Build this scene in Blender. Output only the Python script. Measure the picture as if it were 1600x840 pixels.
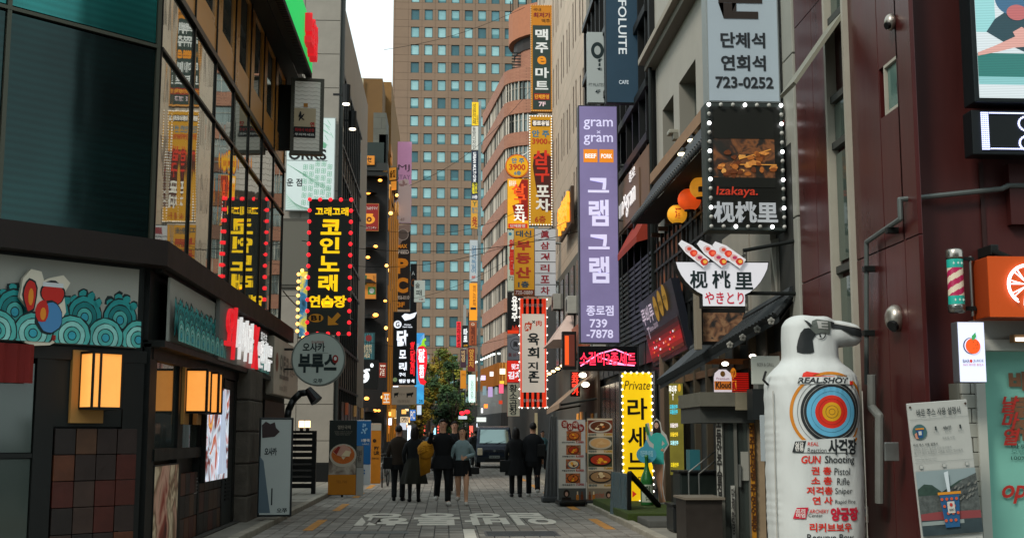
import bpy, bmesh, math, random
from mathutils import Matrix, Vector
random.seed(7)
PI = math.pi
for o in list(bpy.data.objects): bpy.data.objects.remove(o)
SC = bpy.context.scene
COL = SC.collection
# ------------------------------------------------------------------ camera
FPX = 1940.0
TH = math.atan(260/FPX)
PS = math.atan(105*math.cos(TH)/FPX)
EYE = Vector((0, 0, 1.52))
cam = bpy.data.cameras.new('camera'); cam.sensor_width = 36; cam.lens = 36*FPX/1600
cam.clip_start = .1; cam.clip_end = 2000
camo = bpy.data.objects.new('camera', cam); COL.objects.link(camo)
camo.location = EYE; camo.rotation_euler = (PI/2+TH, 0, -PS)
SC.camera = camo
# ------------------------------------------------------------------ world, sun, exposure
SUN_EL, SUN_AZ = math.radians(42), math.radians(222)     # azimuth from +Y, clockwise: behind and left of the viewer
w = bpy.data.worlds.new('World'); SC.world = w; w.use_nodes = True
nt = w.node_tree; nt.nodes.clear()
sky = nt.nodes.new('ShaderNodeTexSky'); sky.sky_type = 'NISHITA'; sky.sun_disc = False
sky.sun_elevation = SUN_EL; sky.sun_rotation = SUN_AZ
mixn = nt.nodes.new('ShaderNodeMix'); mixn.data_type = 'RGBA'; mixn.inputs[0].default_value = .9
nt.links.new(sky.outputs[0], mixn.inputs[6]); mixn.inputs[7].default_value = (9.7, 10.9, 11.0, 1)   # overcast cloud layer
bg = nt.nodes.new('ShaderNodeBackground'); bg.inputs[1].default_value = .082
ow = nt.nodes.new('ShaderNodeOutputWorld')
nt.links.new(mixn.outputs[2], bg.inputs[0]); nt.links.new(bg.outputs[0], ow.inputs[0])
sl = bpy.data.lights.new('sun', 'SUN'); sl.energy = 1.7; sl.angle = math.radians(14); sl.color = (1, .9, .8)
so = bpy.data.objects.new('sun', sl); COL.objects.link(so)
so.rotation_euler = (PI/2-SUN_EL, 0, PI-SUN_AZ)
SC.view_settings.view_transform = 'Standard'; SC.view_settings.look = 'None'
SC.view_settings.gamma = 1; SC.view_settings.exposure = .6
# ------------------------------------------------------------------ helpers
def ray(px, py):
    u, v = (px-800)/FPX, (420-py)/FPX
    Fw = Vector((math.sin(PS)*math.cos(TH), math.cos(PS)*math.cos(TH), math.sin(TH)))
    R = Vector((math.cos(PS), -math.sin(PS), 0)); U = R.cross(Fw)
    return Fw+R*u+U*v
def at(px, py, Y):
    d = ray(px, py); t = Y/d.y
    return (d.x*t, EYE.z+d.z*t)
def onx(px, py, X):
    d = ray(px, py); t = X/d.x
    return (d.y*t, EYE.z+d.z*t)
def lin(h):
    h = h.lstrip('#'); c = [int(h[i:i+2], 16)/255 for i in (0, 2, 4)]
    return [x/12.92 if x <= .04045 else ((x+.055)/1.055)**2.4 for x in c]
MC = {}; EMK = .72
def mat(c, em=0, rough=.6, metal=0, noise=0, ns=3, bump=0, bs=20, ec=None, stretch=None, dirt=0, world=0):
    key = (c, em, rough, metal, noise, ns, bump, bs, ec, stretch, dirt, world)
    if key in MC: return MC[key]
    m = bpy.data.materials.new('mat_'+c); m.use_nodes = True
    n = m.node_tree; b = n.nodes['Principled BSDF']
    col = lin(c)
    b.inputs['Base Color'].default_value = (*col, 1)
    b.inputs['Roughness'].default_value = rough; b.inputs['Metallic'].default_value = metal
    b.inputs['Specular IOR Level'].default_value = .28 if rough > .3 else .5
    if em:
        b.inputs['Emission Color'].default_value = (*(lin(ec) if ec else col), 1)
        b.inputs['Emission Strength'].default_value = em*EMK
    if noise or bump or dirt:
        tc = n.nodes.new('ShaderNodeTexCoord'); mp = n.nodes.new('ShaderNodeMapping')
        n.links.new(n.nodes.new('ShaderNodeNewGeometry').outputs['Position'] if world else tc.outputs['Object'], mp.inputs[0])
        if stretch: mp.inputs['Scale'].default_value = stretch
    if noise or dirt:
        nz = n.nodes.new('ShaderNodeTexNoise'); nz.inputs['Scale'].default_value = ns
        nz.inputs['Detail'].default_value = 6; nz.inputs['Roughness'].default_value = .65
        n.links.new(mp.outputs[0], nz.inputs['Vector'])
        mr = n.nodes.new('ShaderNodeMapRange'); mr.inputs[1].default_value = .3; mr.inputs[2].default_value = .7
        a = noise or dirt
        mr.inputs[3].default_value = 1-a; mr.inputs[4].default_value = 1+a*.7
        n.links.new(nz.outputs[0], mr.inputs[0])
        vm = n.nodes.new('ShaderNodeVectorMath'); vm.operation = 'SCALE'; vm.inputs[0].default_value = col
        n.links.new(mr.outputs[0], vm.inputs['Scale'])
        n.links.new(vm.outputs[0], b.inputs['Base Color'])
        if em and not ec: n.links.new(vm.outputs[0], b.inputs['Emission Color'])
        mr2 = n.nodes.new('ShaderNodeMapRange'); mr2.inputs[3].default_value = max(.02, rough-.12); mr2.inputs[4].default_value = min(1, rough+.12)
        n.links.new(nz.outputs[0], mr2.inputs[0]); n.links.new(mr2.outputs[0], b.inputs['Roughness'])
    if bump:
        nb = n.nodes.new('ShaderNodeTexNoise'); nb.inputs['Scale'].default_value = bs; nb.inputs['Detail'].default_value = 4
        n.links.new(mp.outputs[0], nb.inputs['Vector'])
        bp = n.nodes.new('ShaderNodeBump'); bp.inputs['Strength'].default_value = bump; bp.inputs['Distance'].default_value = .02
        n.links.new(nb.outputs[0], bp.inputs['Height']); n.links.new(bp.outputs[0], b.inputs['Normal'])
    MC[key] = m
    return m
def glassy(name, c, metal=.75, rough=.03, wave=.25, ws=(1.1, 1.1, .35), slats=0):
    m = bpy.data.materials.new(name); m.use_nodes = True; n = m.node_tree; b = n.nodes['Principled BSDF']
    b.inputs['Base Color'].default_value = (*lin(c), 1); b.inputs['Metallic'].default_value = metal
    b.inputs['Roughness'].default_value = rough; b.inputs['IOR'].default_value = 1.6
    tc = n.nodes.new('ShaderNodeTexCoord'); mp = n.nodes.new('ShaderNodeMapping'); mp.inputs['Scale'].default_value = ws
    nz = n.nodes.new('ShaderNodeTexNoise'); nz.inputs['Scale'].default_value = 1.6; nz.inputs['Detail'].default_value = 1.5
    bp = n.nodes.new('ShaderNodeBump'); bp.inputs['Strength'].default_value = wave; bp.inputs['Distance'].default_value = .02
    n.links.new(tc.outputs['Object'], mp.inputs[0]); n.links.new(mp.outputs[0], nz.inputs['Vector'])
    n.links.new(nz.outputs[0], bp.inputs['Height']); n.links.new(bp.outputs[0], b.inputs['Normal'])
    if slats:    # blinds behind the tinted glass
        wv = n.nodes.new('ShaderNodeTexWave'); wv.bands_direction = 'Z'; wv.inputs['Scale'].default_value = 3.6; wv.inputs['Distortion'].default_value = 1.2; wv.inputs['Detail Scale'].default_value = .4
        n2 = n.nodes.new('ShaderNodeTexNoise'); n2.inputs['Scale'].default_value = .5; mr = n.nodes.new('ShaderNodeMapRange'); mr.inputs[3].default_value = 1-slats; mr.inputs[4].default_value = 1+slats
        mu = n.nodes.new('ShaderNodeMath'); mu.operation = 'MULTIPLY'; vm = n.nodes.new('ShaderNodeVectorMath'); vm.operation = 'SCALE'; vm.inputs[0].default_value = lin(c)
        m2 = n.nodes.new('ShaderNodeMapRange'); m2.inputs[1].default_value = .35; m2.inputs[2].default_value = .65; m2.inputs[3].default_value = .5; m2.inputs[4].default_value = 1.5
        n.links.new(tc.outputs['Object'], wv.inputs[0]); n.links.new(tc.outputs['Object'], n2.inputs['Vector']); n.links.new(wv.outputs['Fac'], mr.inputs[0]); n.links.new(n2.outputs[0], m2.inputs[0])
        n.links.new(mr.outputs[0], mu.inputs[0]); n.links.new(m2.outputs[0], mu.inputs[1]); n.links.new(mu.outputs[0], vm.inputs['Scale']); n.links.new(vm.outputs[0], b.inputs['Base Color'])
    return m
def photo_mat(name, cols, scale=3, em=0, seed=0, dist=.7):
    """a printed photograph reduced to soft patches of its colours"""
    m = bpy.data.materials.new(name); m.use_nodes = True; n = m.node_tree; b = n.nodes['Principled BSDF']
    tc = n.nodes.new('ShaderNodeTexCoord'); mp = n.nodes.new('ShaderNodeMapping'); mp.inputs['Location'].default_value = (seed, seed*.7, seed*.3)
    nz = n.nodes.new('ShaderNodeTexNoise'); nz.inputs['Scale'].default_value = scale; nz.inputs['Distortion'].default_value = dist; nz.inputs['Detail'].default_value = 3
    cr = n.nodes.new('ShaderNodeValToRGB'); r = cr.color_ramp
    k = len(cols)
    while len(r.elements) < k: r.elements.new(.5)
    for i, c in enumerate(cols):
        r.elements[i].position = .28+.44*i/(k-1); r.elements[i].color = (*lin(c), 1)
    n.links.new(tc.outputs['Object'], mp.inputs[0]); n.links.new(mp.outputs[0], nz.inputs['Vector']); n.links.new(nz.outputs[0], cr.inputs[0])
    n.links.new(cr.outputs[0], b.inputs['Base Color']); b.inputs['Roughness'].default_value = .5
    if em:
        n.links.new(cr.outputs[0], b.inputs['Emission Color']); b.inputs['Emission Strength'].default_value = em*EMK
    return m
def tiled(name, c, c2, sx, sz, axis='XZ', mortar=.012, bump=.3, rough=.8, off=.5, noise=.25):
    """fine cladding courses too far away to build one by one"""
    m = bpy.data.materials.new(name); m.use_nodes = True; n = m.node_tree; b = n.nodes['Principled BSDF']
    tc = n.nodes.new('ShaderNodeTexCoord'); sp = n.nodes.new('ShaderNodeSeparateXYZ'); cb = n.nodes.new('ShaderNodeCombineXYZ')
    n.links.new(tc.outputs['Object'], sp.inputs[0])
    n.links.new(sp.outputs['Y' if axis == 'YZ' else 'X'], cb.inputs[0]); n.links.new(sp.outputs['Z'], cb.inputs[1])
    br = n.nodes.new('ShaderNodeTexBrick'); br.inputs['Scale'].default_value = 1; br.offset = off
    br.inputs['Brick Width'].default_value = sx; br.inputs['Row Height'].default_value = sz; br.inputs['Mortar Size'].default_value = mortar
    br.inputs['Color1'].default_value = (*lin(c), 1); br.inputs['Color2'].default_value = (*lin(c2), 1)
    br.inputs['Mortar'].default_value = (*[x*.55 for x in lin(c)], 1)
    nz = n.nodes.new('ShaderNodeTexNoise'); nz.inputs['Scale'].default_value = .8; nz.inputs['Detail'].default_value = 5
    mr = n.nodes.new('ShaderNodeMapRange'); mr.inputs[1].default_value = .3; mr.inputs[2].default_value = .7; mr.inputs[3].default_value = 1-noise; mr.inputs[4].default_value = 1+noise*.6
    vm = n.nodes.new('ShaderNodeVectorMath'); vm.operation = 'SCALE'
    n.links.new(tc.outputs['Object'], nz.inputs['Vector']); n.links.new(nz.outputs[0], mr.inputs[0])
    n.links.new(cb.outputs[0], br.inputs['Vector']); n.links.new(br.outputs['Color'], vm.inputs[0]); n.links.new(mr.outputs[0], vm.inputs['Scale'])
    n.links.new(vm.outputs[0], b.inputs['Base Color']); b.inputs['Roughness'].default_value = rough
    bp = n.nodes.new('ShaderNodeBump'); bp.inputs['Strength'].default_value = bump; bp.inputs['Distance'].default_value = .01; bp.invert = True
    n.links.new(br.outputs['Fac'], bp.inputs['Height']); n.links.new(bp.outputs[0], b.inputs['Normal'])
    return m

WM = {}
def thing(name, label, cat, loc=(0, 0, 0), rz=0, group=None):
    o = bpy.data.objects.new(name, None); COL.objects.link(o); o.empty_display_size = .2
    o.location = loc; o.rotation_euler = (0, 0, rz)
    o['label'] = label; o['category'] = cat
    if group: o['group'] = group
    WM[o.name] = Matrix.Translation(Vector(loc)) @ Matrix.Rotation(rz, 4, 'Z')
    return o
def wm(o): return WM.get(o.name, Matrix.Identity(4)) if o else Matrix.Identity(4)
def inst(name, me, parent, loc, rot=None, scale=None, label=None):
    """another object on a shared mesh; loc in world metres"""
    o = bpy.data.objects.new(name, me); COL.objects.link(o)
    W = Matrix.Translation(Vector(loc)) @ (rot or Matrix.Identity(4))
    if parent:
        L = wm(parent).inverted() @ W; o.parent = parent
    else: L = W
    if scale: L = L @ Matrix.Diagonal((*scale, 1))
    o.matrix_basis = L
    if label: o['label'] = label
    return o
def frame(x, y, z=0, rz=0, tilt=0):
    T = Matrix.Translation(Vector((x, y, z))) @ Matrix.Rotation(rz, 4, 'Z')
    if tilt: T = T @ Matrix.Rotation(tilt, 4, 'X')
    return T
def FL(X, Y0): return frame(X, Y0, 0, PI/2)        # wall on the left facing the street: local x runs away from the viewer
def FR(X, Yfar): return frame(X, Yfar, 0, -PI/2)   # wall on the right facing the street: local x runs towards the viewer
class M:
    def __init__(s, T=None): s.v = []; s.f = []; s.mi = []; s.ms = []; s.T = T or Matrix.Identity(4)
    def _m(s, m):
        if m not in s.ms: s.ms.append(m)
        return s.ms.index(m)
    def add(s, vs, fs, m):
        b = len(s.v); k = s._m(m)
        s.v += [s.T @ Vector(p) for p in vs]
        for f in fs: s.f.append([b+i for i in f]); s.mi.append(k)
        return s
    def box(s, x0, x1, y0, y1, z0, z1, m):
        return s.add([(x0, y0, z0), (x1, y0, z0), (x1, y1, z0), (x0, y1, z0), (x0, y0, z1), (x1, y0, z1), (x1, y1, z1), (x0, y1, z1)],
            [(0, 3, 2, 1), (4, 5, 6, 7), (0, 1, 5, 4), (1, 2, 6, 5), (2, 3, 7, 6), (3, 0, 4, 7)], m)
    def bbox(s, x0, x1, y0, y1, z0, z1, m, b=.01):
        """box with chamfered edges"""
        bm = bmesh.new(); bmesh.ops.create_cube(bm, size=1)
        for v in bm.verts: v.co = Vector((x0+(v.co.x+.5)*(x1-x0), y0+(v.co.y+.5)*(y1-y0), z0+(v.co.z+.5)*(z1-z0)))
        bmesh.ops.bevel(bm, geom=bm.edges[:], offset=b, segments=2, affect='EDGES', profile=.6)
        bm.verts.index_update()
        s.add([v.co[:] for v in bm.verts], [[v.index for v in f.verts] for f in bm.faces], m); bm.free(); return s
    def prism(s, poly, y0, y1, m, m2=None):
        """polygon in local xz pushed from y0 (front) to y1"""
        n = len(poly)
        s.add([(x, y0, z) for x, z in poly], [list(range(n))], m)
        s.add([(x, y1, z) for x, z in poly], [list(range(n))[::-1]], m2 or m)
        vs = [(x, y0, z) for x, z in poly]+[(x, y1, z) for x, z in poly]
        return s.add(vs, [(i, i+n, (i+1) % n+n, (i+1) % n) for i in range(n)], m2 or m)
    def flat(s, poly, y, m): return s.add([(x, y, z) for x, z in poly], [list(range(len(poly)))], m)
    def rect(s, x0, x1, z0, z1, y, m): return s.flat([(x0, z0), (x1, z0), (x1, z1), (x0, z1)], y, m)
    def disc(s, cx, cz, rx, rz, y, m, n=24, clip=None, wob=0, seed=0):
        r = random.Random(seed); p = []
        for i in range(n):
            k = 1+wob*(r.random()-.5); x, z = cx+rx*k*math.cos(2*PI*i/n), cz+rz*k*math.sin(2*PI*i/n)
            if clip: x = min(max(x, clip[0]), clip[1]); z = min(max(z, clip[2]), clip[3])
            p.append((x, z))
        return s.flat(p, y, m)
    def prz(s, poly, z0, z1, m):
        n = len(poly); vs = [(x, y, z0) for x, y in poly]+[(x, y, z1) for x, y in poly]
        return s.add(vs, [list(range(n))[::-1], list(range(n, 2*n))]+[(i, (i+1) % n, (i+1) % n+n, i+n) for i in range(n)], m)
    def cyl(s, p0, p1, r0, m, r1=None, n=10, cap=True):
        r1 = r0 if r1 is None else r1
        p0, p1 = Vector(p0), Vector(p1); d = (p1-p0).normalized()
        a = d.orthogonal().normalized(); b = d.cross(a)
        vs = []
        for p, r in ((p0, r0), (p1, r1)):
            for i in range(n):
                t = 2*PI*i/n; vs.append(p+a*(r*math.cos(t))+b*(r*math.sin(t)))
        fs = [(i, (i+1) % n, (i+1) % n+n, i+n) for i in range(n)]
        if cap: fs += [list(range(n))[::-1], list(range(n, 2*n))]
        return s.add(vs, fs, m)
    def tube(s, pts, r, m, n=8):
        for i in range(len(pts)-1): s.cyl(pts[i], pts[i+1], r, m, n=n)
        for p in pts[1:-1]: s.ball(p, (r*1.02,)*3, m, 8, 5)
        return s
    def ball(s, c, r, m, nu=12, nv=8, wob=0, seed=0):
        rn = random.Random(seed); vs = [(c[0], c[1], c[2]+r[2])]; fs = []
        for j in range(1, nv):
            for i in range(nu):
                a, b = PI*j/nv, 2*PI*i/nu; k = 1+wob*(rn.random()-.5)
                vs.append((c[0]+r[0]*k*math.sin(a)*math.cos(b), c[1]+r[1]*k*math.sin(a)*math.sin(b), c[2]+r[2]*k*math.cos(a)))
        vs.append((c[0], c[1], c[2]-r[2]))
        for i in range(nu):
            fs.append((0, 1+i, 1+(i+1) % nu)); e = 1+(nv-2)*nu
            fs.append((len(vs)-1, e+(i+1) % nu, e+i))
            for j in range(nv-2): q = 1+j*nu; fs.append((q+i, q+nu+i, q+nu+(i+1) % nu, q+(i+1) % nu))
        return s.add(vs, fs, m)
    def lathe(s, prof, c, m, n=20, axis='Z', sx=1, sy=1):
        vs = []; fs = []
        for r, h in prof:
            for i in range(n):
                t = 2*PI*i/n; vs.append((c[0]+r*sx*math.cos(t), c[1]+r*sy*math.sin(t), c[2]+h))
        for j in range(len(prof)-1):
            for i in range(n): fs.append((j*n+i, j*n+(i+1) % n, (j+1)*n+(i+1) % n, (j+1)*n+i))
        fs += [list(range(n))[::-1], list(range((len(prof)-1)*n, len(prof)*n))]
        return s.add(vs, fs, m)
    def holed(s, x0, x1, z0, z1, holes, m, d=.15, md=None):
        """wall face at y=0 with openings and their reveals"""
        xs = sorted({x0, x1, *[h[0] for h in holes], *[h[1] for h in holes]}); zs = sorted({z0, z1, *[h[2] for h in holes], *[h[3] for h in holes]})
        for i in range(len(xs)-1):
            for j in range(len(zs)-1):
                cx, cz = (xs[i]+xs[i+1])/2, (zs[j]+zs[j+1])/2
                if any(h[0] < cx < h[1] and h[2] < cz < h[3] for h in holes): continue
                s.rect(xs[i], xs[i+1], zs[j], zs[j+1], 0, m)
        for a, b, c, e in holes:
            s.add([(a, 0, c), (b, 0, c), (b, 0, e), (a, 0, e), (a, d, c), (b, d, c), (b, d, e), (a, d, e)],
                [(0, 4, 5, 1), (1, 5, 6, 2), (2, 6, 7, 3), (3, 7, 4, 0)], md or m)
        return s
    def build(s, name, parent=None, label=None, kind=None, smooth=False, raw=False):
        I = Matrix.Identity(4) if raw else wm(parent).inverted()
        me = bpy.data.meshes.new(name); me.from_pydata([I @ v for v in s.v], [], s.f)
        for m in s.ms: me.materials.append(m)
        me.polygons.foreach_set('material_index', s.mi)
        if smooth: me.polygons.foreach_set('use_smooth', [True]*len(s.f))
        me.update()
        o = bpy.data.objects.new(name, me); COL.objects.link(o)
        if parent: o.parent = parent; WM[o.name] = wm(parent)
        if label: o['label'] = label
        if kind: o['kind'] = kind
        return o
GC = {}
GCU = bpy.data.objects.new('glyphs', bpy.data.curves.new('glyphs', 'FONT'))
def glyphs(t, bold=0, res=3, shear=0):
    k = (t, bold, res, shear)
    if k not in GC:
        cu = GCU.data; cu.body = t; cu.resolution_u = res; cu.offset = bold; cu.align_x = 'CENTER'; cu.shear = shear; cu.space_line = .92
        me = bpy.data.meshes.new_from_object(GCU)
        v = [x.co.xy[:] for x in me.vertices]; f = [list(p.vertices) for p in me.polygons]
        xs = [a for a, b in v]; ys = [b for a, b in v]
        GC[k] = (v, f, (min(xs), max(xs), min(ys), max(ys))); bpy.data.meshes.remove(me)
    return GC[k]
def txt(parent, T, t, x0, x1, z0, z1, y, m, bold=.018, warp=None, name='lettering', shear=0, thick=0, mm=None):
    v, f, (a, b, c, d) = glyphs(t, bold, shear=shear)
    sx, sz = (x1-x0)/(b-a), (z1-z0)/(d-c)
    P = [(x0+(p-a)*sx, z0+(q-c)*sz) for p, q in v]
    mm_ = mm or M(T)
    if thick:
        n = len(P)
        mm_.add([(p, y-thick, q) for p, q in P], f, m)
        ed = {}
        for g in f:
            for i in range(len(g)):
                e = (g[i], g[(i+1) % len(g)]); ed[e] = 1
        side = [e for e in ed if (e[1], e[0]) not in ed]
        mm_.add([(p, y-thick, q) for p, q in P]+[(p, y, q) for p, q in P], [(i, j, j+n, i+n) for i, j in side], m)
    else:
        mm_.add([(p, warp(p, q) if warp else y, q) for p, q in P], f, m)
    return None if mm else mm_.build(name, parent)

DARK = mat('111514', rough=.5, noise=.2); BLK = mat('0a0d0d', rough=.5); STEEL = mat('8a8f8c', rough=.35, metal=.8, noise=.15)
WHITE = mat('d8dad6', rough=.6, dirt=.08, ns=2)
DKMET = mat('1c2120', rough=.45, metal=.4, noise=.15)
BULB_W = mat('fff6ea', em=2.6); BULB_Y = mat('ffd089', em=3.2, ec='ffb45a'); BULB_R = mat('ff2a33', em=1.3)

class Sign:
    """a hanging or standing board. ref = (x0,y0,x1,y1) is its own drawing grid, y down"""
    def __init__(s, name, label, T, W, H, ref, depth=.14, body=None, face=None, fw=.02, cat='sign', group=None, root=None, back=True):
        s.W, s.H, s.ref, s.T, s.d = W, H, ref, T, depth
        s.root = root or thing(name, label, cat, T.to_translation()[:], 0, group)
        s.n = 0
        m = M(T); b = body or DKMET
        m.bbox(-W/2, W/2, -depth/2, depth/2, 0, H, b, min(.012, depth*.2)); m.build('cabinet', s.root)
        if face:
            m = M(T); m.box(-W/2+fw, W/2-fw, -depth/2-.006, -depth/2+.004, fw, H-fw, face)
            if back: m.box(-W/2+fw, W/2-fw, depth/2-.004, depth/2+.006, fw, H-fw, face)
            m.build('face', s.root)
        s.y = -depth/2-.006
    @staticmethod
    def hang(name, label, rect, Y, rz=0, **k):
        x0, y0, x1, y1 = rect; cx, cy = (x0+x1)/2, (y0+y1)/2
        X0, X1 = at(x0, cy, Y)[0], at(x1, cy, Y)[0]; Z1, Z0 = at(cx, y0, Y)[1], at(cx, y1, Y)[1]
        X0, X1, Z0, Z1 = [round(q, 3) for q in (X0, X1, Z0, Z1)]
        return Sign(name, label, frame((X0+X1)/2, Y, max(Z0, .03), rz), X1-X0, Z1-max(Z0, .03), rect, **k)
    def xz(s, px, py):
        x0, y0, x1, y1 = s.ref
        return ((px-x0)/(x1-x0)-.5)*s.W, (1-(py-y0)/(y1-y0))*s.H
    def t(s, t, r, m, bold=.018, lv=2, **k):
        a, b = s.xz(r[0], r[3]); c, d = s.xz(r[2], r[1])
        return txt(s.root, s.T, t, a, c, b, d, s.y-.004*lv, m, bold, **k)
    def r(s, r, m, lv=1, name='printed_band'):
        a, b = s.xz(r[0], r[3]); c, d = s.xz(r[2], r[1])
        q = M(s.T); q.rect(a, c, b, d, s.y-.004*lv, m); return q.build(name, s.root)
    def poly(s, pts, m, lv=1, name='printed_shape'):
        q = M(s.T); q.flat([s.xz(*p) for p in pts], s.y-.004*lv, m); return q.build(name, s.root)
    def e(s, cx, cy, rx, ry, m, lv=1, name='printed_disc', n=28):
        a, b = s.xz(cx, cy); k = s.W/(s.ref[2]-s.ref[0]); k2 = s.H/(s.ref[3]-s.ref[1])
        q = M(s.T); q.disc(a, b, rx*k, ry*k2, s.y-.004*lv, m, n); return q.build(name, s.root)
    def bulbs(s, pts, r, m, off=0, stuff=False, mats=None):
        if stuff:
            q = M(s.T)
            for p in pts: x, z = s.xz(*p); q.ball((x, s.y-off, z), (r, r, r), m, 6, 4)
            return q.build('bulb_string', s.root, kind='stuff')
        mes = {}
        for i, p in enumerate(pts):
            mm = mats[i % len(mats)] if mats else m
            if mm not in mes:
                q = M(); q.ball((0, 0, 0), (r, r, r), mm, 12, 8); o = q.build('bulb', s.root, smooth=True, raw=True); mes[mm] = o.data
                x, z = s.xz(*p); o.matrix_basis = wm(s.root).inverted() @ Matrix.Translation(s.T @ Vector((x, s.y-off, z)))
            else:
                x, z = s.xz(*p); inst('bulb', mes[mm], s.root, s.T @ Vector((x, s.y-off, z)))
    def arms(s, pys, dx, r=.02, m=None, side=1):
        """brackets that carry the sign from its side to the wall"""
        for py in pys:
            z = s.xz(0, py)[1]; q = M(s.T); q.cyl((side*s.W/2, 0, z), (side*(s.W/2+dx), 0, z), r, m or STEEL, n=8); q.build('bracket', s.root)
def border(x0, y0, x1, y1, nx, ny):
    p = [(x0+(x1-x0)*i/nx, y) for y in (y0, y1) for i in range(nx+1)]
    return p+[(x, y0+(y1-y0)*j/ny) for x in (x0, x1) for j in range(1, ny)]
# ================================================================== SETTING: ground, roadway, pavements
def setting(m, name, **k):
    o = m.build(name, None); o['kind'] = 'structure'; WM[o.name] = Matrix.Identity(4); return o
ASPH = mat('4b4d4a', rough=.9, noise=.2, ns=1.2, bump=.3, bs=60)
m = M(); m.box(-320, 320, -60, 620, -.4, 0, ASPH); ground = setting(m, 'ground')
PV = [mat(c, rough=.85, noise=.3, ns=.9, bump=.35, bs=40, world=1) for c in ('84817a', '7b7871', '8b8880', '736f68')]
m = M(); m.box(-2.85, 3.0, 6, 110, -.1, .012, mat('454848', rough=.95, noise=.3)); paving = setting(m, 'roadway')
def paver_mesh(k):
    q = M(); q.add([(-.108, -.104, -.02), (.108, -.104, -.02), (.108, .104, -.02), (-.108, .104, -.02), (-.104, -.1, .006), (.104, -.1, .006), (.104, .1, .006), (-.104, .1, .006)],
        [(4, 5, 6, 7), (0, 1, 5, 4), (1, 2, 6, 5), (2, 3, 7, 6), (3, 0, 4, 7)], PV[k]); return q
pm = [None]*4; cnt = 0; rest = M(); R_ = random.Random(3)
NX = 26; dx = 5.85/NX
def bend(Y): return 0 if Y < 40 else -.05*(Y-40)**2/60
for j in range(int(66/.222)):
    Y = 9.6+j*.222
    for i in range(NX):
        X = -2.85+dx*(i+.5); k = R_.choice((0, 0, 1, 1, 2, 3)); h = .024+R_.uniform(-.003, .003)
        big = 18.6 < Y < 21.4 and cnt < 300 and -2.2 < X < 2.9
        if big:
            cnt += 1
            if pm[k] is None:
                o = paver_mesh(k).build('paving_stone', paving); pm[k] = o.data; o.location = (X, Y, h)
            else: inst('paving_stone', pm[k], paving, (X, Y, h))
        else:
            rest.add([(X-.109, Y-.107, h-.03), (X+.109, Y-.107, h-.03), (X+.109, Y+.107, h-.03), (X-.109, Y+.107, h-.03), (X-.105, Y-.103, h+.006), (X+.105, Y-.103, h+.006), (X+.105, Y+.103, h+.006), (X-.105, Y+.103, h+.006)],
                [(4, 5, 6, 7), (0, 1, 5, 4), (1, 2, 6, 5), (2, 3, 7, 6), (3, 0, 4, 7)], PV[k])
rest.build('paving_stones', paving, kind='stuff')
PT = .036
WP = mat('c9c6ba', rough=.75, noise=.15, ns=6, world=1); YP = mat('b07c38', rough=.75, noise=.35, ns=5, world=1)
TG = Matrix(((1, 0, 0, 0), (0, 0, 1, 0), (0, -1, 0, 0), (0, 0, 0, 1)))
def on_ground(x0, x1, y0, y1, t, m, name):        # letters painted upside down for traffic from the far end
    v, f, (a, b, c, d) = glyphs(t, .03)
    q = M(); q.add([(x1-(p-a)/(b-a)*(x1-x0), y1-(u-c)/(d-c)*(y1-y0), PT) for p, u in v], f, m)
    return q.build(name, paving)
def gp(px, py): # ground point seen at a pixel
    d = ray(px, py); t = -(EYE.z-.03)/d.z; return d.x*t, d.y*t
for i, (c, px0, px1) in enumerate((('행', 577, 646), ('통', 654, 742), ('방', 726, 800), ('일', 797, 872))):
    xs = [(-1.52, -.62), (-.55, .28), (.36, 1.12), (1.2, 1.96)][i]
    on_ground(xs[0], xs[1], 21.2, 24.5, c, WP, 'painted_lettering')
m = M(); m.box(.3, .48, 10.5, 20.3, PT-.01, PT, WP); m.build('painted_centre_line', paving)
for x in (-2.16, 2.67):
    for y in (10.2, 15.2, 20.2, 25.4, 30.7, 36, 41.5):
        m = M(); m.box(x-.08, x+.08, y, y+2.5, PT-.01, PT, YP); m.build('painted_dash', paving)
m = M(); m.box(.62, 1.75, 18.9, 19.9, PT-.012, PT-.002, mat('3a4145', rough=.5, metal=.4, noise=.2)); 
for k in range(9): m.box(.66, 1.71, 18.98+k*.1, 19.02+k*.1, PT-.01, PT+.002, mat('4a5052', rough=.5, metal=.4))
m.build('drain_cover', paving)
m = M(); m.box(-1.7, -.55, 19.5, 20.0, PT-.012, PT-.001, mat('5b605e', rough=.7, noise=.2)); m.build('drain_cover', paving)
# left pavement with kerb stones
CONC = mat('77756c', rough=.85, noise=.22, ns=2, bump=.3, bs=30)
m = M(); m.box(-6, -3.02, 8, 110, -.1, .1, CONC); lp = setting(m, 'pavement_left')
kb = None
for j in range(60):
    y = 10+j*1.0
    if kb is None:
        m = M(Matrix.Translation((-2.94, y+.49, .0))); m.bbox(-.07, .08, -.49, .49, -.05, .125, mat('8b877a', rough=.8, noise=.25, ns=4), .015); kb = m.build('kerb_stone', lp)
        kb.data.transform(Matrix.Translation((2.94, -(y+.49), 0))); kb.location = (-2.94, y+.49, 0)
    else: inst('kerb_stone', kb.data, lp, (-2.94, y+.49, random.uniform(-.008, .004)))
fl = None
for j in range(30):
    for i in range(5):
        x, y = -3.3-i*.62, 24.3+j*.62
        if fl is None:
            m = M(); m.bbox(-.3, .3, -.3, .3, -.02, .012, mat('7d7a70', rough=.85, noise=.3, ns=3), .006); o = m.build('paving_slab', lp); o.location = (x, y, .1); fl = o.data
        else: inst('paving_slab', fl, lp, (x, y, .1+random.uniform(-.004, .004)))
m = M(); m.box(3.14, 14, 8, 110, -.1, .09, CONC); rp = setting(m, 'pavement_right')
for j in range(60): inst('kerb_stone', kb.data, rp, (3.06, 10.5+j, random.uniform(-.015, .0)))

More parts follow.
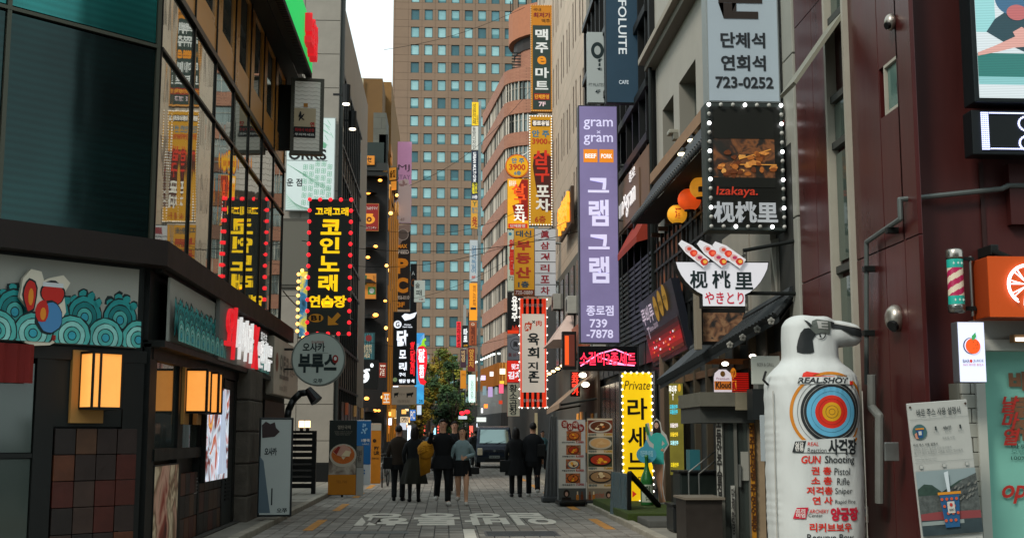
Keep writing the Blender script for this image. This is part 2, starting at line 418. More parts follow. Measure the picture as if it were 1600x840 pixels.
# ================================================================== LEFT CORNER BUILDING (glass above, noodle bar below)
L1 = thing('glass_corner_building', 'dark teal glass corner building with brown ledge and mirrored street side, far left', 'building', (-3.5, 14.8, 0))
G_ST = glassy('mirrored_glass', 'a6aaa0', .85, .02, .13); G_CH = glassy('teal_glass', '0d2a29', .65, .1, .3, slats=.14); G_CH2 = glassy('upper_teal_glass', '1a6763', .65, .1, .3, slats=.1)
MUL = mat('20201e', rough=.35, metal=.5)
m = M(); m.prz([(-3.58, 27), (-3.58, 14.86), (-9, 9.4), (-14, 9.4), (-14, 27)], 0, 9.15, mat('141a19', rough=.7)); m.build('wall', L1)
m = M(); m.prz([(-3.2, 27.1), (-3.2, 14.66), (-8.9, 8.96), (-14.2, 8.96), (-14.2, 27.1)], 9.15, 9.4, mat('191d1b', rough=.6)); m.build('roof', L1)
m = M(); m.prz([(-3.28, 27.05), (-3.28, 14.7), (-8.95, 9.03), (-9.3, 9.4), (-3.75, 14.9), (-3.75, 27.05)], 3.5, 3.8, mat('1f1713', rough=.6, noise=.2)); m.build('ledge', L1)
T = FL(-3.5, 0)
colY = [14.86, 16.8, 18.4, 20.0, 21.6, 23.2, 24.8, 26.35]; rowZ = [(3.8, 6.17), (6.22, 7.08), (7.22, 9.15)]
OPN = mat('c4883f', rough=.3, noise=.12, ns=1.2)
for i in range(7):
    a, b = colY[i]+.015, colY[i+1]-.015; w_ = b-a; q = M(T)
    hl = [(a+w_*.3, b-.06, 7.75, 9.12)] if i else []
    q.holed(a, b, 7.22, 9.15, hl, OPN, .05); q.build('orange_panel', L1)
    for h in hl:
        q = M(frame(-3.5, (h[0]+h[1])/2, 0, PI/2+random.uniform(-.006, .006))); q.box(-(h[1]-h[0])/2, (h[1]-h[0])/2, .03, .05, h[2], h[3], G_ST); q.build('upper_pane', L1)
for i in range(7):
    for (a, b) in rowZ[:2]:
        cy, cz = (colY[i]+colY[i+1])/2, (a+b)/2; hw, hh = (colY[i+1]-colY[i])/2-.015, (b-a)/2-.015
        q = M(frame(-3.5, cy, cz, PI/2+random.uniform(-.004, .004)) @ Matrix.Rotation(random.uniform(-.003, .003), 4, 'X')); q.box(-hw, hw, 0, .02, -hh, hh, G_ST); q.build('pane', L1)
q = M(T)
for y in colY: q.box(y-.013, y+.013, -.025, .03, 3.8, 9.15, MUL)
for z, h in ((3.82, .025), (6.195, .018), (7.15, .045)): q.box(14.86, 26.4, -.035-h*.3, .03, z-h, z+h, MUL)
q.build('mullions', L1)
TC = frame(-3.53, 14.83, 0, PI/4)      # chamfer face, local x runs back to the left (negative)
for i in range(4):
    for (a, b) in rowZ:
        q = M(TC); q.box(-1.87*(i+1)+.02, -1.87*i-.03, -.01, .02, a+.02, b-.02, G_CH if a < 6 else G_CH2); q.build('pane', L1)
q = M(TC)
for i in range(5): q.box(-1.87*i-.025, -1.87*i+.025, -.04, .03, 3.8, 9.15, mat('4a4c42', rough=.4, metal=.6))
for z in (6.195, 7.15): q.box(-7.5, 0, -.045, .03, z-.02, z+.02, mat('4a4c42', rough=.4, metal=.6))
q.build('mullions', L1)
# --- ground floor, chamfer side
q = M(TC); q.box(-7.5, -.06, .02, .06, 2.45, 3.5, DKMET); q.build('fascia_backing', L1)
TEAL = [mat(c, rough=.6, noise=.2, ns=8) for c in ('1d7d7e', '55b5ae', '2a9a9a', '8fd0c8', '3aa6ba')]; INK = mat('17282a', rough=.6)
def waves(T, x0, x1, z0, z1, y, parent, big=.215, em=0):
    bgm = mat('a0a299', rough=.6)
    q = M(T); q.box(x0, x1, y, y+.03, z0, z1, bgm); clip = (x0+.004, x1-.004, z0+.004, z1-.004)
    h = z1-z0; k = 0; lv = y-.003
    for row, (zc, off, r) in enumerate(((z0+h*.34, .5, big*1.0), (z0+h*.1, 0, big*1.05))):
        n = int((x1-x0)/(2*big))+2
        for i in range(n):
            cx = x1-.02-(i+off)*2*big+random.uniform(-.02, .02); 
            if cx < x0-big*.6: continue
            if row == 0:
                for sx, sz in ((-.62, .88), (-.15, 1.2), (.35, 1.12), (.75, .8)): q.disc(cx+sx*r, zc+r*sz*1.05, .06, .062, lv, INK, 9, clip, .7, i+int(sx*9)); q.disc(cx+sx*r, zc+r*sz*1.0, .048, .05, lv-.001, TEAL[2], 9, clip, .5, i); lv -= .0004
            for t, (f, mm) in enumerate(((1.04, INK), (.96, TEAL[2 if row == 0 else 1]), (.74, INK), (.69, TEAL[0 if row == 0 else 3]), (.47, INK), (.42, TEAL[1]), (.24, INK), (.19, TEAL[4]))):
                q.disc(cx, zc, r*f, r*f*(1.0 if row else 1.15), lv, mm, 22, clip, .05, i*7+t); lv -= .0006
            lv -= .0004
    q.build('wave_mural', parent)
waves(TC, -5.5, -.12, 2.53, 3.46, 0.0, L1)
# cut-out board on the fascia: plain red and blue shapes
cb = thing('cutout_board', 'white edged cut-out board of red and blue shapes on the wave painted fascia', 'sign', (TC @ Vector((-1.6, -.1, 2.6)))[:])
TCB = TC @ Matrix.Translation((-1.33, 0, 2.52)) @ Matrix.Diagonal((.86, 1, .8, 1)) @ Matrix.Translation((1.62, 0, -2.5))
q = M(TCB); cx = -1.62
out = [(-.24, .0), (-.12, -.04), (.1, -.02), (.2, .04), (.22, .3), (.3, .45), (.26, .7), (.34, .86), (.24, .96), (.05, .9), (-.02, .86), (-.06, .98), (-.2, 1.0), (-.3, .86), (-.33, .6), (-.2, .45), (-.1, .42), (-.18, .2)]
q.prism([(cx+x, 2.5+z) for x, z in out][::1], -.1, -.05, mat('d8d2bf', rough=.5)); q.build('board', cb)
q = M(TCB)
q.disc(cx-.2, 3.14, .1, .24, -.105, INK, 14, None, .2, 1); q.disc(cx-.2, 3.14, .08, .21, -.107, mat('c22a22'), 14, None, .2, 1); q.disc(cx-.19, 3.12, .035, .12, -.109, mat('e08a2a'), 10)
q.disc(cx+.1, 3.2, .17, .17, -.105, INK, 18, None, .1, 2); q.disc(cx+.1, 3.19, .15, .15, -.107, mat('c22a22'), 18, None, .1, 2)
q.rect(cx-.04, cx+.24, 3.28, 3.34, -.109, mat('cfd6d8')); 
q.disc(cx+.06, 2.86, .19, .24, -.11, INK, 18, None, .1, 3); q.disc(cx+.08, 2.86, .16, .21, -.112, mat('4a86b8'), 18, None, .1, 3); q.disc(cx-.03, 2.94, .09, .16, -.114, mat('c22a22'), 12, None, .2, 4); q.disc(cx-.02, 2.9, .04, .09, -.116, mat('e08a2a'), 10)
q.rect(cx-.2, cx-.02, 2.55, 2.62, -.107, mat('8e2019')); q.rect(cx+.02, cx+.17, 2.55, 2.62, -.107, mat('8e2019')); q.build('printed_shapes', cb)
ob_ = thing('oval_lightbox', 'glowing white rounded sign box at the left end of the wave painted fascia', 'sign', (TC @ Vector((-2.25, -.15, 2.6)))[:])
q = M(TC); q.prism([(-2.6, 2.62), (-2.1, 2.62), (-2.02, 2.7), (-1.99, 2.9), (-1.985, 3.05), (-2.0, 3.2), (-2.06, 3.28), (-2.6, 3.28)], -.2, -.03, mat('f4f2ee', em=1.3), DKMET); q.build('lit_face', ob_)
# door front: frames, curtain, tiled pier
q = M(TC)
q.box(-7.5, 0, .05, .1, 0, 2.5, BLK)
for a, b in ((-.28, -.02), (-1.34, -1.12), (-2.0, -1.94), (-7.5, -7.3)): q.box(a, b, -.03, .05, 0, 2.5, DARK)
q.box(-7.5, 0, -.04, .05, 2.36, 2.5, DARK); q.box(-1.3, -.28, -.01, .05, 1.62, 2.4, mat('141a19', rough=.6)); q.box(-2.0, -1.34, -.02, .04, 1.28, 1.33, DARK)
q.build('shop_frame', L1)
for (a, b, c, d) in ((-1.93, -1.35, .1, 1.27), (-1.93, -1.35, 1.34, 2.3), (-2.9, -2.02, .1, 2.3)):
    q = M(TC); q.box(a, b, .0, .02, c, d, glassy('door_glass', '3f4a46', .25, .08, .1)); q.build('door_pane', L1)
TILES = [mat(c, rough=.45, noise=.3, ns=4, bump=.2, bs=14) for c in ('4a241b', '2e2421', '54301f', '3a2c26', '241f1d', '4e3626', '451f18')]
rr = random.Random(5)
for i in range(4):
    for j in range(6):
        x = -1.1+.255*i; z = 1.6-.29*(j+1); q = M(TC); k = rr.choice(TILES)
        if z < -.1: continue
        q.bbox(x+.005, x+.25, -.035+rr.uniform(-.003, .003), .05, max(z, 0)+.004, z+.286, k, .006); q.build('wall_tile', L1)
cur = thing('doorway_curtain', 'short dark red cloth curtain hanging above the glass door at left edge', 'curtain', (TC @ Vector((-2, -.1, 2.1)))[:])
for k in range(3):
    q = M(TC); x0 = -1.4-.52*(k+1); n = 10
    vs = [(x0+.5*i/n, -.1+.02*math.sin(i*1.9+k), z) for z in (2.08, 2.5) for i in range(n+1)]
    q.add(vs, [(i, i+1, i+n+2, i+n+1) for i in range(n)], mat('70211e', rough=.9, noise=.15)); q.build('cloth_panel', cur)
def lantern(T, x, z, w, h, label, n=3):
    t = thing('wall_lantern', label, 'lantern', (T @ Vector((x, -.1, z)))[:], 0, 'paper box lanterns on the noodle bar')
    L = mat('e8b068', em=.75, ec='ffa040', noise=.12, ns=4)
    q = M(T); q.box(x-w/2, x+w/2, -.32, -.06, z, z+h, L); q.build('paper_shade', t)
    q = M(T)
    for a in (-w/2, -w/2+w*.25, w/2): q.box(x+a-.012, x+a+.012, -.335, -.315, z-.01, z+h+.01, BLK)
    for zz in (z, z+h): q.box(x-w/2-.01, x+w/2+.01, -.335, -.05, zz-.015, zz+.015, BLK)
    for yy in (-.33, -.06): q.box(x+w/2-.01, x+w/2+.013, yy-.01, yy+.01, z, z+h, BLK); q.box(x-w/2-.013, x-w/2+.01, yy-.01, yy+.01, z, z+h, BLK)
    q.build('lantern_frame', t); q = M(T); q.box(x-w/2-.1, x+w/2-.06, -.06, -.01, z-.16, z+h+.03, mat('a07840', rough=.6)); q.build('back_plate', t)
    return t
lantern(TC, -.66, 1.82, .36, .62, 'glowing paper box lantern above the tiled pier at the chamfered corner')
# --- ground floor, street side
q = M(T); q.box(14.9, 24.0, .02, .1, 2.62, 3.5, DARK); q.box(14.95, 23.9, -.1, -.02, 3.46, 3.5, DARK); q.box(14.9, 24.0, -.18, .08, 2.56, 2.64, DKMET); q.build('fascia_backing', L1)
waves(T, 15.3, 18.9, 2.66, 3.44, -.13, L1, .19)
waves(T, 22.2, 23.8, 2.66, 3.44, -.13, L1, .19)
q = M(T); q.box(18.9, 22.2, -.13, -.1, 2.66, 3.44, mat('a7a59c', rough=.5)); q.box(22.0, 23.7, -.15, -.13, 3.1, 3.44, BLK); q.build('fascia_board', L1)
LS = thing('shop_letters', 'white and red three dimensional glowing shop letters on the street side fascia', 'sign', (-3.3, 20, 2.7))
LW = mat('f2f0ee', em=.5); LR = mat('d8222a', em=.7)
q = M(T); q.box(18.3, 19.9, -.2, -.14, 2.62, 3.52, mat('6d706c', rough=.5)); q.build('back_board', LS)
for s, a, b, mm, z0, z1 in (('외', 18.7, 19.6, LR, 2.68, 3.5), ('나이라', 19.6, 21.3, LW, 2.72, 3.4), ('X', 21.35, 21.95, LR, 2.66, 3.4), ('면사무', 22.0, 23.6, LW, 2.7, 3.2)):
    txt(LS, T, s, a, b, z0, z1, -.2, mm, .004, thick=.05, shear=.2, name='letter')
txt(LS, T, '회전초', 22.7, 23.5, 3.22, 3.4, -.156, LW, .02)
q = M(T)
q.box(15, 24.1, .06, .12, 0, 2.6, BLK)
for a, b in ((14.9, 15.25), (16.55, 16.85), (18.02, 18.15), (19.9, 20.0), (20.9, 21.1)): q.box(a, b, -.02, .06, 0, 2.6, DARK)
q.box(15, 24, -.03, .06, 2.42, 2.6, DARK); q.box(15.2, 19, -.04, .06, 1.22, 1.36, DKMET); q.box(15, 24, -.12, .06, 0, .12, mat('3b3a36', rough=.8, noise=.2)); q.build('shop_frame', L1)
GD = glassy('shop_glass', '39423f', .35, .05, .12)
for a, b, c, d in ((15.25, 16.55, 1.36, 2.42), (16.85, 18.02, 1.36, 2.42)):
    q = M(T); q.box(a, b, .02, .035, c, d, GD); q.build('window_pane', L1)
rr = random.Random(9)
for x in [16.9+.31*i for i in range(4)]+[18.2+.36*i for i in range(5)]:
    for z in (.12, .42, .72):
        q = M(T); q.bbox(x, x+.3 if x < 18.1 else x+.35, -.01, .05, z+.005, z+.295, rr.choice(TILES), .006); q.build('wall_tile', L1)
dd = thing('shop_door', 'dark panelled side door between the glowing poster and the rough stone pier', 'door', (-3.4, 20.5, 0))
q = M(T); q.box(20.0, 20.9, -.01, .05, .12, 2.4, mat('181c1b', rough=.4)); q.build('door_leaf', dd); q = M(T); q.box(20.1, 20.8, -.025, -.01, 1.3, 2.25, BLK); q.build('door_panel', dd); q = M(T)
for k in range(6): q.box(20.25, 20.65, -.025, -.01, .5+k*.06, .53+k*.06, BLK)
q.build('vent_slats', dd); q = M(T); q.ball((20.08, -.05, 1.15), (.03, .03, .03), STEEL, 8, 6); q.build('handle', dd)
for y, lb in ((16.95, 'glowing paper box lantern nearer the corner, hanging above the dark shop windows'), (17.8, 'glowing paper box lantern beside the white and blue lit poster')):
    lantern(T, y, 1.83, .3, .56, lb)
po = Sign('food_poster', 'large close-up noodle photo poster under the shop window at the left corner', frame(-3.49, 15.95, .05, PI/2), 1.35, 1.12, (0, 0, 10, 10), depth=.04, face=photo_mat('noodle_photo', ('2a1a14', '8a3a2c', 'c9a08a', '6d5138', 'd8c8a8', '7a1d1c'), 1.1, .05, 3, 1.2), cat='poster', back=False)
po = Sign('lit_poster', 'tall glowing poster of white and red figures beside the second lantern', frame(-3.44, 19.0, .85, PI/2), 1.8, 1.4, (0, 0, 10, 10), depth=.08, face=photo_mat('lit_photo', ('3a2a2c', '7a3a34', 'a9b3bd', 'd9e2ee', 'b4503a', 'e0a85a'), 1.6, .75, 8, 1.6), cat='poster', back=False)
po.poly([(6, .4), (7.4, .4), (9.4, 9.3), (5.2, 9.3), (5.8, 6)], mat('b8c4d8', em=.7, noise=.25, ns=12, stretch=(1, 1, .2)), name='pale_fabric_print')
po = Sign('paper_notice', 'small grey paper notice stuck beside the glowing poster', frame(-3.5, 18.02, .68, PI/2), .3, .3, (0, 0, 10, 10), depth=.01, body=WHITE, cat='notice')
for k in range(5): po.r((1.5, 1.5+k*1.6, 8.5, 2.1+k*1.6), mat('777777'))
ST = mat('57524a', rough=.9, noise=.35, ns=3, bump=.9, bs=9)
sp = thing('stone_pier', 'rough grey stone pier beside the dark side door of the noodle bar', 'pillar', (-3.4, 21.9, 0))
for k in range(5): q = M(T); q.bbox(21.15, 22.6+random.uniform(-.03, .03), -.22-random.uniform(0, .05), .1, .53*k, .53*k+.52, ST, .03); q.build('stone', sp)
# --- green sign on the roof edge
gs = Sign('green_lightbox', 'bright green illuminated roof edge sign with red raised letters', frame(-2.98, 21.2, 9.0, PI/2), 8.4, .95, (0, 0, 84, 10), depth=.3, face=mat('1fbf5c', em=.75, noise=.08, ns=60), body=mat('161a18', rough=.6), back=False)
for s, a, b in (('노래', 68, 75), ('방', 76, 80.5)): gs.t(s, (a, 1, b, 9), mat('d41f2a', em=.6), .05, thick=.14, name='raised_letter')
q = M()
for k in range(90): q.box(-2.95, -2.82, 17.1+k*.092, 17.15+k*.092, 8.9, 9.0, BLK)
q.build('fringe', gs.root, kind='stuff')
# box sign fixed at the far end of the glass front
bx = Sign('wavy_glass_box', 'grey framed box sign with wavy white panel and pasted warning sticker, mounted high', frame(-2.9, 25.3, 7.25, .12), .68, 1.62, (100, 140, 415, 840), depth=.16, body=mat('4a4b42', rough=.5), face=mat('b9bab0', rough=.4, noise=.05, em=.12), fw=.08)
q = M(bx.T)
for k in range(17):
    z = .14+k*.085; pts = [(-.28+.56*i/16, z+.012*math.sin(i*1.6)) for i in range(17)]
    q.add([(x, -.09, zz+o) for o in (-.004, .004) for x, zz in pts], [(i, i+1, i+18, i+17) for i in range(16)], mat('8e8f86'))
q.build('wave_lines', bx.root)
bx.r((135, 420, 340, 680), mat('b5a98c', rough=.6), 2, 'sticker'); bx.r((135, 590, 340, 690), mat('1c1d1c'), 3, 'sticker_band'); bx.t('화재시 비상문', (145, 605, 330, 635), mat('b02025'), .02, 4); bx.t('주의하세요', (145, 650, 330, 672), WHITE, .02, 4)
bx.poly([(175, 500), (190, 450), (200, 455), (205, 490), (228, 470), (230, 480), (212, 510), (235, 525), (225, 530), (200, 515), (185, 540), (178, 535), (188, 505)], BLK, 4, 'falling_figure_print'); bx.t('연', (288, 545, 328, 590), mat('b02025'), .03, 4); bx.r((222, 375, 262, 410), mat('a8742e'), 3, 'sticker')
q = M(); q.box(-3.55, -3.2, 25.5, 25.58, 7.4, 8.8, DKMET); q.build('bracket', bx.root)
# ================================================================== COIN SONG ROOM SIGN, ROUND SIGN AND THE GAP BEHIND
BG = mat('1c2021', em=.25, rough=.4, ec='20261f'); YL = mat('f5c514', em=.9)
ck = Sign.hang('bulb_framed_sign', 'tall black sign with yellow letters 코인노래 and red bulbs round its edge', (482, 313, 549, 523), 27.4, body=mat('3f4644', rough=.4, metal=.5), face=BG, depth=.3, fw=.03)
ck.t('고래고래', (492, 326, 544, 339), YL, .03); 
for s, r in (('코', (501, 345, 533, 369)), ('인', (500, 373, 531, 398)), ('노', (499, 402, 531, 426)), ('래', (499, 431, 529, 457)), ('연습장', (485, 463, 543, 482))): ck.t(s, r, YL, .038)
ck.e(496.5, 498, 11.5, 6.5, mat('9a6a1c', em=.25)); ck.t('B1', (489, 494, 504, 502), BLK, .04, 3); ck.poly([(515, 494), (521, 499), (530, 489), (535, 494), (526, 504), (532, 508), (515, 509)], mat('9a6a1c', em=.25), 1, 'arrow')
ck.bulbs(border(483, 314, 548, 522, 4, 12), .044, BULB_R, .02)
ck.arms((330, 500), -1.0, .03, side=-1, m=DKMET)
# mirrored far side
rs = Sign.hang('side_lightbox', 'narrow lit sign edged with warm bulbs, half hidden behind the black and yellow sign', (466, 424, 483, 528), 29.5, rz=.2, body=DKMET, face=photo_mat('neon_photo', ('1d3a4a', '3d86b8', 'd8d23a', '2a6a8a'), 3, .6, 2), depth=.25)
rs.bulbs([(464.5, 430+k*11) for k in range(9)]+[(470, 424), (477, 434), (474, 528), (480, 520)], .042, BULB_Y, .05)
# round sign
cx, cz = at(498, 561, 25.4); RD = thing('round_sign', 'round white lightbox with brushed black letters 부루스 on a wall bracket', 'sign', (cx, 25.4, cz-.54))
TR = frame(cx, 25.4, cz, 0)
def dsc(T, r, y0, y1, m, parent, name, n=40): q = M(T); q.prism([(r*math.cos(2*PI*i/n), r*math.sin(2*PI*i/n)) for i in range(n)], y0, y1, m[0], m[1]); return q.build(name, parent)
dsc(TR, .545, -.09, .09, (mat('6d7672', rough=.4, metal=.5),)*2, RD, 'rim'); dsc(TR, .515, -.1, .1, (mat('8f9c96', em=.12, noise=.06, ns=2),)*2, RD, 'face')
k = 25.4/1940*1.01
def rp_(a, b, c, d): return ((a-498)*k, (c-498)*k, (561-d)*k, (561-b)*k)
for s, r, mm, bd in (('오사카', (474, 536, 508, 550), INK, .03), ('오사카야키', (487, 533, 506, 538), mat('8e2b22'), .01), ('부루스', (468, 553, 526, 582), INK, .045), ('오쭈', (491, 591, 505, 598), INK, .02)): txt(RD, TR, s, *rp_(*r), -.106, mm, bd)
q = M(TR); q.disc(.345, -.0, .06, .085, -.112, mat('8e2320'), 16); q.disc(.345, 0.01, .03, .04, -.114, WHITE, 10); q.rect(-.05, .2, .12, .126, -.108, INK); q.build('printed_lantern', RD)
q = M(); q.cyl((cx-.5, 25.4, cz+.2), (-3.6, 25.4, cz+.2), .025, DKMET); q.cyl((cx-.5, 25.4, cz-.2), (-3.6, 25.4, cz-.2), .02, DKMET); q.build('bracket', RD)
# beige neighbour sign on the wall
bs = Sign('beige_shop_sign', 'faded beige shop sign board on the wall beside the noodle bar', frame(-3.34, 25.9, 2.3, PI/2), 3.9, 1.12, (0, 0, 100, 30), depth=.14, face=mat('b4aa98', em=.04, rough=.5, dirt=.12), body=mat('8d8578'))
bs.t('오토코', (20, 8, 56, 21), mat('7a736a'), .03); bs.e(10, 13, 5, 5, mat('96604e')); bs.t('숯불꼬치', (60, 8, 90, 18), mat('8d857a'), .01); bs.t('since 2015', (20, 24, 50, 27), mat('8d857a'), .0)
bw = thing('brick_lowrise', 'low dark shop wall under the faded beige sign', 'building', (-4, 25.5, 0))
q = M(); q.box(-9, -3.52, 24.05, 27.6, 0, 3.4, mat('3a3733', rough=.8, noise=.3, bump=.4)); q.build('wall', bw)
q = M(T); q.box(24.3, 27.3, -.03, 0, .1, 2.2, BLK); q.build('shop_opening', bw)
# menu lightbox with hooked lamp
mx = Sign.hang('white_lightbox', 'tall pale sign box with dark frame standing beside the stone pier', (404, 652, 457, 806), 21.6, rz=.12, body=mat('22282a', rough=.4), face=mat('95a09d', em=.1, noise=.06, ns=2), depth=.18, fw=.035)
mx.t('오사카', (413, 699, 432, 711), INK, .04); mx.poly([(408, 664), (414, 658), (421, 662), (428, 659), (430, 668), (436, 674), (428, 682), (409, 684)], mat('3a2f30'), 1, 'printed_flower'); mx.t('오쭈', (434, 793, 450, 800), INK, .02)
mx.poly([(406, 712), (412, 720), (424, 800), (406, 800)], mat('5b6f7a'), 1, 'printed_figure'); mx.r((425, 762, 427, 788), INK, 2, 'printed_line')
hk = thing('hooked_lamp', 'dark curved pipe lamp arching over the tall pale sign box', 'lamp', (-3.0, 22.9, .1))
P = [(-2.86, 22.9, .1)]+[(-2.86, 22.9, z) for z in (1.2, 1.8)]+[(-2.84+.0, 22.9, 1.98), (-2.76, 22.9, 2.16), (-2.64, 22.9, 2.28), (-2.5, 22.9, 2.3), (-2.42, 22.9, 2.27)]
q = M(); q.tube(P, .062, mat('1a1e1f', rough=.35, metal=.4), 12); q.build('pipe', hk, smooth=True)
q = M(); q.cyl((-2.5, 22.9, 2.36), (-2.33, 22.85, 2.14), .07, mat('1a1e1f', rough=.35, metal=.4), .12, 12); q.build('lamp_head', hk)
# ------------------------------------------------------------------ grey concrete building
L2 = thing('grey_stone_building', 'grey stone clad building with dark ribbon windows and two down lights behind the glass corner', 'building', (-3.5, 39, 0))
GS = tiled('grey_cladding', '8c877d', '837e75', 1.6, 1.15, 'XZ', .02, .3, .75, 0, .12)
GS2 = mat('8a8276', rough=.7, noise=.12, ns=.7)
q = M(); q.box(-10, -3.45, 39.0, 39.02, 0, 15.8, GS); q.box(-10, -3.45, 39.02, 53, 0, 15.78, GS2); q.build('wall', L2)
panl = None
for j in range(14):
    for i in range(3):
        x0, z0 = -6.9+1.15*i, .25+1.12*j
        if panl is None: q = M(); q.bbox(-.565, .565, 0, .03, -.55, .55, mat('88847a', rough=.75, noise=.14, ns=1.3), .006); o = q.build('cladding_panel', L2, raw=True); panl = o.data; o.matrix_basis = wm(L2).inverted() @ Matrix.Translation((x0+.57, 38.97, z0+.55))
        else: inst('cladding_panel', panl, L2, (x0+.57, 38.97, z0+.55))
TL2 = FL(-3.45, 39)
q = M(TL2)
for z0, z1 in ((1.0, 3.0), (4.4, 6.6), (7.6, 9.9), (10.9, 13.2)): q.box(.6, 9.6, -.03, 0, z0, z1, glassy('ribbon_glass', '5a625e', .7, .05, .1))
q.build('ribbon_window', L2)
q = M(TL2); q.box(.05, .35, -.12, 0, 0, 15.8, mat('2b302e', rough=.5, metal=.3))
for k in range(10): q.box(.9*k+.6, .9*k+.68, -.08, -.03, 1.0, 13.3, DARK)
for z in (.95, 3.0, 4.35, 6.6, 7.55, 9.9, 10.85, 13.2): q.box(.5, 9.7, -.08, -.03, z, z+.09, DARK)
q.build('window_frame', L2)
for y, z in ((3.0, 13.6), (6.0, 12.4)):
    y_, z_ = (onx(541, 148, -3.1) if y < 4 else onx(551, 188, -3.1)); q = M(); q.cyl((-3.1, y_, z_-.28), (-3.1, y_, z_+.3), .13, BLK, n=12); q.box(-3.5, -3.1, y_-.03, y_+.03, z_-.03, z_+.03, BLK); o = q.build('down_light', L2); q = M(); q.cyl((-3.1, y_, z_-.32), (-3.1, y_, z_-.28), .11, mat('fff2d8', em=3)); q.build('lamp_glass', o)
q = M(); q.box(-10, -3.5, 38.9, 38.96, 0, .7, BLK); q.build('plinth', L2)
q = M(); q.box(-6, -4.2, 38.9, 38.95, 6.1, 8.3, mat('47463f', rough=.6)); q.box(-5.9, -4.3, 38.88, 38.9, 6.2, 8.2, mat('5c5b52', rough=.6)); q.build('shutter', L2)
wb = Sign.hang('white_banner', 'large white lightbox banner with green line drawing of buildings and black word ORKS', (447, 184, 524, 330), 38.8, face=mat('b9c8c6', em=.3, noise=.05, ns=.8), body=mat('8b9492'), depth=.12, fw=.03)
wb.t('ORKS', (451, 234, 510, 251), BLK, .03); wb.r((448, 251.5, 512, 252.3), BLK); wb.t('운 점', (449, 280, 473, 292), BLK, .015)
gl = mat('7fb79c', em=.12); q = M(wb.T); rr = random.Random(2)
def ln(q, S, a, b, w, m, lv):
    (x0, z0), (x1, z1) = S.xz(*a), S.xz(*b); d = Vector((x1-x0, z1-z0)); n = Vector((-d.y, d.x)).normalized()*w
    y = S.y-.004*lv; q.add([(x0+n.x, y, z0+n.y), (x1+n.x, y, z1+n.y), (x1-n.x, y, z1-n.y), (x0-n.x, y, z0-n.y)], [(0, 1, 2, 3)], m)
for bx_ in range(5):
    x = 475+bx_*9.5; top = 256+rr.uniform(-3, 3)
    for j in range(6):
        for i in range(2):
            a = x+i*3.6+j*(-.4); b = top+j*11+i*.6
            for s, e in (((a, b), (a+2.6, b-.8)), ((a+2.6, b-.8), (a+2.2, b+6)), ((a+2.2, b+6), (a-.4, b+7)), ((a-.4, b+7), (a, b)), ((a, b+3.4), (a+2.4, b+2.8))): ln(q, wb, s, e, .007, gl, 1)
for k in range(4): ln(q, wb, (449+k*5, 258+k*3), (518, 296+k*2.5), .006, gl, 1)
for k in range(9): ln(q, wb, (496+rr.uniform(0, 20), 188+k*4), (505+rr.uniform(0, 16), 196+k*4), .008, gl, 1)
for k in range(8): ln(q, wb, (449, 305+k*3), (470+k*5, 328), .006, gl, 1)
q.build('line_drawing', wb.root); wb.e(500.5, 228, 3.4, 4.5, mat('6fae8e'), 2); wb.e(506.5, 228, 3.2, 4.5, mat('6fae8e'), 2)
fnc = thing('entrance_fence', 'black slatted entrance fence topped by two small square lamps', 'fence', (-3.7, 31.5, .1))
q = M()
for k in range(9): q.box(-4.45, -3.2+0*k, 31.0, 31.05, .25+k*.15, .36+k*.15, BLK)
q.build('slats', fnc); q = M(); q.box(-4.5, -4.4, 30.95, 31.1, .1, 1.62, BLK); q.box(-3.85, -3.8, 30.96, 31.08, .1, 1.62, BLK); q.box(-3.25, -3.15, 30.95, 31.1, .1, 1.62, BLK); q.box(-4.5, -3.15, 30.94, 31.1, 1.58, 1.64, BLK); q.build('posts', fnc)
for px in (470.5, 480): X = at(px, 691, 31)[0]; q = M(); q.bbox(X-.06, X+.06, 30.95, 31.09, 1.72, 1.88, mat('ffe2b0', em=4, ec='ffc987'), .01); o = q.build('post_lamp', fnc); q = M(); q.box(X-.04, X+.04, 30.98, 31.06, 1.63, 1.72, BLK); q.build('lamp_foot', o)
# ------------------------------------------------------------------ dark pub building with warm lights
L3 = thing('olive_pub_building', 'narrow dark building with olive upper storeys and strings of warm bulbs', 'building', (-4, 66, 0))
def lb(px0, px1, py0, py1, Y, d, m, q): X0 = at(px0, (py0+py1)/2, Y)[0]; X1 = at(px1, (py0+py1)/2, Y)[0]; z1 = at(px0, py0, Y)[1]; z0 = at(px0, py1, Y)[1]; q.box(X0, X1, Y, Y+d, z0, z1, m); return X0, X1, z0, z1
q = M(); lb(548, 597, 122, 262, 66.5, 14, mat('6b5130', rough=.8, noise=.15, ns=.5), q); lb(597, 611, 128, 262, 70, 14, mat('7a5c34', rough=.8, noise=.15), q); lb(583, 603, 176, 262, 66, 3, tiled('grey_block', '5d6058', '565951', .9, .6), q); q.build('upper_wall', L3)
q = M(); lb(546, 603, 262, 700, 66, 16, mat('17191a', rough=.7, noise=.2), q); q.build('wall', L3)
q = M(); lb(550, 606, 254, 266, 65.4, 1, mat('2a2d2b', rough=.5), q); lb(552, 605, 268, 274, 65.2, 1, DARK, q); lb(556, 600, 222, 256, 65.9, .3, mat('23302e', rough=.6), q); q.build('cornice', L3)
q = M(); X0, X1, z0, z1 = lb(592, 606, 210, 262, 66, .1, DKMET, q); q.build('drain_frame', L3)
q = M(); q.tube([(at(567, 122, 66.3)[0], 66.3, at(567, 122, 66.3)[1]), (at(565, 160, 66.3)[0], 66.3, at(565, 160, 66.3)[1]), (at(561, 222, 66.3)[0], 66.3, at(561, 222, 66.3)[1])], .05, mat('b4ab93')); q.build('cable', L3)
q = M()
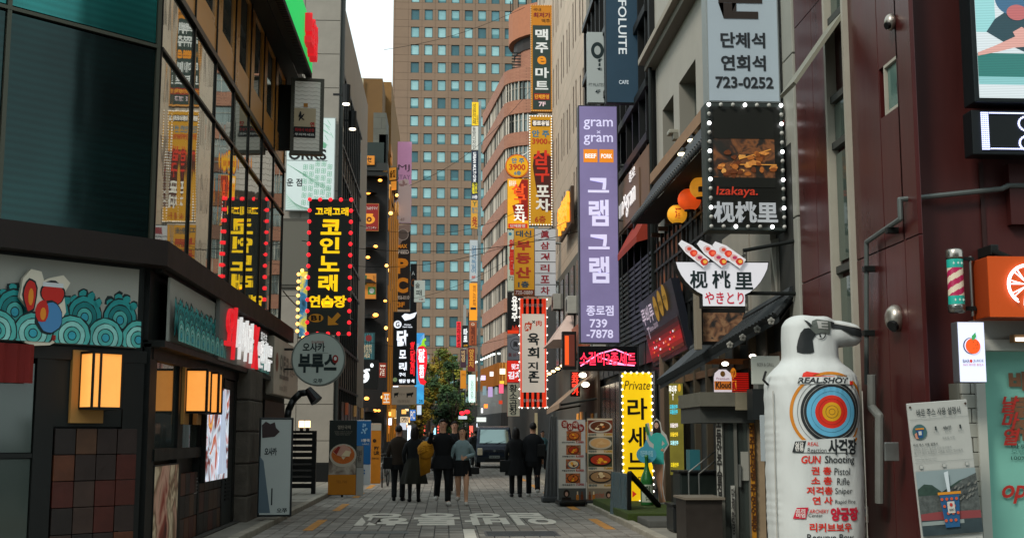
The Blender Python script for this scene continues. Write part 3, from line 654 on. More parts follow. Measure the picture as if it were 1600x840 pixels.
for k in range(5):
    py = (300, 386, 440, 495, 640)[k]; X, Z = at(575, py, 65.7); q.lathe([(.0, .15), (.18, .12), (.5, -.1)], (X, 65.6, Z), BLK, 12)
q.build('lamp_hoods', L3)
wm_l = mat('ffc27a', em=3.0, ec='ff9d3c')
for px, py, r in ((559, 281, .1), (575, 301, .16), (594, 282, .12), (560, 385, .12), (587, 385, .12), (560, 492, .16), (587, 492, .16), (575, 402, .12), (573, 622, .14), (586, 641, .12), (592, 641, .1), (602, 470, .1)):
    X, Z = at(px, py, 65.5); q = M(); q.ball((X, 65.45, Z), (r*.95, .1, r*.65), wm_l, 10, 6); q.build('wall_lamp', L3)
for nm, lab, rc, fc, wr in (('pot_poster', 'dark red poster with orange pot and white lettering on the pub front', (561, 318, 592, 361), mat('7c1d18', em=.25), 0), ('open_poster', 'orange and green 24H OPEN poster on the pub front', (559, 427, 588, 467), mat('b4732c', em=.3), 1), ('teal_poster', 'dim teal striped poster with red sun above the bear sign', (557, 519, 586, 562), mat('1f4448', em=.25), 2)):
    s = Sign.hang(nm, lab, rc, 65.6, face=fc, body=mat('9a6a38' if wr < 2 else '16282a', em=.15), depth=.1, fw=.03, cat='poster', back=False)
    if wr == 0: s.t('アルビルのウマイ', (563, 323, 590, 328), WHITE, .01); s.t('アルモイトレモン', (565, 354, 588, 358), WHITE, .01); s.e(576, 343, 10, 7, mat('d08a28', em=.4), 1); s.r((569, 334, 583, 337), mat('d08a28', em=.4), 2); s.e(577, 343, 4, 4, mat('5a1512'), 3); s.t('★', (574.5, 340.5, 579.5, 345.5), mat('d08a28', em=.4), 0, 4)
    if wr == 1: s.r((561, 430, 573, 445), mat('1f5a3a', em=.2), 1); s.t('24H\nOPEN', (562, 431, 572, 440), WHITE, .02); s.r((575, 448, 587, 460), mat('3f7a3c', em=.2), 1); s.e(581, 454, 4, 4, WHITE, 2); s.t('アカルパ', (583, 429, 586, 446), BLK, .01); s.t('ダ\nツ\nグ', (560, 449, 564, 465), BLK, .02)
    if wr == 2:
        s.e(576, 528, 5, 5, mat('6e2222', em=.2), 2)
        for k in range(7): s.r((559+k*3.6, 521, 560.2+k*3.6, 560), mat('3c6a70', em=.2), 1)
        s.t('술한잔\n하고가\n세요', (567, 538, 581, 559), mat('b8a888', em=.2), .02, 3)
s = Sign.hang('katakana_sign', 'orange sign with dark letters タのセ above the pub cornice', (556, 244, 586, 259), 65.5, face=mat('b87424', em=.35), body=mat('6b4418'), depth=.4); s.t('タのセ', (558, 246, 581, 255), mat('3a2410'), .03); s.t('ALWAYS OPEN', (560, 256, 578, 258), mat('3a2410'), 0)
br = thing('bear_sign', 'small glowing white bear face sign on the dark pub front', 'sign', (at(568, 595, 64)[0], 64, at(568, 600, 64)[1]))
X, Z = at(568, 585, 64); TB = frame(X, 64, Z); q = M(TB); q.box(-.75, .75, 0, .2, -.75, .75, BLK); q.build('cabinet', br)
bwm = mat('dfe6ea', em=1.0); q = M(TB); q.disc(0, -.08, .3, .34, -.01, bwm, 16); q.disc(-.42, .48, .09, .11, -.01, bwm, 8); q.disc(.42, .48, .09, .11, -.01, bwm, 8); q.rect(-.32, -.1, .2, .3, -.01, bwm); q.rect(.1, .32, .2, .3, -.01, bwm); q.disc(0, .08, .08, .06, -.02, BLK, 8); q.disc(0, -.2, .1, .04, -.02, mat('6a7074'), 8); q.build('bear_face_print', br)
# strings of bulbs receding along the pub side
sb = thing('bulb_string_lights', 'long strings of warm bulbs hanging along the dark pub side', 'string lights', (-2.9, 66, 5))
q = M(); rr = random.Random(4); first = None
pts = [(602, 272), (606, 281), (609, 290), (610, 302), (612, 310), (613, 318), (608, 328), (611, 333), (599, 281), (615, 286), (620, 305), (604, 388), (606, 398), (602, 404), (604, 415), (607, 422), (599, 428), (602, 437), (605, 443), (611, 452), (600, 505), (603, 512), (606, 530), (605, 540), (600, 552), (604, 558), (604, 602), (602, 610), (598, 620), (605, 624), (595, 640), (590, 638), (608, 465), (612, 400), (607, 345), (610, 333), (597, 515), (598, 590)]
for i, (px, py) in enumerate(pts):
    Y = 66+(i % 7)*2.2; X, Z = at(px, py, Y)
    if first is None: q = M(); q.ball((0, 0, 0), (.095, .095, .095), BULB_Y, 8, 6); o = q.build('bulb', sb, raw=True); first = o.data; o.matrix_basis = wm(sb).inverted() @ Matrix.Translation((X, Y, Z))
    else: inst('bulb', first, sb, (X, Y, Z))
q = M()
for a, b in (((600, 268), (616, 330)), ((598, 380), (609, 450)), ((598, 500), (608, 560)), ((596, 590), (606, 628))): 
    A, B = at(*a, 66), at(*b, 70); q.cyl((A[0], 66, A[1]), (B[0], 70, B[1]), .04, BLK, n=5)
q.build('cable', sb)
wl = Sign.hang('orange_side_sign', 'pair of tilted orange signs jutting from the corner of the dark pub', (608, 262, 622, 282), 68, rz=-.5, face=mat('d08a34', em=.5), body=DKMET, depth=.2); wl.t('술집', (610, 266, 620, 278), mat('5a2c10'), .03)
wl = Sign.hang('orange_side_sign', 'lower tilted orange sign lit warm below its twin on the pub corner', (611, 283, 622, 298), 69, rz=-.5, face=mat('d89038', em=.6), body=DKMET, depth=.2)
# ------------------------------------------------------------------ signs hanging on the left beyond
mj = Sign.hang('pink_banner', 'tall pink and white vertical banner reading MJ STAY', (618, 222, 643, 349), 80, face=mat('c48cb0', em=.2, noise=.05), body=mat('a08a98'), depth=.2, fw=.01)
mj.r((618.6, 288, 642.4, 348.5), mat('c9b0ac', em=.1)); mj.e(628, 287, 5, 5, mat('c9b0ac', em=.1), 1); mj.e(634, 285, 5, 5, mat('c9b0ac', em=.1), 1); mj.t('MJ', (622, 258, 640, 269), mat('4a3a48'), .0); mj.t('STAY', (620, 274, 641, 281), mat('8a6a88'), 0); mj.t('4F', (626, 341, 633, 346), mat('a07868'), 0)
pc = Sign.hang('brown_vertical_sign', 'tall brown and black sign reading MAX SPEED PC 3F', (615, 353, 641, 483), 78, face=mat('2e2420', em=.15), body=mat('4a4038'), depth=.2, fw=.01)
pc.poly([(616, 354), (641, 350), (641, 360), (626, 380), (616, 392)], mat('9a7f74', em=.1), 1); pc.e(629, 367, 9, 9, mat('b9a79c', em=.1), 2); pc.e(629, 367, 8, 8, mat('7d6a62'), 3); pc.t('MAX', (621, 382, 636, 388), mat('c47a24', em=.4), .04); pc.t('SPEED', (618, 391, 639, 397), mat('c9b6a8', em=.2), .04)
for c, y in (('P', 404), ('C', 434)): pc.t(c, (618, y, 638, y+24), mat('c4741c', em=.35), .05)
pc.t('T.6956-0110', (616, 462, 640, 468), mat('c9b6a8', em=.2), .02); pc.t('3F', (622, 472, 633, 480), mat('c4741c', em=.35), .04)
c2 = Sign.hang('dark_vertical_sign', 'narrow black vertical sign half hidden behind the brown PC sign', (641, 412, 651, 500), 84, face=mat('17191b', em=.1), body=BLK, depth=.2, fw=.01); c2.t('C', (642, 436, 648, 448), mat('6a3a14', em=.2), .03); c2.t('A', (643, 424, 648, 430), WHITE, .01)
ws = Sign.hang('small_white_sign', 'small white hanging sign with brushed letters 술패', (647, 438, 664, 472), 75, face=mat('c5cfc4', em=.3), body=WHITE, depth=.2, fw=.01); ws.t('술', (649, 442, 656, 450), INK, .01); ws.t('패', (650, 453, 659, 462), INK, .01); ws.t('3층', (655, 466, 662, 469), mat('a83a2a'), .01)
ch = Sign.hang('chicken_sign', 'black vertical lightbox with white wing and glowing letters 닭모리', (614, 487, 651, 601), 58, face=mat('121518', em=.1), body=BLK, depth=.22, fw=.01)
GW = mat('dfe4ee', em=1.0); GR = mat('e0222c', em=1.0)
ch.poly([(627, 494), (632, 490), (640, 491), (651, 487.5), (649, 492), (647, 496), (641, 499), (632, 501)], GW, 1, 'wing_print'); ch.e(621, 507, 6, 6, GW, 1); ch.t('G', (618, 503, 624, 511), BLK, .03, 3); ch.t('Chicken\nHand made', (629, 506, 644, 512), GW, .01)
for c, r in (('닭', (620, 516, 637, 541)), ('모', (624, 547, 635, 560)), ('리', (624, 566, 636, 579)), ('구이', (624, 582, 634, 588)), ('찜닭 탕 석', (624, 592, 648, 598))): ch.t(c, r, GW, .05)
ch.t('화\n닭\n갈\n비', (641, 534, 649, 587), GR, .05); ch.e(618, 593, 3.4, 3.4, mat('8aa070', em=.3), 1)
bl = Sign.hang('beige_board', 'pale beige hanging board with silhouettes of a pig and a cow', (612, 604, 651, 632), 57, face=mat('a39482', em=.12), body=mat('7d7060'), depth=.16, fw=.01)
for x, s in ((619, .7), (640, 1.1)): bl.poly([(x-4.5*s, 614), (x+4*s, 613), (x+5*s, 611.5), (x+5.5*s, 615), (x+3.5*s, 617), (x+3.5*s, 620), (x+2.5*s, 620), (x+2*s, 617.5), (x-2.5*s, 618), (x-3*s, 621), (x-4*s, 621)], BLK, 1, 'animal_print')
bl.t('육칠이네', (624, 614, 633, 617), mat('6a5e50'), 0); bl.t('삼겹살 갈매기살 목살', (621, 624, 640, 629), mat('6a5e50'), 0)
bb = Sign.hang('blue_banner', 'bright blue vertical lightbox behind the red chili sign', (648, 520, 663, 631), 66, face=photo_mat('blue_photo', ('1c5c9a', '3aa0d8', '2a80c0', 'c8e0f0'), .8, .5, 4), body=mat('101c24'), depth=.2, fw=.01); bb.t('25', (655, 624, 661, 629), mat('0a3050'), .02)
cp = thing('chili_sign', 'red chili pepper shaped neon sign with white letters 닭발', 'sign', (at(659, 600, 62)[0], 62, at(659, 600, 62)[1]))
X, Z = at(659, 570, 62); kk = 62/1940; TCp = frame(X, 62, Z)
o_ = [(-6, 27), (-2, 30), (3, 29), (7, 24), (8.5, 12), (8, 0), (5.5, -14), (3, -22), (8, -26), (4, -31), (-2, -29), (-5, -22), (-6, -8), (-7.5, 8), (-7.5, 20)]
q = M(TCp); q.prism([(a*kk, b*kk) for a, b in o_][::-1], -.12, .12, mat('e01f2c', em=.9), mat('8a1018')); q.build('chili_body', cp)
q = M(TCp); q.prism([(a*kk, b*kk) for a, b in [(-6, 28), (-1, 32), (1, 40), (6, 42), (6.5, 38), (4, 37), (4, 33), (7, 28), (1, 30)]][::-1], -.14, .12, mat('8ac828', em=.7), mat('4a7010')); q.build('stem', cp)
txt(cp, TCp, '닭\n발', -5*kk, 5*kk, 4*kk, 25*kk, -.14, GW, .04); txt(cp, TCp, '똥\n집', -4*kk, 4*kk, -20*kk, 0, -.14, GW, .04)
# building mass along the left beyond, dark shopfronts with lit pieces
L4 = thing('dark_shop_row', 'dark row of shops beyond the pub with small lit windows', 'building', (-4.2, 84, 0))
q = M(); q.box(-12, -4.0, 83, 100, 0, 9.5, mat('2b2c2a', rough=.8, noise=.2)); q.box(-12, -4.9, 100.01, 125, 0, 6.5, mat('32302b', rough=.8, noise=.2)); q.build('wall', L4)
rr = random.Random(11)
for k in range(26):
    Y = 67+rr.random()*34; px = rr.uniform(606, 655); py = rr.uniform(600, 672); X, Z = at(px, py, Y)
    if X > -1.9: continue
    h = rr.uniform(.15, .5); q = M(); c = rr.choice(('ffb35a', 'ffe0b0', 'ff9a3c', 'e8f0ff')); q.box(X-.2*rr.random()-.1, X+.15, Y-.1, Y, Z, Z+h, mat(c, em=rr.choice((.6, 1.2, 2)))); q.build('lit_panel', L4)
# ================================================================== standing boards on the left pavement
def foot(S, w=.5, h=.12, d=.5):
    q = M(S.T); q.bbox(-w/2, w/2, -d/2, d/2, -.0, h, mat('16242c', rough=.4), .03); q.build('base', S.root)
def bowl_print(S, cx, cy, rx, ry, rim, soup, bits, seed=0, lv=1):
    """flat print of a dish: rim, soup and pieces"""
    rn = random.Random(seed); a, b = S.xz(cx, cy); k = S.W/(S.ref[2]-S.ref[0]); k2 = S.H/(S.ref[3]-S.ref[1]); q = M(S.T); y = S.y-.004*lv
    q.disc(a, b, rx*k, ry*k2, y, rim, 24); q.disc(a, b+ry*k2*.06, rx*k*.86, ry*k2*.8, y-.001, soup, 24)
    for i in range(9):
        t = rn.random()*6.28; r = rn.random()*.5
        q.disc(a+rx*k*r*math.cos(t), b+ry*k2*r*math.sin(t), rx*k*rn.uniform(.12, .3), ry*k2*rn.uniform(.12, .28), y-.002-.0004*i, rn.choice(bits), 8, None, .5, i+seed)
    q.build('dish_print', S.root)
RED_ = mat('a8321c', rough=.5, noise=.2, ns=20); ORG_ = mat('c4682a', rough=.5, noise=.2, ns=20); CRM = mat('dcc9a4', rough=.5); GRN_ = mat('4a6a2c', rough=.5); YLK = mat('e8a82c', rough=.5); BRN_ = mat('5a2e1a', rough=.5, noise=.2, ns=20)
f1 = Sign.hang('food_banner', 'dark standing banner with noodle bowl photo and orange foot', (514, 656, 557, 773), 31.0, rz=.05, face=mat('232b28', rough=.6, noise=.1), body=mat('2a302c'), depth=.1, fw=.01, cat='banner')
f1.r((513.5, 741, 556.5, 772), mat('b8761c', rough=.7), 1); f1.t('열탄국떡', (527, 664, 547, 670), mat('a8a090'), .01)
for k in range(3): f1.t('특별한 재료와 정성으로', (522+k, 673+k*2.4, 550-k*2, 674.8+k*2.4), mat('8a8578'), 0)
f1.r((514, 718, 556, 740.8), photo_mat('table_photo', ('2a2520', '6a5c50', 'b0a698', '4a4038'), 2, 0, 9), 1); bowl_print(f1, 536, 711, 21, 18, mat('b9b2a2', rough=.5), ORG_, (ORG_, RED_, CRM, YLK), 4, 2); f1.poly([(520, 706), (527, 697), (538, 694), (547, 700), (549, 707), (540, 714), (527, 711)], mat('c89a88'), 4, 'meat_print'); f1.poly([(521, 705), (528, 697), (532, 698), (526, 710)], mat('8e2a22'), 5, 'meat_print'); f1.poly([(533, 712), (540, 703), (548, 705), (546, 713)], CRM, 5, 'meat_print')
f1.t('TEL.730', (526, 750, 543, 754), mat('8a5410'), .01)
q = M(f1.T); q.bbox(-.2, .2, -.22, .22, -.42, -.13, mat('17303a', rough=.4), .05); q.build('weight_base', f1.root); q = M(f1.T); q.cyl((0, 0, -.2), (0, 0, .05), .03, DKMET); q.build('post', f1.root)
f2 = Sign.hang('blue_standing_banner', 'blue and white standing banner with large letter F at its foot', (556, 656, 579, 757), 33.5, rz=.3, face=mat('b4bcc0', rough=.6), body=mat('c0c4c4'), depth=.08, fw=.004, cat='banner')
f2.r((556, 657, 579, 725), mat('1d5f98', rough=.6)); f2.t('1왕국', (564, 685, 577, 690), WHITE, .03); f2.t('F', (563, 733, 570, 745), mat('1d5f98'), .04); f2.t('뉴욕치즈', (565, 692, 576, 695), WHITE, 0)
rr = random.Random(3)
for k in range(14): f2.e(568+rr.uniform(-4, 4), 670+rr.uniform(-8, 8), 1.3, 1.6, mat('8ab8d8'), 2+k % 2, n=8)
f3 = Sign.hang('orange_standing_banner', 'orange standing banner with dark letters HAPPY HOUR and pale border', (578, 661, 595, 755), 35.0, rz=.3, face=mat('b8741c', rough=.6, noise=.15), body=mat('b9b4a8'), depth=.1, fw=.01, cat='banner')
f3.r((578.5, 662, 594.5, 672), mat('a8a294')); f3.t('PY\nUR', (583, 697, 592, 710), mat('2a1c10'), .03); f3.e(584, 688, 3, 3, mat('3a2410')); f3.t('EVERY DAY', (580, 714, 592, 717), mat('2a1c10'), .01)
f4 = Sign.hang('small_price_board', 'small grey price board clipped to the side of the noodle banner', (554, 696, 568, 730), 31.6, rz=.2, face=mat('8a8880', rough=.6), body=mat('5a5a55'), depth=.04, fw=.01, cat='board')
f4.t('오늘의\n메뉴', (557, 702, 565, 722), mat('3a3a38'), .01)
q = M(f4.T); q.box(-.12, .12, -.02, .02, -.9, 0, mat('a8aaa6', rough=.6)); q.build('leg', f4.root)
# bicycle by the left shops
bi = thing('bicycle', 'dark bicycle parked beside the orange banner and left shops', 'bicycle', (-1.95, 36.5, .03), 0)
BX, BY = -1.75, 37.2
for k in (-.5, .5):
    q = M(); n = 20
    c = [(BX+.12*k, BY+k, .36+.32*0)]
    ring = [(BX+.12*k+.04*math.cos(2*PI*i/n)*k, BY+k+.33*math.cos(2*PI*i/n), .37+.33*math.sin(2*PI*i/n)) for i in range(n+1)]
    q.tube(ring, .02, BLK, 5); 
    for i in range(0, n, 2): q.cyl((BX+.12*k, BY+k, .37), ring[i], .003, STEEL, n=3)
    q.build('wheel', bi)
q = M()
q.tube([(BX-.06, BY-.5, .37), (BX-.03, BY-.35, .9), (BX, BY+.2, .85), (BX+.06, BY+.5, .37), (BX, BY+.05, .35), (BX-.03, BY-.35, .9)], .018, mat('30383a', metal=.5, rough=.4)); q.tube([(BX, BY+.05, .35), (BX, BY+.2, .95)], .016, DKMET); q.build('bicycle_frame', bi)
q = M(); q.bbox(BX-.06, BX+.06, BY+.1, BY+.34, .93, 1.0, BLK, .02); q.build('saddle', bi)
q = M(); q.tube([(BX-.28, BY-.25, 1.0), (BX-.03, BY-.38, .98), (BX+.25, BY-.28, 1.0)], .015, BLK); q.build('handlebar', bi)

# ================================================================== FAR END: tower, curved brick building, trees
TW = thing('brown_office_tower', 'very tall brown stone office tower with teal square windows closing the street', 'tower', (8, 242, 0))
BRW = mat('7b6755', rough=.8, noise=.1, ns=.25); BRW2 = mat('7b6755', rough=.75, noise=.1, ns=.3)
x_left = at(613.5, 111, 240)[0]
c0 = at(649, 24, 240)[0]; c8 = at(795, 24, 240)[0]; pit = (c8-c0)/7; r0 = at(700, 24, 240)[1]; r13 = at(700, 387.5, 240)[1]; rp = (r0-r13)/13
ww, wh = 12.6/21.05*pit, 16.8/27.96*rp
NC, NR = 11, 24
holes = [(c0+pit*i-ww/2, c0+pit*i+ww/2, r0+rp*2-rp*j-wh/2, r0+rp*2-rp*j+wh/2) for i in range(NC) for j in range(NR) if r0+rp*2-rp*j > 8]
q = M(frame(0, 240.12, 0)); q.holed(x_left, c0+pit*NC, 0, 100, holes, mat('6b5347', rough=.8), .5, mat('5c4a40', rough=.7)); q.box(x_left, c0+pit*NC, .5, 24, 0, 99.9, BRW); q.build('wall', TW)
q = M(frame(0, 240, 0)); g = .02      # stone panels standing proud of the joints
for j in range(-1, NR+1):
    zc = r0+rp*2-rp*j; zt = zc+wh/2; zb = zc-wh/2; zn = zc+rp-wh/2
    if zn > 100 or zb < 0: continue
    for i in range(-2, NC):
        xc = c0+pit*i; xl = max(xc-pit/2, x_left)+g; xr = xc+pit/2-g
        if xr < xl: continue
        q.box(xl, xr, 0, .12, zt+g, zn-g, BRW2)
        if i < 0: q.box(xl, xr, 0, .12, zb+g, zt-g, BRW2)
        else:
            q.box(xl, xc-ww/2-g*.5, 0, .12, zb, zt-g, BRW2); q.box(xc+ww/2+g*.5, xr, 0, .12, zb, zt-g, BRW2)
q.build('stone_panels', TW, kind='stuff')
TG1 = [mat(c, rough=.12, metal=.35, noise=.12, ns=.6) for c in ('7ba4a6', '547f86', '8db4b4', '3a5e64')]; TFR = mat('3a5558', rough=.5)
wmesh = {}; rr = random.Random(8)
for h in holes:
    px = 695+h[0]/240*1940
    k = rr.choice((0, 0, 1, 2, 2, 3)); bl_ = rr.random()
    bl_ = 0 if bl_ < .55 else (1 if bl_ < .85 else 2)
    W_, H_ = h[1]-h[0], h[3]-h[2]; X, Z = (h[0]+h[1])/2, (h[2]+h[3])/2
    if 'f' not in wmesh:
        q = M(); 
        for a, b, c, d in ((-W_/2, -W_/2+.09, -H_/2, H_/2), (W_/2-.09, W_/2, -H_/2, H_/2), (-W_/2, W_/2, -H_/2, -H_/2+.22), (-W_/2, W_/2, H_/2-.08, H_/2)): q.box(a, b, 0, .1, c, d, TFR)
        o = q.build('window', TW, raw=True); wmesh['f'] = o.data; o.matrix_basis = wm(TW).inverted() @ Matrix.Translation((X, 240.3, Z))
    else: o = inst('window', wmesh['f'], TW, (X, 240.3, Z))
    WM[o.name] = Matrix.Translation((X, 240.3, Z))
    if (k, bl_) not in wmesh:
        q = M(); q.box(-W_/2+.05, W_/2-.05, .06, .08, -H_/2+.1, H_/2-.05, TG1[k])
        if bl_: q.box(-W_/2+.09, W_/2-.09, .05, .058, -H_/2+.22, -H_/2+.22+.38*bl_, mat('43767c', rough=.3))
        p = bpy.data.meshes.new('pane'); p.from_pydata(q.v, [], q.f); [p.materials.append(a) for a in q.ms]; p.polygons.foreach_set('material_index', q.mi); wmesh[(k, bl_)] = p
    pn = bpy.data.objects.new('pane', wmesh[(k, bl_)]); COL.objects.link(pn); pn.parent = o

R5 = thing('curved_brick_building', 'orange brown brick building with rounded corner and ribbon windows on every floor', 'building', (8, 114, 0))
BRK = tiled('brick_band', '9c6c54', '92624c', .42, .14, 'YZ', .012, .2, .8, .5, .1)
F_, N_ = Vector((3.8, 129.8)), Vector((5.6, 112.0)); dv = (N_-F_).normalized(); rad = 2.6
path = [F_+dv*t for t in [i*.92 for i in range(18)]]
cen = N_-dv*rad+Vector((rad, .0)); e0 = path[-1]
arc0 = N_-dv*rad
for i in range(1, 9):
    t = i/8*PI*.47; path.append(arc0+dv*(rad*math.sin(t))+Vector((-dv.y, dv.x))*(rad*(1-math.cos(t))))
last = path[-1]; path += [last+Vector((1.2*k, -.12*k)) for k in range(1, 8)]
def off(P, d):
    out = []
    for i, p in enumerate(P):
        a = P[max(i-1, 0)]; b = P[min(i+1, len(P)-1)]; t = (b-a).normalized(); out.append(p+Vector((t.y, -t.x))*(-d))
    return out
inn = off(path, -.35); back = [Vector((13.5, 132)), Vector((4, 132))]
def ribbon(q, P, z0, z1, m, thick=None):
    n = len(P); vs = [(p.x, p.y, z0) for p in P]+[(p.x, p.y, z1) for p in P]
    q.add(vs, [(i, i+1, i+1+n, i+n) for i in range(n-1)], m)
def shelf(q, P, Q, z, m):
    n = len(P); q.add([(p.x, p.y, z) for p in P]+[(p.x, p.y, z) for p in Q], [(i, i+1, i+1+n, i+n) for i in range(n-1)], m)
out_sgn = off(path, -.35); inn = off(path, .35)
if (inn[3].x < path[3].x): inn, out_sgn = out_sgn, inn
pitch5 = 3.08
WG = glassy('office_glass', '7a8480', .6, .08, .15)
topz = 34.35
for k in range(11):
    zb = topz-k*pitch5; z1 = zb+1.28
    q = M(); ribbon(q, path, zb, z1, BRK); shelf(q, path, inn, zb, BRK); shelf(q, path, inn, z1, BRK)
    if zb > 5: q.build('brick_band', R5)
    zw0, zw1 = zb-(pitch5-1.28), zb
    if zw0 < 5: break
    q = M(); ribbon(q, inn, zw0, zw1, WG); q.build('window_strip', R5, kind='stuff')
    q = M(); P2 = off(path, .2); P2 = P2 if P2[3].x > path[3].x else off(path, -.2)
    for i, p in enumerate(P2):
        for s in ((0, .5) if i < 17 else (0,)):
            if s and i+1 >= len(P2): continue
            pp = p if not s else (p+P2[i+1])/2
            wd = rr.choice((.05, .05, .16)); q.box(pp.x-.05, pp.x+.05, pp.y-wd, pp.y+wd, zw0, zw1, mat(rr.choice(('c9c2b4', '3a3a36', 'a9a294')), rough=.5))
    ribbon(q, off(P2, 0), zw0+.0, zw0+.08, DKMET); ribbon(q, P2, zw0+1.15, zw0+1.2, mat('8a867c')); q.build('mullions', R5, kind='stuff')
# solid core and roof
q = M(); core = [(p.x+.0, p.y) for p in off(inn, 0)]
cc = [(p.x+.5, p.y+.35) for p in path]+[(13.9, 132), (4.4, 132)]
q.prz(cc, 0, topz+1.2, mat('4a3a30', rough=.8)); q.build('core_wall', R5)
q = M(); q.cyl((11.2, 118, 36), (11.2, 118, 42.2), 4.6, BRK, n=28); q.cyl((11.2, 118, 38.2), (11.2, 118, 39.4), 4.7, mat('2a2522'), n=28); q.cyl((11.2, 118, 39.4), (11.2, 118, 42.4), 5.2, mat('a06a4e', rough=.8, noise=.1), n=28); q.build('roof_drum', R5)
q = M()
for k in range(9): q.box(6.2, 7.2, 116, 116.1, 35.7+k*.3, 35.8+k*.3, DKMET)
q.build('roof_louvre', R5); q = M()
for k in range(10): t = PI+k*.25; q.cyl((11.2+5*math.cos(t), 118+5*math.sin(t), 42.4), (11.2+5*math.cos(t), 118+5*math.sin(t), 44), .05, DKMET, n=5)
q.build('roof_railing', R5)
# round glazed bay behind the signs
q = M(frame(10.8, 109, 0)); bayc = mat('9a938a', rough=.6)
for k in range(12): q.lathe([(2.0, 22.6+k*.5), (2.05, 22.65+k*.5), (2.05, 23.05+k*.5), (2.0, 23.1+k*.5)], (0, 0, 0), bayc, 20)
q.build('bay_panels', R5, kind='stuff')
# warm lower floors of the brick building: orange fascia with lamps, glass shop, dark street front
q = M(); OF = mat('b87a30', em=.18, noise=.12, ns=.8)
P3 = [p+Vector((-.5, -.2)) for p in path]; ribbon(q, P3, 6.1, 8.1, OF); 
for i in range(0, len(P3)-1): p = P3[i]; q.box(p.x-.12, p.x+.02, p.y-.1, p.y+.1, 6.1, 8.15, mat('8a561c', em=.1))
q.build('orange_fascia', R5)
q = M(); ribbon(q, [p+Vector((-.2, 0)) for p in path], 3.6, 6.0, mat('5a5650', rough=.4, em=.05)); ribbon(q, [p+Vector((-.25, 0)) for p in path], 0, 3.6, mat('1c1b1a', rough=.7)); q.build('shopfront', R5)
lmp = None
for i in range(0, 21, 2):
    p = P3[i]; pos = (p.x-.5, p.y-.3, 8.9)
    if lmp is None: q = M(); q.box(-.12, .12, -.12, .12, -.08, .08, mat('e8f2f0', em=1.2)); o = q.build('fascia_lamp', R5, raw=True); lmp = o.data; o.matrix_basis = wm(R5).inverted() @ Matrix.Translation(pos)
    else: inst('fascia_lamp', lmp, R5, pos)
rr = random.Random(21)
for i, (px, py, w, h, c, e) in enumerate(((748, 592, 4, 4, 'f0e8e0', 1), (755, 590, 5, 5, 'd8c8f0', 1), (768, 584, 4, 5, 'f4f0ea', 1), (785, 580, 6, 6, 'fff0d0', 1.2), (766, 612, 5, 11, 'b89ac8', .7), (757, 610, 4, 10, '8aa0a8', .4), (784, 597, 5, 3, 'e8b83a', .7), (783, 607, 5, 10, 'e05a78', .7), (775, 610, 3, 8, 'a0b0b0', .3), (759, 634, 4, 4, 'ff7a2a', 2), (753, 641, 2, 5, 'f4f4f0', 1.5), (771, 631, 5, 4, '8a8c88', .2), (782, 628, 4, 4, 'c03a20', .5), (745, 628, 3, 3, '504840', .1))):
    X, Z = at(px, py, 108.5); kx = 108.5/1940; q = M(); q.box(X-w*kx*.7, X+w*kx*.7, 108.2, 108.4, Z-h*kx*.7, Z+h*kx*.7, mat(c, em=e)); q.build('lit_shop_sign', R5)
# vertical sign column on the far edge
YB = 106
def vs(name, lab, rect, fc, em, items, Y=YB, body='6a6a62', **k):
    s = Sign.hang(name, lab, rect, Y, face=mat(fc, em=em), body=mat(body), depth=.25, fw=.02, **k)
    for t, r, c, b in items: s.t(t, r, mat(c, em=.15), b)
    return s
vs('yellow_column_sign', 'yellow vertical sign at the top of the sign column before the tower', (737, 160, 748, 197), 'd9b21c', .35, (('성\n원\n인\n쇄', (738.5, 162, 743.5, 195), '4a4418', .01), ('인쇄', (744.5, 180, 747, 195), '6a5c1c', 0)))
vs('white_column_sign', 'white vertical sign under the yellow one, lettered 동방디자인', (736.6, 197.5, 747.5, 235), 'b9b9b0', .2, (('동\n방\n디\n자\n인', (738, 199, 743.5, 233), '3c4040', .01),))
vs('gym_column_sign', 'dark vertical sign reading URBAN MULTI GYM with yellow Korean lines', (736.2, 236, 747.2, 312), '15263a', .2, (('요가\n골프\n헬스', (737.5, 286, 746, 303), 'd9c81c', .04), ('10층', (738, 305, 746, 311), 'd8d8d8', .03)))
s_ = Sign.hang('gym_name_strip', 'white sideways lettering URBAN MULTI GYM on the dark vertical sign', (738, 238, 745, 284), YB-.3, body=mat('15263a'), depth=.02)
v, f, (a, b, c, d) = glyphs('URBAN MULTI GYM', .03); q = M(s_.T); q.add([((p2-c)/(d-c)*s_.W*.7-s_.W*.35, s_.y-.01, s_.H*(1-(p1-a)/(b-a))) for p1, p2 in v], f, mat('d8d8d8', em=.3)); q.build('lettering', s_.root)
vs('yoga_column_sign', 'ochre vertical sign with red letters 요가 and a figure mark', (735.6, 313, 746.6, 358), 'b8862c', .25, (('Y', (738, 315, 745, 322), '4a5a3a', .02), ('필라\n테스', (737, 324, 746, 334), '3a6a7a', .02), ('요\n가', (737.5, 339, 745.5, 355), '8a2418', .05)))
vs('grey_column_sign', 'pale grey vertical sign with blue letters 김범식독일어', (733.5, 375, 746.5, 440), '9fa6a8', .15, (('김\n범\n식\n독\n일\n어', (736.5, 384, 744, 427), '3a6a8a', .01), ('8F', (737, 431, 743, 435), 'a83a2a', .03)))
vs('orange_column_sign', 'orange vertical sign with brown letters below the grey one', (733, 442, 746, 501), 'd88a1c', .4, (('명\n이\n노\n리\n본\n제', (738.5, 446, 743.5, 478), '8a4a10', .01), ('▬', (735, 480, 744, 484), '20242a', .05)))
vs('brown_chicken_sign', 'rust brown vertical sign lettered 별헤치킨 on the sign column', (732.5, 502, 745, 540), '8a4424', .2, (('별\n헤\n치\n킨', (735.5, 510, 742, 538), '4a1c10', .02), ('ㅇ', (736, 504.5, 741.5, 508.5), 'c8b8a0', .02)))
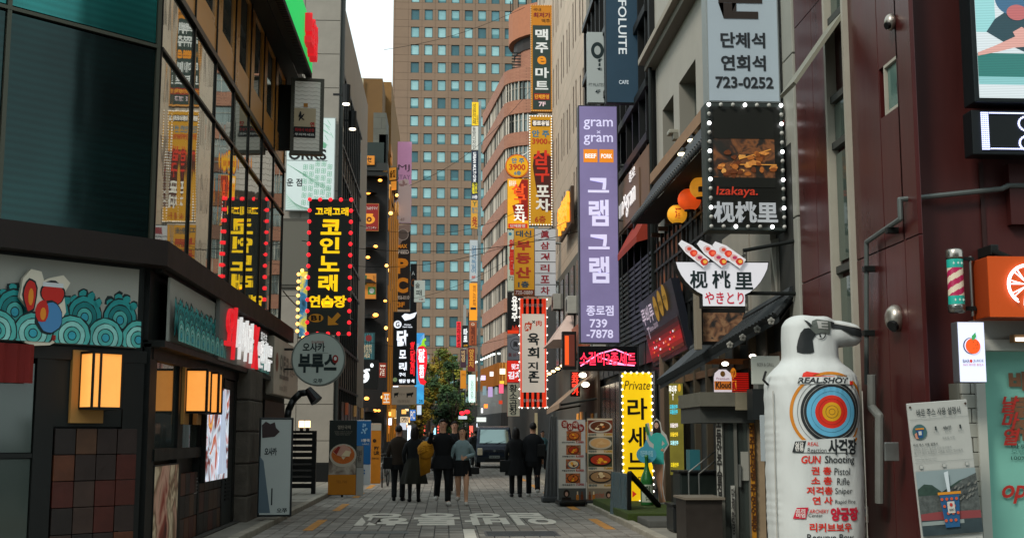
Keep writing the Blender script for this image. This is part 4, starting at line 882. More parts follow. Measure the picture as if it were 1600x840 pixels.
vs('maroon_skewer_sign', 'maroon vertical sign lettered 양꼬치 lowest on the brown column', (730.5, 543, 742.5, 580), '6a2418', .2, (('양\n꼬\n치', (732.5, 545, 740.5, 574), 'c08a38', .03),))
vs('mint_column_sign', 'glowing mint white vertical sign with thin dark letters', (731.5, 585, 743, 629), 'c4e0d8', .75, (('오\n정\n미\n초\n정', (735, 594, 740, 622), '4a7a70', .0),))
vs('purple_column_sign', 'dark purple vertical sign lettered 비빔밥 beside the maroon one', (719, 545, 729, 574), '3a2430', .2, (('비\n빔\n밥', (721, 547, 727, 565), 'c0a070', .02),))
vs('amber_column_sign', 'plain amber vertical sign below the purple one', (719, 578, 728.5, 607), 'c07a1c', .3, (('전주집', (721, 583, 727, 587), '8a5010', .01),))
vs('black_column_sign', 'black vertical sign with yellow green letters under the amber one', (718.5, 609, 727.5, 637), '16181a', .1, (('중\n국\n요\n리', (720.5, 613, 725.5, 635), '8a9a30', .02),))
vs('tarot_sign', 'black lightbox lettered 타로 with glowing white text above the tree', (721.5, 508, 732, 543), '101214', .1, (('타\n로', (724, 513, 730.5, 534), 'f0f4f8', .05), ('사주', (724, 538, 731, 542), 'e0a020', .03)))
vs('red_neon_column', 'narrow bright red neon column sign left of the tarot lightbox', (713, 502, 720.5, 543), 'c81e28', .8, (('프\n라\n임\n점', (714, 504, 719.5, 541), '7a0a10', .04),))
ppx = [(747.5, 160), (746.5, 440), (744, 640)]
pol = thing('sign_pole', 'thin steel pole carrying the stack of vertical signs', 'pole', (at(749, 400, 106.4)[0], 106.4, 0))
q = M(); X = at(749, 400, 106.4)[0]; q.box(X-.12, X+.12, 106.3, 106.5, 0, at(749, 158, 106.4)[1], STEEL); q.box(at(731, 600, 106)[0], at(731, 600, 106)[0]+.1, 106.3, 106.5, 0, 12, DKMET); q.build('post', pol)
# ---- trees
def tree(name, label, X, Y, h, rx, ry, cols, n, seed, z0=2.2, tilt=0, lsz=.26):
    rn = random.Random(seed); t = thing(name, label, 'tree', (X, Y, 0), 0, 'street trees at the end of the street')
    q = M(); bk = mat('3a3028', rough=.9, noise=.3)
    q.cyl((X, Y, 0), (X+.1, Y, h*.45), .28, bk, .17, 8); tips = []
    for k in range(9):
        a = k*2.4; z1 = h*(.4+.05*k); L = rx*.75; e = (X+L*math.cos(a)*(1-.05*k), Y+ry*.7*math.sin(a), z1+h*.25*rn.uniform(.5, 1))
        q.cyl((X+.1, Y, h*.3+k*.1), e, .1, bk, .03, 6); tips.append(e)
    q.build('trunk', t)
    cl = []
    for k in range(46):
        a, b, r = rn.random()*6.28, math.acos(rn.uniform(-1, 1)), rn.random()**.45
        c = Vector((X+rx*r*math.sin(b)*math.cos(a), Y+ry*r*math.sin(b)*math.sin(a), z0+(h-z0)*(.5+.5*r*math.cos(b))))
        cl.append((c, rn.uniform(.5, 1.15)*rx*.3, rn.choice(cols)))
    q = M()
    for i in range(n):
        c, s, m = cl[i % len(cl)]; d = Vector((rn.gauss(0, 1), rn.gauss(0, 1), rn.gauss(0, .8)))
        p = c+d*s*.5; u = Vector((rn.gauss(0, 1), rn.gauss(0, 1), rn.gauss(0, .6))).normalized(); v_ = u.orthogonal().normalized(); L = lsz*rn.uniform(.5, 1.2)
        q.add([p-u*L, p+v_*L*.45, p+u*L, p-v_*L*.45], [(0, 1, 2, 3)], m)
    q.build('crown', t, kind='stuff')
GY = [mat(c, rough=.8) for c in ('82802c', '6f7a2c', '92802a', '5a6a2c')]; GD_ = [mat(c, rough=.8) for c in ('2c4426', '37502a', '22381f', '4a5c2a')]; GO = [mat(c, rough=.8) for c in ('7a6418', '6a5a1a', '8a6e1c')]
tree('street_tree', 'yellow green tree in front of the tower, tallest crown above the others', -.3, 127, 10.4, 2.0, 2.2, GY+GO[:1], 7000, 1, 4.2, lsz=.17)
tree('street_tree', 'dark green tree crown beside the tarot sign and sign column', 1.0, 118, 9.0, 1.5, 1.8, GD_+GY[:1], 6500, 2, 2.6, lsz=.17)
tree('street_tree', 'low golden leaved tree at the foot of the tower', -2.2, 112, 6.2, 1.0, 1.3, GO+GY[:1], 3000, 3, 1.6, lsz=.15)
tree('street_tree', 'olive green tree crown just left of the red neon column', -1.7, 123, 9.2, 1.5, 1.8, GY[1:]+GD_[:1], 5500, 4, 3, lsz=.16)
tree('street_tree', 'dark shaded low tree beneath the mint sign', .5, 104, 5.4, 1.7, 1.5, GD_, 5000, 5, 1.0, lsz=.15)
low = thing('podium_building', 'low brown podium storey at the foot of the tower behind the trees', 'building', (0, 200, 0))
q = M(); q.box(-30, 28, 185, 200, 0, 6, mat('2a2a28', rough=.8, noise=.2)); q.build('wall', low)
q = M()
rn = random.Random(6)
for k in range(14): X = -8+k*1.1+rn.random(); q.box(X, X+.5, 184.8, 184.95, rn.uniform(.6, 2.4), rn.uniform(2.6, 3.4), mat(rn.choice(('ffd9a0', 'e8f0ff', 'ff5a4a', '9ad0e8')), em=.9))
q.build('lit_windows', low, kind='stuff')
tl = thing('traffic_light', 'red traffic light and small signs on a pole at the end of the street', 'traffic light', (at(726, 648, 104)[0], 103, 0))
q = M(); X, Z = at(725, 655, 103); q.cyl((X, 103, 0), (X, 103, Z+.6), .07, DKMET); q.build('post', tl)
for px, py in ((722, 645), (730, 643)): X, Z = at(px, py, 103); q = M(); q.ball((X, 102.9, Z), (.22, .1, .16), mat('ff2030', em=2.2), 10, 6); q.build('red_lamp', tl)
X, Z = at(723, 652, 103); q = M(); q.box(X-.35, X+.35, 102.85, 102.9, Z-.12, Z+.14, mat('c8d0dc', em=.5)); q.build('small_plate', tl)
# gas flag pole
fp = thing('grey_post', 'grey square post standing before the tower beside the orange column sign', 'post', (at(726, 500, 112)[0], 112, 0)); q = M(); X0, X1 = at(724, 500, 112)[0], at(728.5, 500, 112)[0]; q.box(X0, X1, 112, 112.3, 0, at(726, 476, 112)[1], mat('8a8c88', rough=.5)); q.build('shaft', fp)
# ================================================================== RIGHT SIDE, from the far end towards the viewer
R4 = thing('beige_stone_building', 'tall beige stone building with narrow paired slit windows on the right of the street', 'building', (4.5, 50, 0))
BEI = tiled('beige_stone', 'b6a48f', 'b0a08c', 1.15, .62, 'YZ', .012, .25, .75, .5, .1)
TR4 = FR(4.5, 60)
hs = []
for i in range(9):
    for j in range(7):
        x = 1.2+i*2.25; z = 8.8+j*3.1
        for d in (0, .85): hs.append((x+d, x+d+.3, z+.25*(i % 2), z+1.7+.25*(i % 2)))
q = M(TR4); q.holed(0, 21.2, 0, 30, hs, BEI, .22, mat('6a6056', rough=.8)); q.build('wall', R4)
q = M(); q.box(4.75, 14, 38.8, 60, 0, 29.9, mat('7a7064', rough=.8)); q.box(4.5, 14, 38.78, 38.8, 0, 30, mat('8a8980', rough=.7, noise=.1)); q.build('core_wall', R4)
me_ = None
for h in hs:
    if me_ is None:
        q = M(TR4); q.box(h[0], h[1], .14, .17, h[2], h[3], glassy('slit_glass', '3a4646', .5, .08, .1)); q.box(h[0], h[1], .11, .15, h[2]+.9, h[2]+.95, DKMET); o = q.build('window', R4); me_ = o.data; b0 = h; TT = wm(R4).inverted() @ TR4
    else:
        o = bpy.data.objects.new('window', me_); COL.objects.link(o); o.parent = R4; o.matrix_basis = Matrix.Translation((0, -(h[0]-b0[0]), h[2]-b0[2]))
# lower darker storeys
q = M(TR4); q.box(10.5, 21.2, -.1, -.01, 0, 7.6, mat('5a5850', rough=.7, noise=.15)); q.box(0, 10.5, -.06, -.01, 0, 7.0, mat('3a3834', rough=.7, noise=.2))
for k in range(5): q.box(11.3+k*1.9, 12.3+k*1.9, -.14, -.1, 4.2, 7.3, mat('171c1d', rough=.2))
q.build('lower_storeys', R4)
q = M(TR4)
for k in range(6): q.cyl((11+k*1.8, -.5, 3.9), (11+k*1.8, -.1, 4.0), .04, BLK, n=6); q.ball((11+k*1.8, -.55, 3.85), (.09, .09, .05), mat('ffd9a0', em=3), 8, 5)
q.build('lamp_row', R4)
R6 = thing('cream_shop_row', 'row of low shops with lit cream fronts beyond the stone building', 'building', (5.2, 80, 0))
q = M(); q.box(5.0, 14, 60.1, 99, 0, 9, mat('4a4640', rough=.8, noise=.2)); q.build('wall', R6)
q = M(frame(0, 59.9, 0)); q.rect(4.3, 5.2, 0, 2.6, 0, mat('c8b890', em=.25)); q.build('lit_front', R6)
# signs hung on the stone building
s = Sign.hang('beer_mart_sign', 'tall dark green sign in an orange frame with white letters 맥주 마트', (829, 10, 863, 176), 52, face=mat('b8781c', em=.12, noise=.05), body=mat('7a5a2a', rough=.5), depth=.3, fw=.01)
s.r((832, 42, 860, 173), mat('2a3c38', em=.05)); s.t('국내', (833, 15, 845, 20), mat('4a2a14'), .01); s.t('최저가', (833, 22, 860, 30), mat('7a1c2a'), .03); s.t('맥주', (846, 32, 859, 38), mat('4a2a14'), .01)
for c, r, cc_ in (('맥', (836, 48, 856, 65), 'd0d6d6'), ('주', (836, 69, 856, 85), 'd0d6d6'), ('e', (839, 90, 853, 103), 'd88a1c'), ('마', (836, 108, 857, 124), 'd0d6d6'), ('트', (836, 129, 856, 142), 'd0d6d6')): s.t(c, r, mat(cc_, em=.15), .03)
s.r((834, 148, 858, 158), mat('8a2418', em=.1), 2); s.t('단체환영', (835, 149.5, 857, 156.5), mat('d8982c', em=.2), .03, 3); s.t('7F', (841, 161, 852, 168), mat('d8c0c8', em=.2), .03)
s.bulbs(border(829.7, 11, 862, 175, 9, 44), .028, mat('c89a5a', em=.4), .01, stuff=True); s.arms((50, 133), .35, .12, mat('a8b0b0', rough=.6)); s.arms((100,), .5, .04, DKMET)
s = Sign.hang('pocha_tall_sign', 'tall yellow sign with red zigzag letters and white dotted border, taller pocha sign', (826.5, 182, 862.5, 353), 51.5, face=mat('c08c18', em=.15, noise=.08, ns=1.5), body=mat('4a3a20'), depth=.28, fw=.01)
s.poly([(834, 243), (850, 240), (861, 246), (861, 330), (846, 330), (838, 300), (832, 262)], mat('4a1c14', rough=.6), 1, 'drop_shadow_print')
s.t('종로유일', (832, 190, 858, 198), mat('e0dcd4', em=.2), .05, 3); s.r((831, 189, 859, 199), mat('2a2018'), 2); s.t('안 주', (831, 205, 858, 216), mat('2a7a9a'), .03); s.t('3900', (831, 218, 855, 227), mat('b8401c'), .03); s.t('원', (856, 222, 860, 226), mat('b8401c'), .01)
for c, r, cc_ in (('삼', (832, 236, 858, 260), 'c8301c'), ('구', (836, 263, 858, 286), 'c8301c'), ('포', (837, 291, 858, 309), 'd8d8d0'), ('차', (836, 312, 859, 332), 'd8d8d0')): s.t(c, r, mat(cc_, em=.15), .03, 3)
s.t('6층', (835, 338, 852, 349), mat('a8381c'), .02)
s.bulbs(border(827.5, 183, 861.5, 352, 8, 40), .032, mat('f0f0e8', em=.6), .01, stuff=True); s.arms((222, 315), .35, .12, mat('a8b0b0', rough=.6))
cx, cz = at(808, 260, 60); T8 = frame(cx, 60, cz); rd = thing('round_price_sign', 'round yellow sign reading 안주 3900 with orange scalloped edge', 'sign', (cx, 60, cz-.6))
dsc(T8, .59, -.1, .1, (mat('c8641c', em=.2), mat('8a4a1c')), rd, 'rim', 32); dsc(T8, .53, -.11, .11, (mat('d09a14', em=.3), mat('a07a1c')), rd, 'face', 32); q60 = 60/1940
def pr(r, c=(808, 260), k=q60): return ((r[0]-c[0])*k, (r[2]-c[0])*k, (c[1]-r[3])*k, (c[1]-r[1])*k)
for t_, r, c in (('안 주', (799, 247, 819, 256), '2a7a9a'), ('3900', (795, 257, 821, 267), 'b8401c'), ('6층', (803, 268, 814, 275), '2a7a9a')): txt(rd, T8, t_, *pr(r), -.118, mat(c, em=.1), .03)
q = M(); X, Z = at(822, 228, 60); q.cyl((cx+.2, 60, cz+.5), (4.9, 60, cz+1.3), .03, STEEL, n=5); q.cyl((cx, 60, cz), (4.9, 60, cz), .05, STEEL, n=5); q.build('bracket', rd)
s = Sign.hang('pocha_short_sign', 'yellow and orange lit sign below the round price sign', (792.5, 280, 826, 358), 60, face=mat('dca018', em=.4, noise=.12, ns=1.5), body=mat('5a3a1c'), depth=.26, fw=.01)
s.poly([(815, 281), (825, 281), (825, 345), (806, 345), (800, 322), (812, 318), (806, 300)], mat('8a1c10', em=.2), 1, 'drop_shadow_print'); s.t('종로유일', (795, 283, 806, 292), mat('e8e0d0', em=.3), .04, 2)
for c, r, cc_ in (('삼', (799, 288, 821, 304), 'e0501c'), ('구', (803, 305, 822, 319), 'e0501c'), ('포', (804, 321, 819, 334), 'e8e8e0'), ('차', (802, 335, 822, 348), 'e8e8e0')): s.t(c, r, mat(cc_, em=.4), .03, 3)
s.r((794, 350, 824, 357), mat('c03018', em=.3), 1); s.t('단체환영', (797, 351, 820, 356), WHITE, .02, 2)
s = Sign.hang('oneroom_sign', 'pale green vertical sign with red letters 원룸텔, partly hidden', (793, 360, 818, 455), 59, face=mat('a8b4a4', em=.12), body=mat('8a928a'), depth=.2, fw=.01)
s.e(797, 366, 2.5, 2.5, mat('2a7a9a')); s.t('원\n룸\n텔', (795, 374, 804, 430), mat('c03020', em=.1), .05); s.t('72', (795, 432, 802, 438), mat('5a5a50'), .01)
s = Sign.hang('tavern_sign', 'black vertical sign with white brushed letters 육객주 over red flames, partly hidden', (792.5, 456, 818, 521), 58.5, face=mat('16181a', em=.05), body=BLK, depth=.2, fw=.01)
s.t('유\n객\n주', (799, 463, 808.5, 502), mat('e8e8e4', em=.5), .05); s.r((793, 516, 817, 521), mat('d83a18', em=.6), 1); s.poly([(799, 516), (801, 508), (804, 513), (806, 507), (809, 512), (812, 508), (814, 516)], mat('a82a18', em=.4), 1, 'flame_print'); s.e(803, 456+4, 3, 3, mat('a8a8a0'), 1)
s = Sign.hang('grey_seal_sign', 'grey vertical sign with a round seal, partly hidden', (792.5, 523, 818, 562), 58.5, face=mat('7c8088', em=.1), body=mat('5a5c60'), depth=.2, fw=.01)
s.e(806, 538, 9, 9, mat('3a3c40')); s.e(806, 538, 8, 8, mat('7c8088', em=.1), 2); s.t('眞', (801, 533, 809, 542), mat('2a2a2c'), .02, 3); s.t('眞 삼거리', (794, 551, 816, 557), mat('8a3a3a'), .01)
s = Sign.hang('red_gimbap_sign', 'bright red lightbox with white letters 맛 김치, partly hidden', (792, 563, 818, 597), 58.5, face=mat('d82c20', em=.6), body=mat('6a1c14'), depth=.2, fw=.01)
s.t('맛고', (799, 568, 813, 577), mat('f0e8f0', em=.7), .05); s.t('김치', (793.5, 580, 814, 592), mat('f0e8f0', em=.7), .05)
s = Sign.hang('gopchang_sign', 'cream vertical sign with brushed black letters 황소곱창', (792.5, 598, 812, 650), 58, face=mat('b4b09a', em=.25), body=mat('8a2018'), depth=.2, fw=.01)
s.t('황\n소\n곱\n창', (795.5, 600, 808, 648), INK, .02)
s = Sign.hang('realty_sign', 'yellow sign with red letters 대신부동산 beside a white stacked letter board', (803, 357, 834.5, 462), 48, face=mat('b8841c', em=.18), body=mat('5a5040'), depth=.28, fw=.006)
s.t('대신', (805.5, 361, 830, 371), mat('2a4a5a'), .03)
for c, r in (('부', (806, 377, 829, 392)), ('동', (805.5, 396, 829, 413)), ('산', (805, 418, 829, 435))): s.t(c, r, mat('a83222'), .04)
s.t('1층', (809, 440, 826, 450), mat('2a4a5a'), .04); s.r((803.5, 453, 834, 461.5), mat('6a2420')); s.t('720-0889', (805, 454.5, 832, 460.5), mat('c8b8b0'), .02)
s = Sign.hang('six_cell_sign', 'white board of six cells lettered 삼거리포차 in dark red', (835, 357, 868, 463), 48, face=mat('aeb2b6', em=.15), body=mat('2c3030'), depth=.28, fw=.006)
for i, c in enumerate('眞삼거리포차'): s.t(c, (844, 361+17.5*i, 858, 373+17.5*i), mat('8a2a34'), .03); s.r((835.5, 357.3+17.5*i, 867.5, 358.3+17.5*i), BLK, 1)
s.arms((380, 440), .3, .05)
s = Sign.hang('beef_sign', 'tall white sign in red and black stripes with brushed black letters 육회지존', (811, 466, 854, 637), 48.5, face=mat('c9beb0', em=.45, noise=.06, ns=1), body=mat('2a1a18'), depth=.3, fw=.01)
for a, b in ((467, 491), (613, 636)):
    s.r((813, a, 852, b), mat('141212', em=.03))
    for k in range(5): s.r((813.5+k*8.2, a, 817.5+k*8.2, b), mat('d8381c', em=.7), 2, 'stripe')
for x in (812.5, 850.5): s.r((x, 467, x+2.4, 636), mat('d8381c', em=.7), 3, 'stripe')
s.t('한우육회전문점', (817, 475, 848, 480), WHITE, .02, 4); s.t('종로점 739-0702', (817, 623, 847, 628), WHITE, .02, 4)
s.t('肉', (818, 503, 831, 518), mat('c8401c', em=.2), .04, shear=.2); s.t('×', (831, 501, 836, 506), INK, .02); s.t('肉', (837, 501, 846, 510), mat('c8401c', em=.2), .02)
for c, r in (('육', (824, 521, 842, 540)), ('회', (824, 543, 842, 560)), ('지', (824, 566, 840, 578)), ('존', (825, 580, 842, 598))): s.t(c, r, INK, .03)
s.bulbs([(x, 468+k*14) for x in (811, 854.5) for k in range(13)]+[(815+k*9, 637) for k in range(5)], .028, BULB_W, .02, stuff=True)
# things on the wall around px 870-900
s = Sign('glowing_script_sign', 'orange glowing script letters fixed on the stone wall', frame(4.25, 43.2, 8.6, -PI/2), 4.2, 1.3, (0, 0, 10, 3), depth=.1, body=mat('3a2a1c')); s.t('우리주막', (.5, .3, 9.5, 2.7), mat('f0a030', em=.9), .04, thick=.1)
um = thing('tent_awning', 'pale pink and white tent shaped awning above the orange lit shop', 'awning', (4.0, 44, 4.8))
q = M(); ap = (4.5, 43.6, 6.0); c4 = [(3.6, 41.4, 4.7), (3.6, 45.8, 4.7), (4.6, 45.8, 4.75), (4.6, 41.4, 4.75)]
q.add([ap]+c4, [(0, 1, 2), (0, 2, 3), (0, 3, 4), (0, 4, 1)], mat('b9a49a', em=.06, rough=.8, noise=.2, ns=2)); q.build('cloth', um)
s = Sign.hang('red_framed_box', 'black framed hanging box with glowing red and orange strip', (878, 518, 900, 577), 40, body=BLK, depth=.3); s.r((881, 523, 897, 572), mat('5a2a20', em=.3)); s.r((882, 525, 888, 570), mat('e0501c', em=.7), 2)
aw = thing('tan_awning', 'small tan cloth awning over the shop beside the menu boards', 'awning', (4, 38, 2.6))
q = M(); A1, A2 = at(864, 646, 38.5), at(893, 622, 36); q.add([(3.3, 40.5, 2.35), (3.3, 36, 2.45), (4.3, 36, 3.3), (4.3, 40.5, 3.2), (3.3, 40.5, 2.2), (3.3, 36, 2.3)], [(0, 1, 2, 3), (4, 5, 1, 0)], mat('8a7460', rough=.85, noise=.1)); q.build('cloth', aw)
q = M(); q.cyl((3.35, 36.1, 2.4), (4.5, 36.1, 2.6), .03, DKMET); q.cyl((3.35, 40.4, 2.3), (4.5, 40.4, 2.5), .03, DKMET); q.build('arms', aw)
ne = Sign.hang('red_neon_sign', 'small red neon lettered sign on the lit orange shop', (891, 580, 906, 619), 39.5, face=mat('3a1410', em=.2), body=BLK, depth=.1); ne.t('포\n차\n명\n가', (893, 582, 904, 617), mat('ff3a28', em=1.6), .03)
br_ = thing('lit_shopfront', 'warm orange lit shop interior beside the alley of menu boards', 'shop', (4.6, 38, 0))
q = M(FR(4.42, 42)); q.box(0, 6.2, -.02, .05, .2, 4.2, mat('33281e', rough=.6, noise=.3)); q.build('wall', br_)
rr = random.Random(31)
for k in range(12): x = .2+k*.5; q = M(FR(4.42, 42)); q.box(x, x+.42, -.06, -.03, .5+rr.random()*.5, 1.9+rr.random()*.5, photo_mat('shop_light', ('4a3014', 'b0702a', 'f0a040', '6a4018'), 3, .5, k) if k < 4 else mat(rr.choice(('8a5a24', 'a86e2c', '5c3a18', '3a3a34')), em=rr.choice((.2, .5, .7)))); q.build('lit_window', br_)
for X_, Y_, Z_ in ((4.2, 40.6, 2.9), (4.2, 37.9, 3.35), (4.1, 36.3, 3.0)): q = M(); q.ball((X_, Y_, Z_), (.12, .12, .08), mat('fff0d0', em=5), 8, 5); q.build('shop_lamp', br_)
gp_ = mat('7a3a1c', em=.25, rough=.5); q = M(FR(4.4, 42)); q.box(0, 6, -.12, -.04, 4.2, 5.1, gp_); q.build('fascia', br_)

# ---- dark steel fronted building with brown fascia
R3 = thing('steel_front_building', 'dark building with black steel lattice front and brown gram fascia on the right', 'building', (4.6, 31, 0))
q = M(); q.box(4.6, 14, 26.1, 38.7, 0, 16, mat('23282a', rough=.6, noise=.2)); q.build('wall', R3)
q = M(FR(4.55, 38.6))
for k in range(13): q.box(k*1.0, k*1.0+.09, -.16, 0, 4.3, 14.5, BLK)
for z in (7.9, 9.1, 10.8, 12.6, 14.4): q.box(0, 12.4, -.22, 0, z, z+.18, BLK)
q.build('steel_lattice', R3)
q = M(FR(4.55, 38.6)); rr = random.Random(12)
for k in range(12):
    for z in (8.1, 9.3, 11, 12.8):
        if rr.random() < .6: q.box(k+.12, k+.95, -.02, 0, z, z+rr.choice((1.0, 1.4)), glassy('lattice_glass', '6a7472', .6, .06, .1) if k+z == 8.1 else mat(rr.choice(('2c3436', '3a4446', '8a9294')), rough=.15, metal=.6))
q.build('lattice_panes', R3)
q = M(FR(4.4, 32.2)); q.box(0, 6.0, -.02, .15, 6.5, 7.8, mat('6a5240', rough=.6, noise=.18, ns=1.5)); q.build('brown_fascia', R3)
GL_ = Sign('gram_fascia_letters', 'white glowing raised letters gram×gram on the brown fascia', frame(4.36, 29.6, 6.55, -PI/2), 4.4, 1.0, (0, 0, 44, 10), depth=.03, body=mat('6a5240', rough=.6)); GL_.t('gram×gram', (6, 2.5, 40, 8.5), mat('e0dcdc', em=.4), .0, thick=.02); GL_.t('종로', (31, -1.2, 40, 1.2), mat('e0dcdc', em=.4), .0, thick=.02); GL_.r((0, 3, 5, 9), mat('d8501c', em=.6), 2)
ra = thing('red_awning', 'dark red slanted awning under the brown gram fascia', 'awning', (4, 29, 6))
q = M(); q.add([(4.15, 29.6, 5.85), (4.15, 26.6, 5.85), (4.5, 26.6, 6.5), (4.5, 29.6, 6.5), (4.15, 29.6, 5.7), (4.15, 26.6, 5.7), (4.5, 26.6, 5.8)], [(0, 1, 2, 3), (4, 5, 1, 0), (1, 5, 6, 2)], mat('8a3020', rough=.8, noise=.15)); q.build('cloth', ra)
q = M(FR(4.5, 38)); rr = random.Random(13)
for k in range(11): x = .2+k*1.05; q.box(x, x+.9, -.03, .02, .4, 2.9, mat(rr.choice(('15191a', '1c2224', '2a2620')), rough=.25)); q.box(x, x+.9, -.06, -.0, 3.1, 5.4, mat(rr.choice(('1d2021', '26282a', '1a1c1d')), rough=.5))
for k in range(16): q.box(5.6, 12, -.1, -.04, 3.6+k*.12, 3.66+k*.12, mat('2e3436', rough=.5, metal=.3))
q.build('dark_shopfront', R3)
rl = thing('red_light_strip', 'thin vertical red light strip on the dark facade', 'lamp', (4.3, 26.9, 4.5)); X, Z = at(1019, 442, 26.8); q = M(); q.box(X-.03, X+.03, 26.75, 26.8, Z-.2, Z+.2, mat('ff3420', em=1.8)); q.build('tube', rl); q = M(); q.box(X-.02, X+.02, 26.74, 26.8, Z+.32, Z+.5, mat('fff0f0', em=1.2)); q.build('white_tube', rl)
on = Sign.hang('grey_fitness_sign', 'light grey vertical sign with black round mark and sideways lettering', (917, 52, 943.5, 162), 33.5, face=mat('9fa8a6', em=.05, rough=.5), body=mat('8a9290'), depth=.2, fw=.01)
on.e(933, 81, 10, 13, INK); on.e(933, 81, 5, 7, mat('9fa8a6'), 2); on.t('f\ni\nt', (932, 94, 940, 112), INK, .03); on.t('4F', (929, 142, 937, 148), INK, .02); on.t('PT PILATES', (919, 132, 942, 137), mat('5a6260'), 0)
fo = Sign.hang('blue_cafe_sign', 'dark blue hanging banner with sideways white word FOLUITE and CAFE', (945, -70, 998, 163), 28, face=mat('243d4e', em=.12, noise=.12, ns=1), body=mat('1a2226'), depth=.2, fw=.02)
v, f, (a, b, c, d) = glyphs('FOLUITE', .012); x0, z0 = fo.xz(965, 88); x1, z1 = fo.xz(978, 4); q = M(fo.T); q.add([(x0+(p2-c)/(d-c)*(x1-x0), fo.y-.008, z1+(p1-a)/(b-a)*(z0-z1)) for p1, p2 in v], f, mat('c8d0d4', em=.3)); q.build('lettering', fo.root)
fo.t('CAFE', (965, 128, 980, 134), mat('b0bcc4', em=.3), .02); fo.arms((20, 120), .6, .03, DKMET)
gg = Sign.hang('purple_banner', 'tall purple lightbox reading gram × gram with orange BEEF and PORK tags', (903.5, 167, 966, 537), 30, face=mat('776f98', em=.36, noise=.1, ns=1.1), body=mat('3a3c44', rough=.4, metal=.4), depth=.28, fw=.03)
LV = mat('c9c6e4', em=.55)
gg.t('gram', (912, 190, 958, 206), LV, .008); gg.t('×', (932.5, 207.5, 938.5, 212), LV, .0); gg.t('gram', (912, 214.5, 958, 230.5), LV, .008)
for a, t_ in ((911.5, 'BEEF'), (936.5, 'PORK')): gg.r((a, 237, a+22, 257.5), mat('d8801c', em=.5)); gg.t(t_, (a+2.5, 244, a+20, 251), mat('f0e4e0', em=.6), .035)
for c, r in (('그', (918, 282, 951, 305)), ('램', (919, 316, 950, 357)), ('그', (918, 370, 951, 393)), ('램', (919, 404, 950, 445))): gg.t(c, r, LV, .03)
gg.t('종로점', (914, 479, 956, 495), LV, .025); gg.t('739', (919, 500, 946, 513), LV, .02); gg.t('-7878', (914, 516, 955, 529), LV, .02)
gg.arms((260, 346), .75, .035, mat('6a706e', rough=.4, metal=.6))
nn = Sign.hang('pink_neon_box', 'black box with pink red neon letters 소갈비 3종 세트', (903, 541, 995, 579), 28, face=mat('0c0f12', em=.02, rough=.25), body=BLK, depth=.25, fw=.01)
NR_ = mat('ff2a48', em=1.5); nn.t('소갈비3종세트', (905, 550, 992, 571), NR_, .02)
q = M(nn.T)
for (a, b) in (((906, 572), (935, 553)), ((935, 553), (960, 546)), ((960, 546), (985, 556)), ((950, 568), (990, 571)), ((940, 560), (975, 570))): ln(q, nn, a, b, .014, mat('ff8ab8', em=1.6), 1)
q.build('neon_tube', nn.root)

# ---- pale concrete building
R2 = thing('pale_concrete_building', 'pale concrete building with deep tall window recesses and a projecting cornice', 'building', (4.5, 21, 0))
PC_ = mat('96938a', rough=.7, noise=.1, ns=.8, bump=.15, bs=4)
TR2 = FR(4.5, 26)
hs = [(2.2-1.3+k*3.0-0.0, 2.2+k*3.0, 6.0, 8.3) for k in range(3)]
hs = [(.9, 2.15, 5.6, 8.25), (2.75, 4.35, 5.6, 8.3), (5.2, 6.8, 5.6, 8.3), (7.6, 9.2, 5.6, 8.3)]
q = M(TR2); q.holed(0, 10.4, 3.3, 15, hs, PC_, .35, mat('79786f', rough=.7)); q.build('wall', R2)
q = M(); q.box(4.9, 14, 15.62, 26, 0, 14.9, mat('5a5a54', rough=.8)); q.box(4.5, 4.9, 25.98, 26.05, 0, 15, PC_); q.box(4.5, 14, 15.55, 15.6, 0, 15, PC_); q.build('core_wall', R2)
for h in hs: q = M(TR2); q.box(h[0], h[1], .3, .32, h[2], h[3], glassy('recess_glass', '4a5a56', .5, .08, .1)); q.box((h[0]+h[1])/2-.03, (h[0]+h[1])/2+.03, .26, .3, h[2], h[3], DKMET); q.build('window', R2)
q = M(TR2); q.box(-.05, 10.4, -.35, 0, 9.5, 9.62, mat('8a8376', rough=.7)); q.box(0, 10.4, -.22, 0, 9.35, 9.5, mat('6a665c', rough=.7)); q.build('cornice', R2)
q = M(TR2); q.box(-.1, .12, -.12, .02, 3.4, 12, BLK); q.cyl((.3, -.15, 4), (.3, -.15, 10), .04, DKMET); q.build('downpipe', R2)
# lower front of that building
q = M(TR2); q.box(0, 10.4, -.02, .05, 0, 3.3, mat('262a2a', rough=.6, noise=.2)); q.box(0, 4.5, -.03, 0, 3.3, 5.5, mat('1a1e1f', rough=.5)); q.box(4.5, 10.4, -.03, 0, 3.3, 5.3, mat('2a2c2a', rough=.6, noise=.2)); q.build('lower_wall', R2)
fl_ = thing('flood_light', 'grey flood light on an arm above the wooden roof edge', 'lamp', (4.3, 23.5, 7)); X, Z = at(1054, 210, 23.6); q = M(); q.bbox(X-.14, X+.16, 23.4, 23.7, Z-.02, Z+.06, mat('8a8a7e', rough=.5), .02); q.bbox(X-.06, X+.1, 23.4, 23.6, Z-.14, Z-.02, mat('6a6a60'), .01); q.build('lamp_head', fl_); q = M(); q.cyl((X+.1, 23.5, Z), (4.6, 23.5, Z+.03), .03, DKMET); q.build('arm', fl_)
